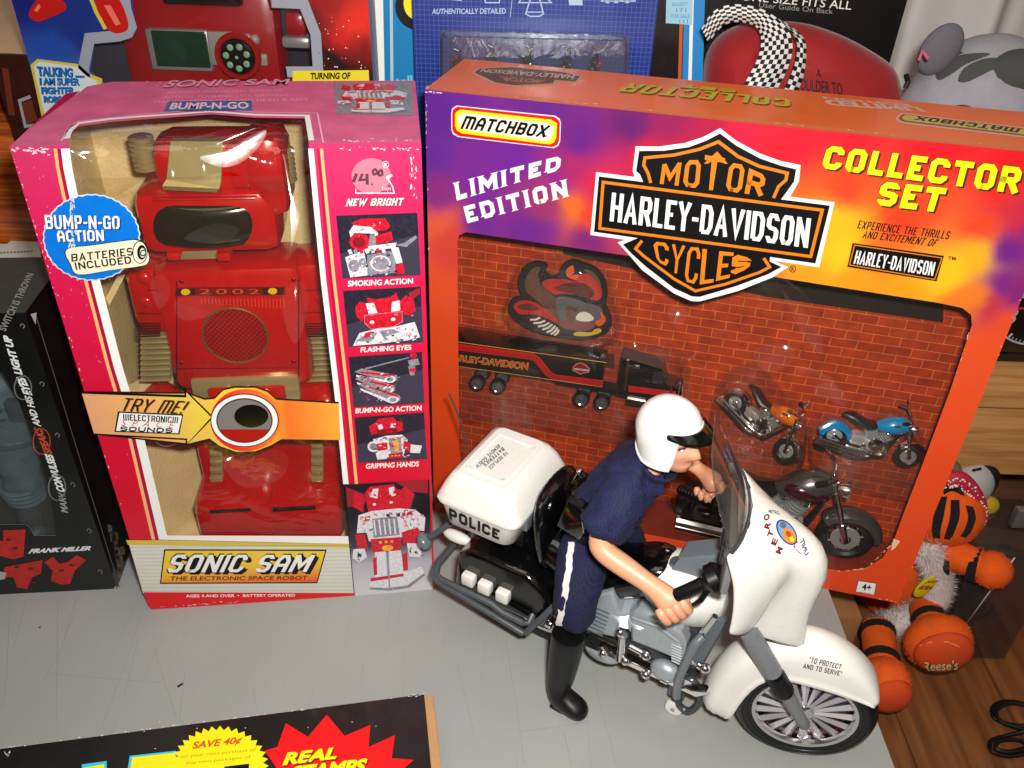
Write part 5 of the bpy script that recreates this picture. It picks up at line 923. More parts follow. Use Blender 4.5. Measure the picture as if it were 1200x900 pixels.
# ---------------------------------------------------------------- truck
def truck():
    F = HB; T = inbox(F); D = 2.2; FD = F.off(D); L = lambda x_, y_: FD.px(x_, y_)
    blk = M('truck_black', (12, 11, 12), .18, coat=.6); gd = M('gold_print', (206, 160, 70), .4); rdp = M('truck_red', (190, 22, 22), .3)
    a0, bb = L(540, 432); a1, b1 = L(708, 425.5); _, b0 = L(708, 455); a0 = .45
    t = thing('toy_truck', 'black toy semi truck with red stripes and HARLEY-DAVIDSON on its trailer, under the eagle', 'toy truck', T(V(((a0+a1)/2, b0-1.2, D+1))), _hy)
    mb = MB(T); mb.box(((a0+a1)/2, (b0+b1)/2, D+1.1), (a1-a0, b1-b0, 2.2), blk, .08); tr = mb.build('trailer', t)
    mb = MB(); G = FD.off(-.02)
    for px in ([(520, 398.5), (538, 401), (711, 425)], [(520, 427), (538, 429.5), (706, 453.5)]): mb.line(G, px, .06, gd, .0)
    Y = lambda pts: [(530+x_/4.286, 370+y_/4.286) for x_, y_ in pts]
    mb.pp(G, Y([(0, 135), (35, 140), (410, 190), (440, 210), (500, 285), (520, 295), (760, 325), (755, 358), (500, 318), (470, 300), (410, 228), (395, 220), (0, 170)]), rdp, .01)
    mb.line(G, Y([(0, 150), (410, 204), (430, 216), (490, 293), (512, 303), (758, 335)]), .035, blk, .022); mb.line(G, Y([(0, 160), (405, 213), (480, 300), (500, 309), (757, 347)]), .035, blk, .022)
    mb.text(G, 'HARLEY-DAVIDSON', Y([(-30, 222), (380, 274), (386, 236), (-24, 188)]), gd, .01, .06); mb.text(G, 'HARLEY-DAVIDSON', Y([(-29, 220), (379, 271), (385, 239), (-23, 191)]), rdp, .022, .01)
    mb.pp(G, Y([(605, 258), (622, 240), (648, 234), (672, 246), (692, 266), (686, 286), (660, 288), (645, 296), (622, 284), (604, 276)]), M('truck_logo_pale', (196, 120, 110), .4), .01); mb.pp(G, Y([(610, 258), (626, 244), (648, 238), (668, 250), (687, 268), (682, 282), (658, 284), (645, 291), (626, 280), (608, 273)]), M('truck_logo_dark', (120, 20, 18), .4), .02); mb.text(G, 'HARLEY-DAVIDSON', Y([(612, 270), (684, 279), (686, 270), (614, 261)]), WHITE, .03, .02)
    mb.build('lettering', tr)
    for px in ((559, 450), (583, 454), (681, 469), (705, 473)):
        a, b = L(*px)
        for z in (D+.3, D+1.9):
            mb = MB(T); mb.lathe([(.25, -.24), (.62, -.26), (.68, -.1), (.68, .2), (.6, .26), (.25, .28)], (a, b, z), (0, 0, 1), TYRE, 20); mb.lathe([(.02, -.34), (.14, -.33), (.18, -.27), (.42, -.27), (.5, -.33), (.52, -.26), (.1, -.2)], (a, b, z), (0, 0, 1), M('hub_silver', (150, 150, 154), .22, metal=.8), 16); mb.build('wheel', t)
    mb = MB(T); a, b = L(690, 458); mb.box((a-1.2, b, D+1.1), (3.4, .25, 1.2), M('frame_black'), .05); a2, b2 = L(785, 474); mb.box(((a+a2)/2, b2, D+1.1), (a2-a, .3, 1.2), MATS['frame_black'], .05); mb.build('chassis', t)
    mb = MB(T)
    aL, bT = L(727, 426); aR, bB = L(790, 476); h_ = bT-bB
    prof = [(aL, bB), (aR+.4, bB-.1), (aR+.4, bB+h_*.45), (aR-.9, bB+h_*.55), (aR-1.4, bT-.1), (aL, bT+.4)]
    mb.prism([(p[0], p[1], D+.2) for p in prof], (0, 0, 1.9), blk, .1); cab = mb.build('cab', t)
    mb = MB(); mb.pp(G, [(736, 453), (792, 460), (792, 467), (736, 460)], rdp, -.15+.0); mb.T = T; mb.box((aR-1.6, bB+h_*.72, D+.16), (.9, h_*.32, .06), M('cab_window', (40, 44, 50), .08, coat=1.), .02); mb.line(G, [(741, 441), (741, 470)], .05, GREY, -.13); mb.line(G, [(762, 444), (762, 472)], .05, M('frame_black'), -.13); mb.line(G, [(736, 452), (792, 459)], .04, gd, -.13); mb.line(G, [(736, 461), (792, 468)], .04, gd, -.13); mb.build('cab_stripe', cab)
    mb = MB(T); a, b = L(735, 440); mb.tube([(a-.1, b-1.5, D+.1), (a-.1, b+1.4, D+.1)], .13, CHROME, 10); a, b = L(741, 470); mb.lathe([(.05, -.75), (.38, -.72), (.4, 0), (.38, .72), (.05, .75)], (a+.3, b, D+.25), (1, 0, 0), CHROME, 16); mb.box((aR+.5, bB-.05, D+1.1), (.2, .5, 1.9), CHROME, .06); mb.box((aR+.42, bB+.7, D+1.1), (.12, .9, 1.2), CHROME, .04); mb.box((aL+1.1, bT-.15, D+.12), (.9, .16, .1), CHROME, .03); mb.ell((aR-.4, bB+1.3, D+.1), (.1, .3, .1), CHROME); mb.tube([(aR+.15, bB+.2, D+.12), (aR+.15, bB+2.2, D+.12)], .07, CHROME, 8); mb.build('chrome_trim', t)
truck()
def eagle():
    F = HB; D = 4.2; G = F.off(D); t = thing('eagle_patch', 'black embroidered patch of a red winged eagle above the toy truck', 'patch', G.X(655, 392), _hy)
    Z = lambda pts: [(590+x_/8, 300+y_/8) for x_, y_ in pts]
    out = Z([(60, 540), (46, 470), (80, 405), (160, 375), (142, 300), (138, 220), (165, 140), (225, 82), (300, 60), (375, 70), (408, 105), (392, 150), (420, 182), (495, 188), (525, 150), (545, 95), (595, 58), (650, 44), (740, 70), (845, 110), (915, 175), (960, 270), (972, 380), (958, 470), (1000, 560), (1010, 660), (960, 730), (850, 770), (700, 785), (560, 770), (400, 740), (250, 690), (130, 620)])
    T = inbox(F); o2 = [G.px(*p) for p in sp2(out, 3)]; th = M('black_embroidery', (16, 15, 16), .8, bump=(14, .4))
    mb = MB(T); mb.prism([(a, b, D) for a, b in o2], (0, 0, .35), th); mb.build('backing', t)
    mb = MB(); c = lambda nm, k: M(nm, k, .8, bump=(14, .5)); br = c('brown_thread', (96, 66, 48)); rd = c('red_thread', (188, 34, 22)); gy = c('grey_thread', (96, 92, 96)); wt = c('white_thread', (226, 222, 216)); org = c('orange_thread', (226, 84, 40)); yl = c('yellow_thread', (206, 176, 50)); dr = c('dark_red_thread', (96, 20, 20)); pkr = c('rose_thread', (124, 62, 62))
    S = lambda pts, m, lf: mb.pp(G, sp2(Z(pts), 3), m, .03+.012*lf)
    S([(215, 330), (205, 230), (240, 150), (300, 100), (345, 110), (325, 180), (350, 270), (440, 350), (520, 420), (560, 540), (520, 610), (430, 540), (330, 430)], br, 0)
    for k in range(6): mb.line(G, Z([(232+k*18, 170+k*6), (250+k*22, 280+k*14), (330+k*26, 400+k*18)]), .05, (pkr, gy)[k % 2], .06)
    S([(360, 250), (430, 215), (560, 215), (680, 235), (690, 180), (800, 165), (860, 200), (915, 290), (922, 380), (860, 415), (740, 370), (560, 350), (480, 360), (400, 310)], rd, 1); S([(590, 130), (650, 85), (665, 150), (640, 180), (700, 170), (690, 225), (600, 190)], org, 2)
    S([(480, 300), (600, 250), (760, 255), (850, 330), (820, 390), (640, 350)], dr, 2); S([(760, 130), (830, 140), (905, 230), (912, 300), (870, 230)], br, 2)
    S([(95, 480), (130, 430), (210, 412), (310, 440), (400, 500), (500, 590), (520, 640), (420, 600), (280, 545), (160, 545)], rd, 1); S([(130, 470), (220, 440), (330, 480), (300, 510), (180, 500)], dr, 2)
    S([(500, 390), (620, 385), (760, 430), (900, 470), (930, 540), (880, 620), (740, 640), (560, 640), (510, 540)], gy, 2); S([(520, 600), (700, 610), (860, 620), (820, 690), (660, 695), (540, 660)], pkr, 3); S([(590, 470), (700, 500), (680, 590), (600, 600)], br, 3)
    S([(680, 570), (720, 525), (790, 525), (850, 580), (800, 610), (700, 600)], wt, 4); S([(905, 510), (960, 580), (940, 630), (890, 655), (860, 610), (920, 580)], org, 4); S([(655, 730), (700, 705), (820, 710), (860, 680), (915, 680), (905, 715), (800, 745), (690, 745)], yl, 4)
    S([(240, 590), (290, 545), (380, 570), (520, 640), (530, 690), (480, 745), (420, 725), (330, 670)], th, 4.5)
    for x0, y0, x1, y1 in ((252, 592, 345, 572), (284, 624, 395, 600), (326, 656, 432, 620), (368, 684, 462, 634), (408, 712, 488, 648), (446, 728, 508, 664), (478, 738, 522, 684)): mb.line(G, Z([(x0, y0), ((x0+x1)/2+6, (y0+y1)/2+8), (x1, y1)]), .17, wt, .11)
    mb.build('embroidery', t)
eagle()
# ================================================================ police motorcycle and rider
from mathutils.bvhtree import BVHTree
MO = V((49, -10, 0))
class Frame:
    def __init__(s, O, deg):
        a = math.radians(deg); s.O = O; s.h = V((math.cos(a), math.sin(a), 0)); s.l = V((-math.sin(a), math.cos(a), 0)); s.rot = a
    def W(s, p): p = V(p); return s.O + s.h*p.x + s.l*p.y + V((0, 0, p.z))
    def L(s, q): d = V(q)-s.O; return V((d.dot(s.h), d.dot(s.l), d.z))
    def px(s, x, y, w): return s.L(hit(x, y, s.O+s.l*w, s.l))
BK = Frame(MO, -28); FK = Frame(MO, -12)
bk = BK.px; fk = FK.px
def bvh_of(objs):
    vs_, fs = [], []; dg = bpy.context.evaluated_depsgraph_get()
    for o in objs:
        me = bpy.data.meshes.new_from_object(o.evaluated_get(dg)); M_ = rootmat(o.parent) if o.parent else Matrix(); k = len(vs_)
        vs_ += [M_ @ v.co for v in me.vertices]; fs += [[i+k for i in p.vertices] for p in me.polygons]; bpy.data.meshes.remove(me)
    return BVHTree.FromPolygons(vs_, fs)
class Decal:
    """print wrapped on a curved surface: every vertex is put on the surface itself"""
    def __init__(s, mb, objs, lift=.03): s.mb = mb; s.b = bvh_of(objs); s.lift = lift
    def on(s, x, y, lf=0):
        d = ray(x, y).normalized(); p, n, i, q = s.b.ray_cast(CAMLOC, d)
        if p is None: return None
        if n.dot(d) > 0: n = -n
        return p + n*(s.lift+lf)
    def poly(s, px, m, lf=0):
        tri = tessellate_polygon([[V((x_, y_, 0)) for x_, y_ in px]]); P = [s.on(x_, y_, lf) for x_, y_ in px]
        if None in P: return
        vs_ = [s.mb.bm.verts.new(p) for p in P]
        for t in tri: s.mb.f([vs_[i] for i in t], m)
    def strip(s, a, b, m, lf=0):
        P = [s.on(*p, lf) for p in a]; Q = [s.on(*p, lf) for p in b]
        for i in range(len(P)-1):
            if None in (P[i], P[i+1], Q[i], Q[i+1]): continue
            s.mb.f([s.mb.bm.verts.new(p) for p in (P[i], P[i+1], Q[i+1], Q[i])], m)
    def text(s, t, q, m, lf=0, bold=.02, shear=0., spacing=1.):
        vs_, fs, _ = textmesh(t, bold, shear, spacing); q = [V((*p, 0)) for p in q]
        P = [(q[0]*(1-u)+q[1]*u)*(1-v)+(q[3]*(1-u)+q[2]*u)*v for u, v in vs_]; P = [s.on(p.x, p.y, lf) for p in P]
        bv = [s.mb.bm.verts.new(p) if p is not None else None for p in P]
        for f_ in fs:
            if all(bv[i] is not None for i in f_): s.mb.f([bv[i] for i in f_], m)
    def disc(s, c, rx, ry, m, lf=0, rot=0, n=20):
        s.poly([(c[0]+rx*math.cos(t)*math.cos(rot)-ry*math.sin(t)*math.sin(rot), c[1]+rx*math.cos(t)*math.sin(rot)+ry*math.sin(t)*math.cos(rot)) for t in [2*math.pi*k/n for k in range(n)]], m, lf)
def big_wheel(t, Fr, s0, z0, R, tw):
    T = lambda p: Fr.W(V((s0, 0, z0))+V((p.x, p.z, p.y)))          # local: x forward, y up, z lateral
    mb = MB(T); prof = [(R-1.5, -tw*.75), (R-1.15, -tw*.98), (R-.6, -tw), (R-.25, -tw*.8), (R-.05, -tw*.45), (R, 0), (R-.05, tw*.45), (R-.25, tw*.8), (R-.6, tw), (R-1.15, tw*.98), (R-1.5, tw*.75)]
    mb.lathe(prof, (0, 0, 0), (0, 0, 1), TYRE, 56, False)
    for k in (-.62, -.3, .3, .62): mb.torus((0, 0, tw*k), (0, 0, 1), R-.02-.28*abs(k), .035, M('tread_groove', (8, 8, 8), .6), 56, 6)
    for q in (.82, .9): mb.torus((0, 0, -tw*1.0), (0, 0, 1), R*q-.15, .03, TYRE, 56, 6)
    w_ = mb.build('wheel', t)
    mb = MB(T); r = R-1.4
    mb.lathe([(r-.2, -tw*.55), (r-.1, -tw*.85), (r+.12, -tw*.9), (r+.15, 0), (r+.12, tw*.9), (r-.1, tw*.85), (r-.2, tw*.55)], (0, 0, 0), (0, 0, 1), CHROME, 48, False)
    mb.lathe([(.05, -tw*.9), (.5, -tw*.85), (.62, -tw*.5), (.85, -tw*.3), (.85, tw*.3), (.5, tw*.85), (.05, tw*.9)], (0, 0, 0), (0, 0, 1), CHROME, 24)
    for k in range(18):
        a = 2*math.pi*k/18; c, sn = math.cos(a), math.sin(a); 
        A = V((c*.6, sn*.6, -tw*.55)); B = V((c*(r-.15), sn*(r-.15), -tw*.35)); n_ = V((-sn, c, 0))
        mb.loft([[A-n_*.09, A+V((0, 0, -.16)), A+n_*.09, A+V((0, 0, .3))], [B-n_*.36, B+V((0, 0, -.2)), B+n_*.36, B+V((0, 0, .3))]], M('spoke_chrome', (226, 222, 226), .24, metal=.7), True, False)
    mb.lathe([(.9, tw*.1), (r-.15, tw*.25), (r-.15, tw*.3), (.9, tw*.15)], (0, 0, 0), (0, 0, 1), M('spoke_back', (110, 104, 112), .25, metal=.9), 32); mb.build('rim', w_)
def police_bike():
    t = thing('police_motorcycle', 'white and black police toy motorcycle with POLICE on its rear case, parked before the boxes', 'toy motorcycle', MO+BK.h*(-10), BK.rot)
    B = BK.W; K = FK.W
    big_wheel(t, FK, 0, 4.7, 4.7, 1.0); big_wheel(t, BK, -19.5, 4.5, 4.5, 1.0)
    # front mudguard
    st = [((-6.8, 2.9), (-4.7, 2.7)), ((-6.78, 4.4), (-4.55, 4.1)), ((-6.45, 6.5), (-4.15, 6.1)), ((-5.75, 8.5), (-3.55, 7.6)), ((-4.5, 10.3), (-2.8, 8.4)), ((-2.8, 11.5), (-1.6, 8.5)), ((-1.0, 12.0), (-.3, 8.35)), ((.5, 11.6), (.9, 8.2)), ((2.0, 10.7), (2.0, 8.0)), ((3.3, 9.4), (3.0, 7.8)), ((3.95, 8.35), (3.5, 7.65)), ((4.15, 7.7), (3.75, 7.55))]
    rings = []
    for (cs, cz), (bs, bz) in st:
        ring = []
        for q, w_ in ((0, -1.62), (.12, -1.62), (.14, -1.5), (.6, -1.45), (.8, -1.25), (.94, -.7), (1, 0), (.94, .7), (.8, 1.25), (.6, 1.45), (.14, 1.5), (.12, 1.62), (0, 1.62)): ring.append((bs+(cs-bs)*q, w_, bz+(cz-bz)*q))
        for q, w_ in ((0, 1.35), (.6, 1.2), (.86, 0), (.6, -1.2), (0, -1.35)): ring.append((bs+(cs-bs)*q, w_, bz+(cz-bz)*q))
        rings.append(ring)
    mb = MB(K); mb.loft(rings, WHPLAS); fd = mb.build('front_fender', t, sharp=45, sub=1)
    mb = MB(); D = Decal(mb, [fd]); block(mb, None, '"TO PROTECT', [(947.5, 775.8), (985, 784), (986.5, 778.5), (949, 769.5)], BLACK, 0, .27, .22, .1, 0, D.on); block(mb, None, 'aND TO SERVE"', [(941, 782.6), (986, 792), (987, 786.5), (942, 776.8)], BLACK, 0, .27, .22, .1, 0, D.on); mb.build('lettering', fd, sharp=0)
    # fork legs
    for sg in (-1, 1):
        mb = MB(K); g = M('fork_grey', (116, 118, 120), .35, var=(2, .06)); a, b = V((-5.2, 1.85*sg, 12.8)), V((-.05, 1.75*sg, 4.75)); d = b-a
        mb.tube([a, a+d*.1, a+d*.42], [.62, .66, .64], g, 16); mb.tube([a+d*.42, a+d*.45, a+d*.62, a+d*.64], [.6, .66, .66, .6], BLACK, 16)
        mb.tube([a+d*.64, a+d*.9, a+d*.99, a+d*1.03], [.5, .42, .4, .2], g, 14)
        for k in range(8): p = a+d*(.46+.02*k); mb.torus(p+V((0, 0, 0)), d, .66, .02, M('collar_rib', (30, 30, 30), .4), 16, 6)
        mb.build('fork_leg', t)
    # fairing
    C_ = {0: [(-6.4, 21.3), (-4.9, 20.8), (-3.3, 20.1), (-1.7, 19.2), (-1.0, 17.2), (-1.45, 15.2), (-1.8, 13.4), (-1.2, 11.1)], 1.0: [(-6.5, 21.3), (-5.0, 20.7), (-3.5, 19.95), (-2.0, 18.9), (-1.4, 17.1), (-1.55, 15.2), (-1.7, 13.3), (-1.2, 11.1)],
          1.35: [(-6.5, 21.3), (-5.1, 20.7), (-3.8, 19.8), (-2.8, 18.6), (-2.5, 17.0), (-2.6, 15.2), (-2.6, 13.2), (-2.2, 11.3)], 1.7: [(-6.55, 21.3), (-5.25, 20.55), (-4.1, 19.6), (-3.5, 18.2), (-4.1, 16.7), (-4.9, 15.1), (-5.4, 13.6), (-5.5, 12.3)], 2.2: [(-6.65, 21.3), (-5.4, 20.5), (-4.3, 19.4), (-3.8, 18.1), (-4.35, 16.7), (-4.9, 15.3), (-5.3, 13.9), (-5.4, 13.0)], 2.8: [(-6.8, 21.3), (-5.8, 20.4), (-4.9, 19.3), (-4.4, 18.1), (-4.4, 16.9), (-4.55, 15.6), (-4.9, 14.3), (-5.2, 13.5)],
          3.7: [(-7.1, 21.2), (-6.4, 20.3), (-5.8, 19.2), (-5.4, 18.1), (-5.3, 17.0), (-5.35, 16), (-5.5, 15.0), (-5.75, 14.2)], 4.2: [(-7.5, 21), (-7.1, 20.2), (-6.6, 19.2), (-6.3, 18.2), (-6.15, 17.2), (-6.1, 16.3), (-6.15, 15.3), (-6.3, 14.6)], 4.35: [(-7.75, 20.9), (-7.5, 20.1), (-7.1, 19.1), (-6.9, 18.2), (-6.75, 17.2), (-6.65, 16.3), (-6.6, 15.4), (-6.6, 14.8)]}
    ws = [-4.35, -4.2, -3.7, -2.8, -2.2, -1.7, -1.35, -1.0, 0, 1.0, 1.35, 1.7, 2.2, 2.8, 3.7, 4.2, 4.35]
    mb = MB(K); g = [[mb.vert((s_, w_, z_)) for s_, z_ in C_[abs(w_)]] for w_ in ws]; gi = [[mb.vert((s_-.35 if i_ else s_-.1, w_*.95, z_+(.1 if k == 7 else 0))) for k, (s_, z_) in enumerate(C_[abs(w_)])] for i_, w_ in enumerate(ws)]
    n1, n2 = len(ws), 8
    for i in range(n1-1):
        for j in range(n2-1): mb.f([g[i][j], g[i+1][j], g[i+1][j+1], g[i][j+1]], WHPLAS, True); mb.f([gi[i][j], gi[i][j+1], gi[i+1][j+1], gi[i+1][j]], WHPLAS, True)
        for j in (0, n2-1): mb.f([g[i][j], gi[i][j], gi[i+1][j], g[i+1][j]], WHPLAS, True)
    for i in (0, n1-1):
        for j in range(n2-1): mb.f([g[i][j], gi[i][j], gi[i][j+1], g[i][j+1]], WHPLAS, True)
    bmesh.ops.recalc_face_normals(mb.bm, faces=mb.bm.faces[:]); fa = mb.build('fairing', t, sharp=0, sub=1)
    mb = MB(); D = Decal(mb, [fa]); navy = M('emblem_navy', (36, 52, 110), .35); wine = M('emblem_wine', (110, 20, 40), .35)
    rt = .95
    D.disc((921.5, 624), 17, 9.5, navy, 0, rt); D.disc((921.5, 624), 15, 8, M('emblem_sky', (110, 150, 190), .35), .012, rt); D.disc((924, 628), 10, 6.5, M('emblem_orange', (204, 130, 50), .35), .024, rt); D.disc((917, 616), 4, 3.5, M('emblem_steel', (90, 100, 120), .35), .03, rt); D.disc((923, 626), 3.6, 2.6, M('emblem_red', (176, 60, 40), .35), .036, rt); D.disc((927, 632), 3, 2.2, YEL, .036, rt)
    for tx, x_, y_, a in (('M', 913, 645, 1.15), ('E', 907.5, 635, 1.2), ('T', 903, 625.5, 1.25), ('R', 899.5, 616, 1.25), ('O', 898.5, 606.5, 1.0)):
        c, sn = math.cos(-a), math.sin(-a); e1 = V((c, sn))*4.0; e2 = V((sn, -c))*3.6
        D.text(tx, [(x_-e1.x-e2.x*.8, y_-e1.y-e2.y*.8), (x_+e1.x-e2.x*.8, y_+e1.y-e2.y*.8), (x_+e1.x+e2.x, y_+e1.y+e2.y), (x_-e1.x+e2.x, y_-e1.y+e2.y)], wine, 0, .05)
    D.text('METRO', [(900, 601), (914, 604), (912, 599), (901, 597.5)], M('emblem_grey_text', (84, 84, 96), .35), 0, .02)
    D.poly([(929, 640), (934, 634), (939, 650), (935, 647)], RED); D.text('UNIT', [(943.5, 652), (936.5, 634), (941, 630), (947.5, 648)], M('emblem_grey_text'), 0, .04)
    mb.build('emblem', fa, sharp=0, label='METRO UNIT emblem printed on the fairing')
    # windscreen
    mb = MB(K); ck = clear('windscreen_plastic', (214, 210, 204), .05, (.15, .2), .03, 1.6); rows = []
    for w_, top in ((-4.1, 22.0), (-3.7, 23.9), (-2.9, 25.6), (-1.6, 26.5), (0, 26.8), (1.6, 26.5), (2.9, 25.6), (3.7, 23.9), (4.1, 22.0)):
        cs = [k for k in C_ if k <= abs(w_)+.6]; s0 = -6.5-.062*w_*w_; rows.append([(s0-.54*(top-21.2)*q, w_*(1-.1*q), 21.15+(top-21.2)*q) for q in [k/6 for k in range(7)]])
    vv = [[mb.vert(p) for p in r] for r in rows]
    for i in range(len(vv)-1):
        for j in range(6): mb.f([vv[i][j], vv[i+1][j], vv[i+1][j+1], vv[i][j+1]], ck, True)
    mb.tube([rows[0][j] for j in range(7)], .07, ck, 6); mb.tube([r[6] for r in rows], .06, ck, 6); mb.build('windscreen', t, sub=1)
    mb = MB(K); mb.tube([r[0] for r in rows], .13, DKPLAS, 8); mb.build('windscreen_trim', t)
    # fairing inner panel with round dials
    mb = MB(K)
    mb.box((-7.4, 0, 19.0), (.5, 7.6, 3.2), M('dash_grey', (120, 122, 122), .4), .2)
    for w_ in (-2.6, -1.0, 1.0, 2.6): mb.lathe([(.05, 0), (.55, .02), (.6, .2), (.5, .25), (.45, .2), (.05, .2)], (-7.62, w_, 19.4), (-1, 0, .1), DKPLAS, 18)
    mb.build('dashboard', t)
    # fuel tank and console
    mb = MB(B); rings = []
    for s_, zc, hh, ww in ((-6.2, 11.9, .5, .5), (-6.4, 11.6, 1.9, 1.5), (-7.3, 11.2, 2.6, 2.2), (-8.6, 11.0, 2.7, 2.6), (-10, 11.0, 2.5, 2.6), (-11.4, 11.2, 1.9, 2.3), (-12.7, 11.4, 1.2, 1.7), (-13.4, 11.4, .5, .8)): rings.append([(s_, ww*math.cos(q)*(1 if math.sin(q) > 0 else .96), zc+hh*math.sin(q)*(.92 if math.sin(q) > 0 else 1)) for q in [2*math.pi*k/20 for k in range(20)]])
    mb.loft(rings, WHPLAS); tk = mb.build('fuel_tank', t, sub=1)
    mb = MB(); D = Decal(mb, [tk]); D.disc((801, 734), 8, 6, navy, 0, .5); D.disc((801, 734), 6, 4.4, M('emblem_sky'), .012, .5); D.disc((800, 734), 4, 3, M('emblem_orange'), .02, .5); D.strip([(744, 708), (760, 722), (778, 737), (797, 748)], [(745, 707.4), (761, 721.2), (779, 736.2), (798, 747)], DKPLAS); mb.build('tank_print', tk, sharp=0)
    mb = MB(B); mb.prism([bk(779, 676, -1.0), bk(846, 681, -1.0), bk(841, 651, -1.0), bk(795, 655, -1.0)], (0, 2.0, 0), M('console_grey', (104, 112, 118), .35, var=(2, .06)), .15)
    for px in ((794, 664), (832, 655)):
        p = bk(*px, -.3); mb.lathe([(.05, .55), (.5, .5), (.62, .3), (.66, -.2), (.7, -.5)], p, (-.35, -.1, .93), MATS['console_grey'], 20); mb.lathe([(.05, .6), (.4, .58), (.42, .5)], p, (-.35, -.1, .93), M('dial_face', (70, 78, 84), .2, coat=.5), 18)
    mb.build('console', t)
    # seat and backrest
    mb = MB(B); rings = []
    for s_, zc, hh, ww in ((-9.9, 12.0, .4, .6), (-10.3, 11.9, 1.2, 1.5), (-11.6, 11.5, 1.7, 2.1), (-13.2, 10.4, 1.7, 2.3), (-14.8, 9.5, 1.4, 2.4), (-16.4, 9.8, 1.6, 2.5), (-17.6, 10.4, 1.8, 2.6), (-19.0, 10.9, 1.6, 2.6), (-20.4, 10.9, .9, 2.2)): rings.append([(s_, ww*math.copysign(abs(math.cos(q))**.7, math.cos(q)), zc+hh*math.copysign(abs(math.sin(q))**.7, math.sin(q))) for q in [2*math.pi*k/20 for k in range(20)]])
    mb.loft(rings, GLOSSBLACK); mb.build('seat', t, sub=1)
    mb = MB(B); rings = []
    for z_, s_, ww in ((9.0, -19.0, 2.6), (11, -19.15, 3.0), (13.2, -19.35, 3.25), (14.6, -19.5, 3.15), (15.4, -19.6, 2.7), (15.8, -19.65, 1.8)): rings.append([(s_+.6*math.copysign(abs(math.cos(q))**.8, math.cos(q)), ww*math.copysign(abs(math.sin(q))**.7, math.sin(q)), z_) for q in [2*math.pi*k/20 for k in range(20)]])
    mb.loft(rings, GLOSSBLACK); bkr = mb.build('backrest', t, sub=1)
    mb = MB(B)
    for px in ((627, 583), (660, 549)): p = bk(*px, -3.0 if px[0] < 640 else 1.5); mb.lathe([(.05, .12), (.2, .1), (.24, 0)], (-18.75, p.y+.4, p.z-.6), (1, 0, 0), CHROME, 12)
    mb.build('stud', bkr)
    # rear case
    def rr(s0, s1, w0, w1, z_, r):
        out = []
        for cx_, cy_, a0 in ((s1-r, w1-r, 0), (s0+r, w1-r, 90), (s0+r, w0+r, 180), (s1-r, w0+r, 270)):
            for k in range(5): a = math.radians(a0+22.5*k); out.append((cx_+r*math.cos(a), cy_+r*math.sin(a), z_))
        return out
    mb = MB(B); mb.loft([rr(-26.0, -21.5, -3.2, 3.2, 11.2, .7), rr(-26.6, -21.1, -3.6, 3.7, 11.6, .9), rr(-27.0, -20.7, -3.85, 4.1, 13.6, .9)], WHPLAS); cs = mb.build('rear_case', t, sharp=50)
    mb = MB(B); mb.loft([rr(-27.2, -20.5, -4.0, 4.25, 13.62, .9), rr(-27.25, -20.45, -4.05, 4.3, 13.85, .9), rr(-27.15, -20.5, -3.95, 4.25, 14.05, .9), rr(-26.7, -21.1, -3.6, 3.9, 15.1, .7), rr(-26.3, -21.6, -3.2, 3.5, 15.8, .7), rr(-25.9, -22.0, -2.9, 3.2, 16.0, .6)], WHPLAS)
    mb.loft([rr(-25.7, -22.3, -2.4, 2.5, 15.95, .4), rr(-25.6, -22.4, -2.3, 2.4, 16.12, .35), rr(-25.4, -22.6, -2.1, 2.2, 16.12, .3), rr(-25.35, -22.65, -2.05, 2.15, 16.04, .3)], WHPLAS); lid = mb.build('case_lid', cs, sharp=50)
    mb = MB(); D = Decal(mb, [lid, cs]); block(mb, None, 'POLICE', [(527, 608), (585, 632.5), (586, 621), (526, 594.5)], BLACK, 0, .3, .2, 0, 0, D.on)
    for i, tx in enumerate(('TO REPLACE', 'BATTERIES', 'REMOVE SCREW')):
        (ax, ay), (bx_, by_) = (((594, 530), (573, 549)), ((590, 525.5), (567, 545.5)), ((585, 522), (558, 547.5)))[i]
        block(mb, None, tx.replace('A', 'a'), [(ax-1.2, ay-1.4), (bx_-1.2, by_-1.4), (bx_+1.7, by_+1.9), (ax+1.7, ay+1.9)], M('grey_letter', (56, 56, 60), .5), 0, .28, .3, 0, 0, D.on)
    mb.build('lettering', cs, sharp=0)
    mb = MB(B); mb.box((-20.9, -1.2, 12.6), (.5, 1.6, 1.2), SILVPLAS, .1); mb.box((-22.5, -1.0, 10.6), (3.0, 1.6, 1.3), BLACK, .3); mb.build('case_bracket', t)
    # saddlebags, rear mudguard, switches
    for sg in (-1, 1):
        mb = MB(B); prof = [(-26.0, 5.2), (-25.6, 8.4), (-24.6, 9.3), (-20.0, 9.3), (-18.4, 8.4), (-17.6, 6.2), (-18.2, 4.6), (-25.4, 4.6)]; mb.prism([(s_, 1.0*sg, z_) for s_, z_ in prof], (0, 2.35*sg, 0), GLOSSBLACK, .45, 3); mb.build('saddlebag', t)
    mb = MB(B); mb.prism([(-26.4, -1.05, 7.0), (-25.6, -1.05, 9.6), (-22, -1.05, 10.8), (-17, -1.05, 10.0), (-16.0, -1.05, 6.0), (-18, -1.05, 5.2), (-25.6, -1.05, 5.6)], (0, 2.1, 0), GLOSSBLACK, .3); mb.build('rear_fender', t)
    for px in ((550, 678), (569, 687.5), (590, 697.5)):
        p = bk(*px, -3.55); mb = MB(B); mb.box((p.x, -3.5, p.z), (1.05, .9, 1.05), WHPLAS, .16); mb.build('button', t)
    # grey guard tubes
    GD = M('guard_grey', (72, 76, 80), .38, var=(2, .06)); mb = MB(B)
    zl, zu = 4.5, 5.3
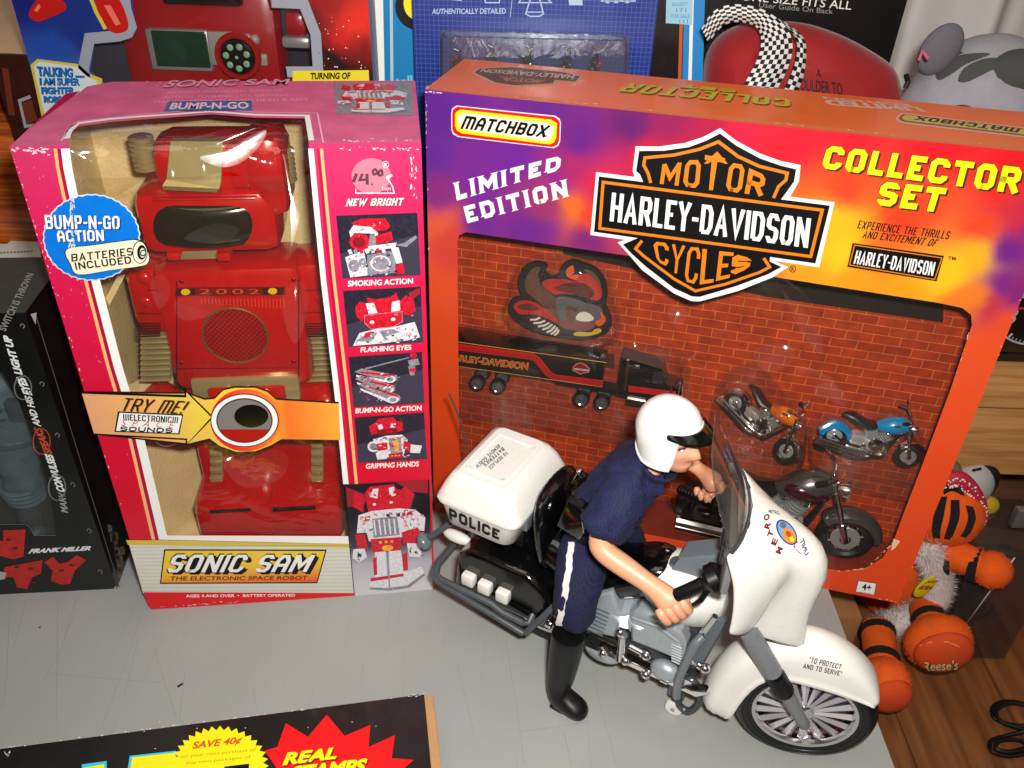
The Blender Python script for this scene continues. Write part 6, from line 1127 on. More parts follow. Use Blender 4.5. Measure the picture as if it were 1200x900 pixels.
    mb.tube([(-19.0, -1.2, 7.2), (-19.1, -2.4, 6.2), (-19.2, -3.8, zu-.2), (-19.6, -4.1, zu), (-21.2, -4.1, zu+.1), (-22.2, -4.1, zu+.5), (-26.6, -4.1, zu+.6), (-27.2, -3.9, zu+.6), (-27.6, -3.0, zu+.7), (-27.7, 3.0, zu+.7), (-27.2, 3.9, zu+.6), (-19.6, 4.1, zu), (-19.0, 2.0, 6.4)], .26, GD, 12)
    mb.tube([(-18.9, -1.6, 6.6), (-19.1, -3.9, zl), (-19.4, -4.25, zl-.1), (-26.9, -4.2, zl+1.2), (-27.5, -3.9, zl+1.3), (-27.8, -3.0, zl+1.4), (-27.8, 3.0, zl+1.4)], .25, GD, 12)
    mb.tube([(-19.2, -4.2, zl), (-18.6, -4.0, 5.6), (-17.2, -3.5, 8.2), (-16.4, -2.6, 9.0)], .25, GD, 12); mb.build('rear_guard', t)
    mb = MB(B); a = bk(498, 634, -2.6); b = bk(552, 596, -.8); mb.tube([a, a+(b-a)*.35, b], [.26, .24, .26], GD, 12); R_ = (b-a).to_track_quat('Z', 'Y').to_matrix(); mb.ell(a, (.72, .72, .5), M('lamp_grey', (96, 108, 112), .25, coat=.3), R_); mb.build('turn_signal', t)
    mb = MB(B); p = bk(536, 629, -1.2); mb.ell(p, (1.3, .5, .5), WHPLAS); mb.build('tail_lens', t)
    mb = MB(B); pts = [bk(x_, y_, 2.6) for x_, y_ in ((549, 535), (546, 518), (541, 499), (534, 479), (526, 461))]; mb.tube(spline(pts, 4), .07, M('antenna_wire', (120, 112, 112), .3, metal=.7), 8); mb.build('antenna', t)
    # engine
    EG = M('engine_silver', (170, 176, 180), .3, metal=.4, var=(1.5, .07)); mb = MB(B)
    mb.prism([bk(686, 699, -2.7), bk(716, 693, -2.7), bk(728, 722, -2.7), bk(720, 748, -2.7), bk(686, 741, -2.7)], (0, 1.6, 0), EG, .25, 3)
    for k in range(7): z_ = 5.9+.42*k; mb.box((-14.6, -2.72, z_), (1.5+.1*k, .1, .12), M('engine_slot', (84, 90, 96), .4), .03)
    mb.build('engine_cover', t)
    mb = MB(B); mb.prism([bk(737, 720, -2.7), bk(746, 715, -2.7), bk(775, 725, -2.7), bk(797, 743, -2.7), bk(803, 757, -2.7), bk(800, 776, -2.7), bk(788, 772, -2.7), bk(738, 752, -2.7)], (0, 1.6, 0), EG, .3, 3)
    for k in range(7): p = bk(793, 757+3.2*k, -2.75); mb.box((p.x, -2.78, p.z), (.75, .12, .09), M('engine_light', (206, 208, 210), .3, metal=.3), .03)
    mb.tube([bk(741, 724, -2.85), bk(770, 734, -2.85), bk(795, 752, -2.85)], .1, EG, 8); mb.build('primary_cover', t)
    mb = MB(B); mb.box((-11.8, 0, 6.6), (9.6, 3.2, 4.6), M('engine_dark', (44, 46, 50), .4), .3)
    for s_ in (-13.0, -11.6): mb.lathe([(.9, 0)]+[(q, .2*k+.1*j) for k in range(8) for j, q in enumerate((1.15, .9))]+[(.8, 1.7)], (s_, -1.3, 7.4), (0, -.35, 1), EG, 18)
    p = bk(780, 786, -2.4); mb.ell(p, (1.15, .7, .9), EG); p = bk(706, 765, -2.4); mb.ell(p, (1.4, .6, .7), EG); p = bk(752, 722, -1.6); mb.box(p, (3.0, 1.0, 1.2), EG, .3); mb.build('engine_block', t)
    mb = MB(B); CH = CHROME
    zr = 4.55
    mb.prism([(-19.2, -2.9, zr), (-18.2, -2.9, zr+.35), (-7.0, -2.9, zr+.15), (-6.0, -2.9, zr+.7), (-5.8, -2.9, zr+.5), (-6.6, -2.9, zr-.35), (-18.4, -2.9, zr-.25)], (0, .7, 0), CH, .08); mb.build('running_board', t)
    mb = MB(B)
    for x0, y0, x1, y1, r in ((730, 745, 727, 772, .32), (706, 755, 712, 764, .3), (738, 757, 755, 766, .22), (728, 742, 733, 742, .36), (752, 764, 757, 768, .34), (753, 785, 760, 790, .3), (734, 772, 736, 776, .3), (818, 778, 828, 784, .3), (704, 764, 708, 766, .34), (640, 729, 650, 734, .3), (775, 795, 783, 799, .24), (823, 742, 838, 722, .2)):
        a, b = bk(x0, y0, -2.9), bk(x1, y1, -2.9); mb = MB(B); mb.tube([a, b], r, CH, 12); mb.build('chrome_rod', t)
    for px in ((727, 741), (757, 768), (826, 783), (707, 765), (757, 790), (645, 731), (733, 774)): mb = MB(B); mb.ell(bk(*px, -3.0), (.36, .36, .36), CH); mb.build('chrome_bolt', t)
    mb = MB(B); fg = M('frame_grey', (92, 98, 104), .35); mb.tube(spline([bk(824, 745, -3.0), bk(813, 757, -3.5), bk(803, 778, -3.6), bk(795, 798, -3.6), bk(793, 816, -3.4)], 5), .3, M('crash_bar_silver', (128, 132, 138), .3, metal=.4), 12); mb.build('crash_bar', t)
    mb = MB(B); mb.tube(spline([bk(806, 795, -2.0), bk(818, 805, -2.0), bk(820, 822, -2.0), bk(808, 833, -2.0), bk(796, 826, -2.0), bk(796, 810, -2.0)], 4, True), .26, DKPLAS, 10, True); a, b = bk(846, 722, -1.2), bk(818, 772, -1.4); mb.tube([a, b], .5, fg, 8); mb.box((-8.2, -1.1, 2.9), (1.2, .9, 3.2), fg, .1); mb.build('frame_bar', t)
    mb = MB(B)
    mb.lathe([(.1, -.3), (.35, -.34), (.6, -.3), (.68, -.1), (.68, .1), (.6, .3), (.1, .32)], (-8.1, -1.7, .68), (0, 1, 0), WHPLAS, 24); mb.lathe([(.05, -.42), (.16, -.4), (.16, -.3)], (-8.1, -1.7, .68), (0, 1, 0), GREY, 12); mb.build('support_wheel', t)
    # handlebar with grips and lever blocks
    mb = MB(B); ro, ri = bk(791, 699, -5.2), bk(838, 677, -4.0); lo_, li = bk(797, 573, 4.6), bk(848, 596, 3.0)
    mb.tube(spline([ri, bk(862, 668, -2.6), (-6.2, 0, 16.2), (-6.6, 2.0, 16.2), li], 5), .24, DKPLAS, 10); hb = mb.build('handlebar', t)
    for a, b in ((ro, ri), (lo_, li)):
        mb = MB(B); d = b-a; mb.tube([a, a+d*.06, a+d*.9, b], [.36, .44, .4, .42], M('grip_black', (13, 13, 13), .3), 14)
        for k in range(9): mb.torus(a+d*(.08+.07*k), d, .42, .03, MATS['grip_black'], 14, 6)
        mb.box(b, (1.5, 1.5, 1.3), MATS['grip_black'], .35); mb.tube([b+d*-.12, b+d*.1], [.95, .9], MATS['grip_black'], 14); mb.tube([b+V((0, 0, -.2)), a+d*.5+V((.5, 0, -.9)), a+d*.35+V((.4, 0, -1.1))], [.22, .18, .12], MATS['grip_black'], 8); mb.build('grip', t)
    return t
police_bike()
def officer():
    B = BK.W; t = thing('police_figure', 'police officer action figure in navy uniform and white helmet riding the white motorcycle', 'action figure', B((-15.5, -5.3, 0)), BK.rot)
    SK = M('doll_skin', (222, 156, 120), .42, sss=.05, var=(.8, .05)); NAVY = M('navy_cloth', (13, 16, 54), .9, bump=(5, 1.0), var=(1.1, .3)); 
    PANT = M('navy_trousers', (13, 14, 48), .9, bump=(5, .9), var=(.9, .3)); LEA = M('boot_black', (13, 13, 14), .36, var=(1.2, .2))
    for m_ in (NAVY, PANT):
        n = m_.node_tree.nodes; L_ = m_.node_tree.links; b_ = n['Principled BSDF']; tc_ = n.new('ShaderNodeTexCoord'); mp_ = n.new('ShaderNodeMapping'); mp_.inputs['Rotation'].default_value = (.3, .5, .6); wv = n.new('ShaderNodeTexWave'); wv.inputs['Scale'].default_value = 260; wv.inputs['Distortion'].default_value = .3; wv.inputs['Detail'].default_value = 1
        L_.new(tc_.outputs['Object'], mp_.inputs[0]); L_.new(mp_.outputs[0], wv.inputs[0]); mr_ = n.new('ShaderNodeMapRange'); mr_.inputs[3].default_value = .75; mr_.inputs[4].default_value = 1.7; L_.new(wv.outputs['Fac'], mr_.inputs[0]); sc_ = n.new('ShaderNodeVectorMath'); sc_.operation = 'SCALE'
        src = b_.inputs['Base Color'].links[0].from_socket; L_.new(src, sc_.inputs[0]); L_.new(mr_.outputs[0], sc_.inputs['Scale']); L_.new(sc_.outputs[0], b_.inputs['Base Color'])
    # key joints
    pel = V((-16.6, 0, 12.6)); che = V((-15.0, .1, 16.6)); nck = V((-13.2, .15, 19.5)); hed = V((-11.9, .1, 21.6))
    shR, elR, wrR = bk(730, 570, -2.5), bk(699, 641, -4.7), bk(762, 685, -5.0); shL, elL, wrL = bk(752, 524, 2.7), bk(797, 533, 5.0), bk(822, 552, 4.5)
    hR = bk(794, 708, -5.1); hL = bk(841, 571, 3.9)
    hipR, knR, anR = V((-16.2, -2.2, 12.6)), V((-15.75, -3.9, 9.0)), V((-15.6, -5.0, 2.0)); hipL, knL, anL = V((-16.2, 2.0, 12.6)), V((-15.2, 4.2, 8.6)), V((-15.4, 5.0, 2.0))
    # body: one continuous mesh (torso, arms, hands with fingers, head)
    vs_ = [pel, che, nck, nck+V((.35, 0, .9)), shR, elR, wrR, shL, elL, wrL]; ed = [(0, 1), (1, 2), (2, 3), (1, 4), (4, 5), (5, 6), (1, 7), (7, 8), (8, 9)]
    rd = [1.2, 1.3, .85, .85, .85, .92, .62, .8, .7, .44]
    fing = []
    for side, wr, hd_, axis in ((-1, 6, hR, (bk(838, 677, -4.0)-bk(791, 699, -5.2)).normalized()), (1, 9, hL, (bk(845, 592, 3.0)-bk(812, 572, 4.2)).normalized())):
        wp = vs_[wr]; f_ = (hd_-wp).normalized(); f_ = (f_-axis*f_.dot(axis)).normalized(); dn = axis.cross(f_); dn = dn if dn.z < 0 else -dn
        up = -dn; i0 = len(vs_); palm = wp+(hd_-wp)*.65+up*.15; vs_ += [palm, palm+f_*.75+up*.1]; ed += [(wr, i0), (i0, i0+1)]; rd += [(.92, .8), (.95, .62)]
        grip = hd_+f_*.35+dn*.1
        for k in range(4):
            o = axis*((k-1.5)*.5); ln = (1.0, 1.1, 1.05, .85)[k]
            kn = palm+f_*.75+o+up*.28; p2 = kn+f_*.55*ln+dn*.45*ln; p3 = p2+dn*.62*ln-f_*.1; p4 = p3-f_*.5*ln+dn*.1
            fing.append([kn-f_*.35-up*.1, kn, p2, p3, p4])
        tb = palm+axis*.55*(-side)*-1*side*0 + axis*(.55)*(1) - f_*.1
        fing.append([tb, tb+axis*.35+f_*.4+dn*.15, tb+axis*.25+f_*.85+dn*.5, tb+axis*.05+f_*1.05+dn*.85])
    body = skin('body', t, vs_, ed, rd, SK, B, 2)
    bm = bmesh.new(); bm.from_mesh(body.data); mbx = MB(B); 
    for ch in fing: n = len(ch); mbx.tube(spline(ch, 4), [.32-.07*k/((n-1)*4) for k in range((n-1)*4+1)], SK, 10); mbx.ell(ch[-1], (.25, .25, .25), SK, None, 8, 6)
    # head: rings from chin to crown with a modelled face profile
    hc = V((-12.0, .0, 0)); z0, z1 = 20.45, 25.0; tilt = Matrix.Rotation(math.radians(-3), 3, 'Y') @ Matrix.Identity(3); yaw = Matrix.Rotation(math.radians(-15), 3, 'Z')
    prof = [(0, .6, .2, .28), (.03, 1.0, .45, .5), (.08, 1.32, .8, .76), (.15, 1.38, 1.1, 1.0), (.2, 1.44, 1.25, 1.14), (.24, 1.36, 1.35, 1.24), (.28, 1.44, 1.45, 1.32), (.33, 1.46, 1.55, 1.42), (.38, 1.55, 1.6, 1.5), (.43, 1.53, 1.7, 1.52), (.47, 1.46, 1.75, 1.54), (.5, 1.42, 1.8, 1.55), (.53, 1.46, 1.82, 1.55), (.56, 1.56, 1.85, 1.55), (.62, 1.58, 1.9, 1.56), (.7, 1.55, 1.92, 1.56), (.8, 1.4, 1.85, 1.45), (.9, 1.05, 1.5, 1.15), (.97, .55, .85, .6), (1, .1, .2, .1)]
    nose = {.28: .06, .33: .48, .38: .6, .43: .5, .47: .4, .5: .3, .53: .18}
    head_pt = lambda p: hc+V((0, 0, 22.0))+(yaw @ (tilt @ (p-V((0, 0, 22.0)))))
    rg = []
    for q, fr, bkk, hw in prof:
        ring = []
        for k in range(40):
            a = 2*math.pi*k/40; c, sn = math.cos(a), math.sin(a); r_ = fr if c > 0 else bkk; x_ = r_*math.copysign(abs(c)**(1.15 if c > 0 else .8), c); y_ = hw*math.copysign(abs(sn)**.95, sn)
            aa = min(a, 2*math.pi-a)
            if q in nose and aa < .5: x_ += nose[q]*max(0, 1-(aa/.3)**2)
            if q in (.47, .5, .53) and .22 < aa < .75: x_ -= .12*math.sin((aa-.22)/.53*math.pi)
            if q in (.2, .28) and aa < .5: x_ += .07*(1-aa/.5)
            ring.append(head_pt(V((x_, y_, z0+(z1-z0)*q))))
        rg.append(ring)
    mbx.loft(rg, SK)
    for sg in (-1, 1): mbx.ell(head_pt(V((-.1, 1.55*sg, 22.6))), (.35, .15, .5), SK)
    for f_ in mbx.bm.faces: f_.smooth = True
    mbx.bm.transform(rootmat(t).inverted()); tmp = bpy.data.meshes.new('tmp'); mbx.bm.to_mesh(tmp); bm.from_mesh(tmp); bm.to_mesh(body.data); bm.free(); bpy.data.meshes.remove(tmp)
    for p in body.data.polygons: p.use_smooth = True
    # painted face: brows, eyes, mouth
    mb = MB(B); br = M('painted_brown', (72, 40, 24), .5); ew = M('eye_white', (222, 214, 206), .3); lip = M('painted_lip', (170, 88, 70), .5)
    def fp(y_, q, out=.03):
        z_ = z0+(z1-z0)*q; i = max(k for k in range(len(prof)) if prof[k][0] <= q); j = min(i+1, len(prof)-1); u = (q-prof[i][0])/max(1e-6, prof[j][0]-prof[i][0]); fr = prof[i][1]*(1-u)+prof[j][1]*u; hw = prof[i][3]*(1-u)+prof[j][3]*u
        sn = min(1, abs(y_)/hw)**(1/.95); return head_pt(V((fr*max(0, 1-sn*sn)**.575+out, y_, z_)))
    for sg in (-1, 1):
        mb.tube([fp(sg*y_, q, .0) for y_, q in ((.28, .555), (.6, .57), (1.0, .55))], .06, br, 6)
        mb.tube([fp(sg*y_, q, -.08) for y_, q in ((.32, .505), (.62, .515), (.92, .5))], .055, br, 6); mb.ell(fp(.6*sg, .492, -.16), (.13, .24, .12), ew); mb.ell(fp(.6*sg, .492, -.09), (.07, .1, .1), br)
    mb.tube([fp(y_, .24, -.02) for y_ in (-.5, -.25, 0, .25, .5)], .045, lip, 6); mb.build('face_paint', body)
    # shirt and short sleeves
    sh = skin('shirt', t, [pel+V((-.1, 0, .9)), V((-16.1, 0, 14.6)), che+V((-.2, 0, 0)), nck+V((-.45, 0, -.5)), shR+V((0, .35, -.1)), shR*.5+elR*.5, shR*.08+elR*.92+V((-.05, 0, .25)), shL+V((0, -.35, -.1)), shL*.5+elL*.5, shL*.2+elL*.8, nck+V((.25, 0, .7))], [(0, 1), (1, 2), (2, 3), (2, 4), (4, 5), (5, 6), (2, 7), (7, 8), (8, 9), (3, 10)], [(2.4, 2.2), (2.6, 2.5), (2.7, 2.5), (1.8, 1.7), 1.75, 1.7, 1.78, 1.75, 1.55, 1.5, (1.3, 1.25)], NAVY, B, 3)
    fold = bpy.data.textures.new('cloth_folds', 'CLOUDS'); fold.noise_scale = .013; fold.noise_depth = 2
    dm = sh.modifiers.new('folds', 'DISPLACE'); dm.texture = fold; dm.strength = .010; dm.mid_level = .5; dm.texture_coords = 'LOCAL'
    mb = MB(B); ax = (hed-nck).normalized(); rg = []
    e1 = V((0, 1, 0)); e2 = ax.cross(e1)
    for r_, h_ in ((1.2, -.2), (1.35, .15), (1.42, .55), (1.3, .6), (1.15, .2)): rg.append([nck+ax*(.35+h_-.25*math.cos(q)*(1 if h_ > .1 else 0))+e1*r_*math.sin(q)+e2*r_*math.cos(q) for q in [2*math.pi*k/24 for k in range(24)]])
    mb.loft(rg, NAVY, False); 
    for sg in (-1, 1): mb.prism([nck+V((.9, .2*sg, .2)), nck+V((.2, 1.35*sg, .35)), nck+V((.55, 1.75*sg, -.75)), nck+V((1.35, .75*sg, -.95))], V((.12, 0, .08)), NAVY, .05)
    mb.build('collar', sh)
    # trousers with white side stripe
    tr = skin('trousers', t, [pel+V((0, 0, .3)), hipR, knR, anR*.28+knR*.72, hipL, knL, anL*.28+knL*.72, pel+V((.1, 0, 1.3))], [(0, 1), (1, 2), (2, 3), (0, 4), (4, 5), (5, 6), (0, 7)], [(2.1, 2.0), (2.1, 1.9), 1.62, 1.38, (2.1, 1.9), 1.62, 1.38, (2.2, 1.9)], PANT, B, 2)
    dm = tr.modifiers.new('folds', 'DISPLACE'); dm.texture = fold; dm.strength = .006; dm.mid_level = .5; dm.texture_coords = 'LOCAL'
    mb = MB(); D = Decal(mb, [tr], .13); A = spline([(670, 636), (668, 660), (664, 690), (659, 715), (656, 733)], 40); wob = lambda k: .6*math.sin(k*.16)+.3*math.sin(k*.41)
    D.strip([(p.x-3.4+wob(k), p.y) for k, p in enumerate(A)], [(p.x+3.4+wob(k), p.y) for k, p in enumerate(A)], M('white_braid', (214, 210, 206), .7)); mb.build('side_stripe', tr, sharp=0)
    mb = MB(B); rg = []
    for z_, k_ in ((-.35, 1.0), (-.3, 1.06), (.3, 1.06), (.35, 1.0)): rg.append([pel+V((.12+z_*.4, 0, 1.2+z_))+V((2.05*k_*math.cos(q), 2.3*k_*math.sin(q), -.35*math.cos(q))) for q in [2*math.pi*k/28 for k in range(28)]])
    mb.loft(rg, LEA); bt = mb.build('belt', t)
    mb = MB(B); p = bk(676, 606, -2.95); mb.box(p, (1.9, 1.0, 2.6), GLOSSBLACK, .2, Matrix.Rotation(.25, 3, 'Y')); mb.box(p+V((-.1, -.1, 1.2)), (1.2, .7, .5), LEA, .12); mb.tube([p+V((.5, -.5, .9)), p+V((.8, -.5, -.6))], .05, CHROME, 6); mb.build('holster', bt)
    mb = MB(B); p = bk(682, 560, -.4); mb.box(p+V((-.3, 0, -.6)), (.7, .8, 2.0), GLOSSBLACK, .15, Matrix.Rotation(.35, 3, 'Y')); mb.ell(p+V((-.2, 0, .5)), (.2, .25, .2), CHROME); mb.build('radio', bt)
    # boots
    for kn, an, sg in ((knR, anR, -1), (knL, anL, 1)):
        if sg < 0: top, low, heel, toe = bk(667, 742, -4.55), bk(655, 806, -5.2), bk(651, 822, -5.4), bk(676, 832, -5.5)
        else: top, low, heel, toe = V((-15.0, 4.7, 7.0)), V((-15.4, 5.0, 2.0)), V((-15.6, 5.1, .9)), V((-13.2, 5.4, .75))
        heel.z = .95; toe.z = .72; low.z = max(low.z, 1.9)
        rg = []
        def ring(c, n_, rx, ry, k=20, flat=None):
            n_ = V(n_).normalized(); a = n_.cross(V((0, 1, 0))).normalized(); b = a.cross(n_); out = []
            for i in range(k):
                q = 2*math.pi*i/k; p = c+a*rx*math.cos(q)+b*ry*math.sin(q)
                if p.z < .04: p.z = .04
                out.append(p)
            return out
        d = (low-top); fw = (toe-heel); fw.z = 0; fw.normalize()
        rg = [ring(top+V((0, 0, -.15)), d, 1.05, 1.05), ring(top, d, 1.28, 1.25), ring(top+d*.1, d, 1.22, 1.2), ring(top+d*.5, d, 1.16, 1.1), ring(top+d*.85, d, 1.0, .95), ring(low, d*.7+fw*1.2, 1.0, .92), ring(heel+fw*.25+V((0, 0, .2)), d*.35+fw*3, 1.15, .92), ring(heel+fw*.85, fw, 1.0, .88), ring(heel+fw*1.5+V((0, 0, -.15)), fw, .82, .92), ring(heel+fw*2.0+V((0, 0, -.25)), fw, .7, .88), ring(heel+fw*2.4+V((0, 0, -.35)), fw, .5, .62), ring(heel+fw*2.58+V((0, 0, -.4)), fw, .15, .25)]
        mb = MB(B); mb.loft(rg, LEA); mb.box(heel+V((0, 0, -.76))+fw*.4, (1.2, 1.3, .36), LEA, .12, Matrix.Rotation(math.atan2(fw.y, fw.x), 3, 'Z')); mb.build('boot', t, sharp=60, sub=1)
    # helmet with peak
    mb = MB(B); HW_ = M('helmet_white', (236, 235, 230), .16, coat=.5); hcn = V((-.1, 0, 23.35)); rg = []
    N = 44
    def hp(th, ph, r_=1.):  # th around (0 = front), ph from crown
        return head_pt(V((-.3+2.14*r_*(math.sin(ph) if ph < 1.57 else 1-.12*(ph-1.57))*math.cos(th), 1.98*r_*(math.sin(ph) if ph < 1.57 else 1-.12*(ph-1.57))*math.sin(th), 23.3+r_*(2.12*math.cos(ph) if ph < 1.57 else -2.0*(ph-1.57)))))
    def low_(th):
        a = abs((th+math.pi) % (2*math.pi)-math.pi); 
        return 1.26 if a < .72 else 1.26+(a-.72)/.16*1.3 if a < .88 else 2.56 if a < 1.9 else 2.56-(a-1.9)*.34
    for r_, rng in ((1.0, range(0, 15)), (.9, range(14, -1, -1))):
        for i in rng: rg.append([hp(2*math.pi*k/N, max(.02, low_(2*math.pi*k/N)*i/14), r_) for k in range(N)])
    mb.loft(rg, HW_, True); hm = mb.build('helmet', t, sharp=60)
    mb = MB(B); a = [-1.12+2.24*k/16 for k in range(17)]; top = [hp(q, 1.12, 1.015) for q in a]; bot = [hp(q, 1.3, 1.02) for q in a]; out = [head_pt(V((-.3+(2.14+.95*math.cos(q*1.15))*math.cos(q), (2.0+.25*math.cos(q*1.2))*math.sin(q), 23.3+.68-.42*math.cos(q*1.2)))) for q in a]
    rg = [[top[k], out[k]+V((0, 0, .05)), out[k]-V((0, 0, .06)), bot[k]] for k in range(17)]; mb.loft(rg, GLOSSBLACK); mb.build('peak', hm, sub=1)
    mb = MB(B); mb.tube([hp(q, low_(q), 1.0) for q in [2*math.pi*k/60 for k in range(60)]], .09, M('helmet_trim', (206, 206, 204), .3), 8, True); mb.build('rim_trim', hm)
officer()
# ================================================================ surroundings
def slab(mb, F, px, depth, m, side=None, lift=0):
    """panel outline cast on F with real thickness behind it"""
    pts = [F.px(*p) for p in px]; mb.prism([F.P(a, b, lift) for a, b in pts], F.n*-depth, m)
def carton(t, F, a0, b0, a1, b1, depth, m, nm='carton', hole=None):
    """open-fronted box behind a front panel with an optional window"""
    mb = MB(); panel(mb, F, [(a0, b0), (a1, b0), (a1, b1), (a0, b1)], m, hole); mb.build('front_panel', t)
    mb = MB(); P = lambda a, b, d: F.P(a, b, -d)
    for q in ([P(a0, b0, 0), P(a0, b0, depth), P(a0, b1, depth), P(a0, b1, 0)], [P(a1, b0, 0), P(a1, b0, depth), P(a1, b1, depth), P(a1, b1, 0)], [P(a0, b0, depth), P(a1, b0, depth), P(a1, b1, depth), P(a0, b1, depth)], [P(a0, b1, 0), P(a0, b1, depth), P(a1, b1, depth), P(a1, b1, 0)], [P(a0, b0, 0), P(a0, b0, depth), P(a1, b0, depth), P(a1, b0, 0)]): mb.poly(q, m)
    mb.build(nm, t)
def yface(y): return Face((0, y, 0), (1, 0, 0), (0, 0, 1))
# room shell
mb = MB(); mb.box((60, 60, -72.2), (400, 300, .4), wood('floor_boards', (120, 74, 38), (84, 48, 24)), 0); tag(mb.build('floor'), kind='structure')
mb = MB(); mb.box((20, 92, 20), (320, 4, 184), M('wall_paint', (222, 216, 204), .8, var=(.05, .03)), 0); tag(mb.build('wall'), 'plain off-white wall glimpsed behind the wooden cabinet', 'wall')
# left wooden cabinet
WD = wood('orange_pine', (196, 98, 34), (120, 46, 12), (.10, 1.2, 2.4), .35); WD2 = wood('pale_pine', (206, 152, 92), (172, 112, 58), (.10, 1.0, 1.6), .4)
def cabinet():
    Y = 25; tz = aty(10, 72, Y).z; xr = aty(44, 140, Y).x
    t = thing('wooden_cabinet', 'orange grained wooden cabinet at the left edge behind the pink box', 'cabinet', ((xr-60)/2, Y+15, -72))
    mb = MB(); 
    for k in range(9): mb.box(((xr-60)/2, Y+15, -70+11.2*k+5.5), (xr+60, 29.6, 11.0), WD, .15)
    mb.build('body', t); mb = MB(); mb.box(((xr-60)/2, Y+15, tz-.8), (xr+61, 31, 1.6), M('cabinet_top', (196, 160, 124), .45, var=(.3, .1)), .2); mb.build('top', t)
cabinet()
def dark_case():
    F = yface(23.4); t = thing('picture_case', 'dark maroon case with a pale square outline beside the blue robot box', 'case', F.X(30, 150), 0); m = uvramp('maroon_picture', 1, [(30, (24, 12, 14)), (34, (66, 26, 18)), (36, (40, 16, 16)), (40, (92, 40, 22))], .3)
    mb = MB(); a0, b1 = F.px(4, 64)[0]-1.2, F.px(10, 64)[1]; a1 = F.px(44, 105)[0]; b0 = 0; mb.prism([F.P(a0, b0), F.P(a1, b0), F.P(a1, b1), F.P(a0, b1)], (0, .5, 0), M('case_maroon', (54, 20, 16), .3, var=(.6, .3)), .1); mb.build('body', t)
    mb = MB(); mb.line(F, [(36, 113), (23, 118), (30, 148), (44, 146)], .25, GREY, .03); mb.pp(F, [(37, 117), (26, 120), (32, 146), (44, 140)], M('case_rust', (104, 44, 22), .4), .02); mb.line(F, [(6, 80), (14, 135)], .5, M('case_rust'), .02); mb.build('printing', t)
dark_case()
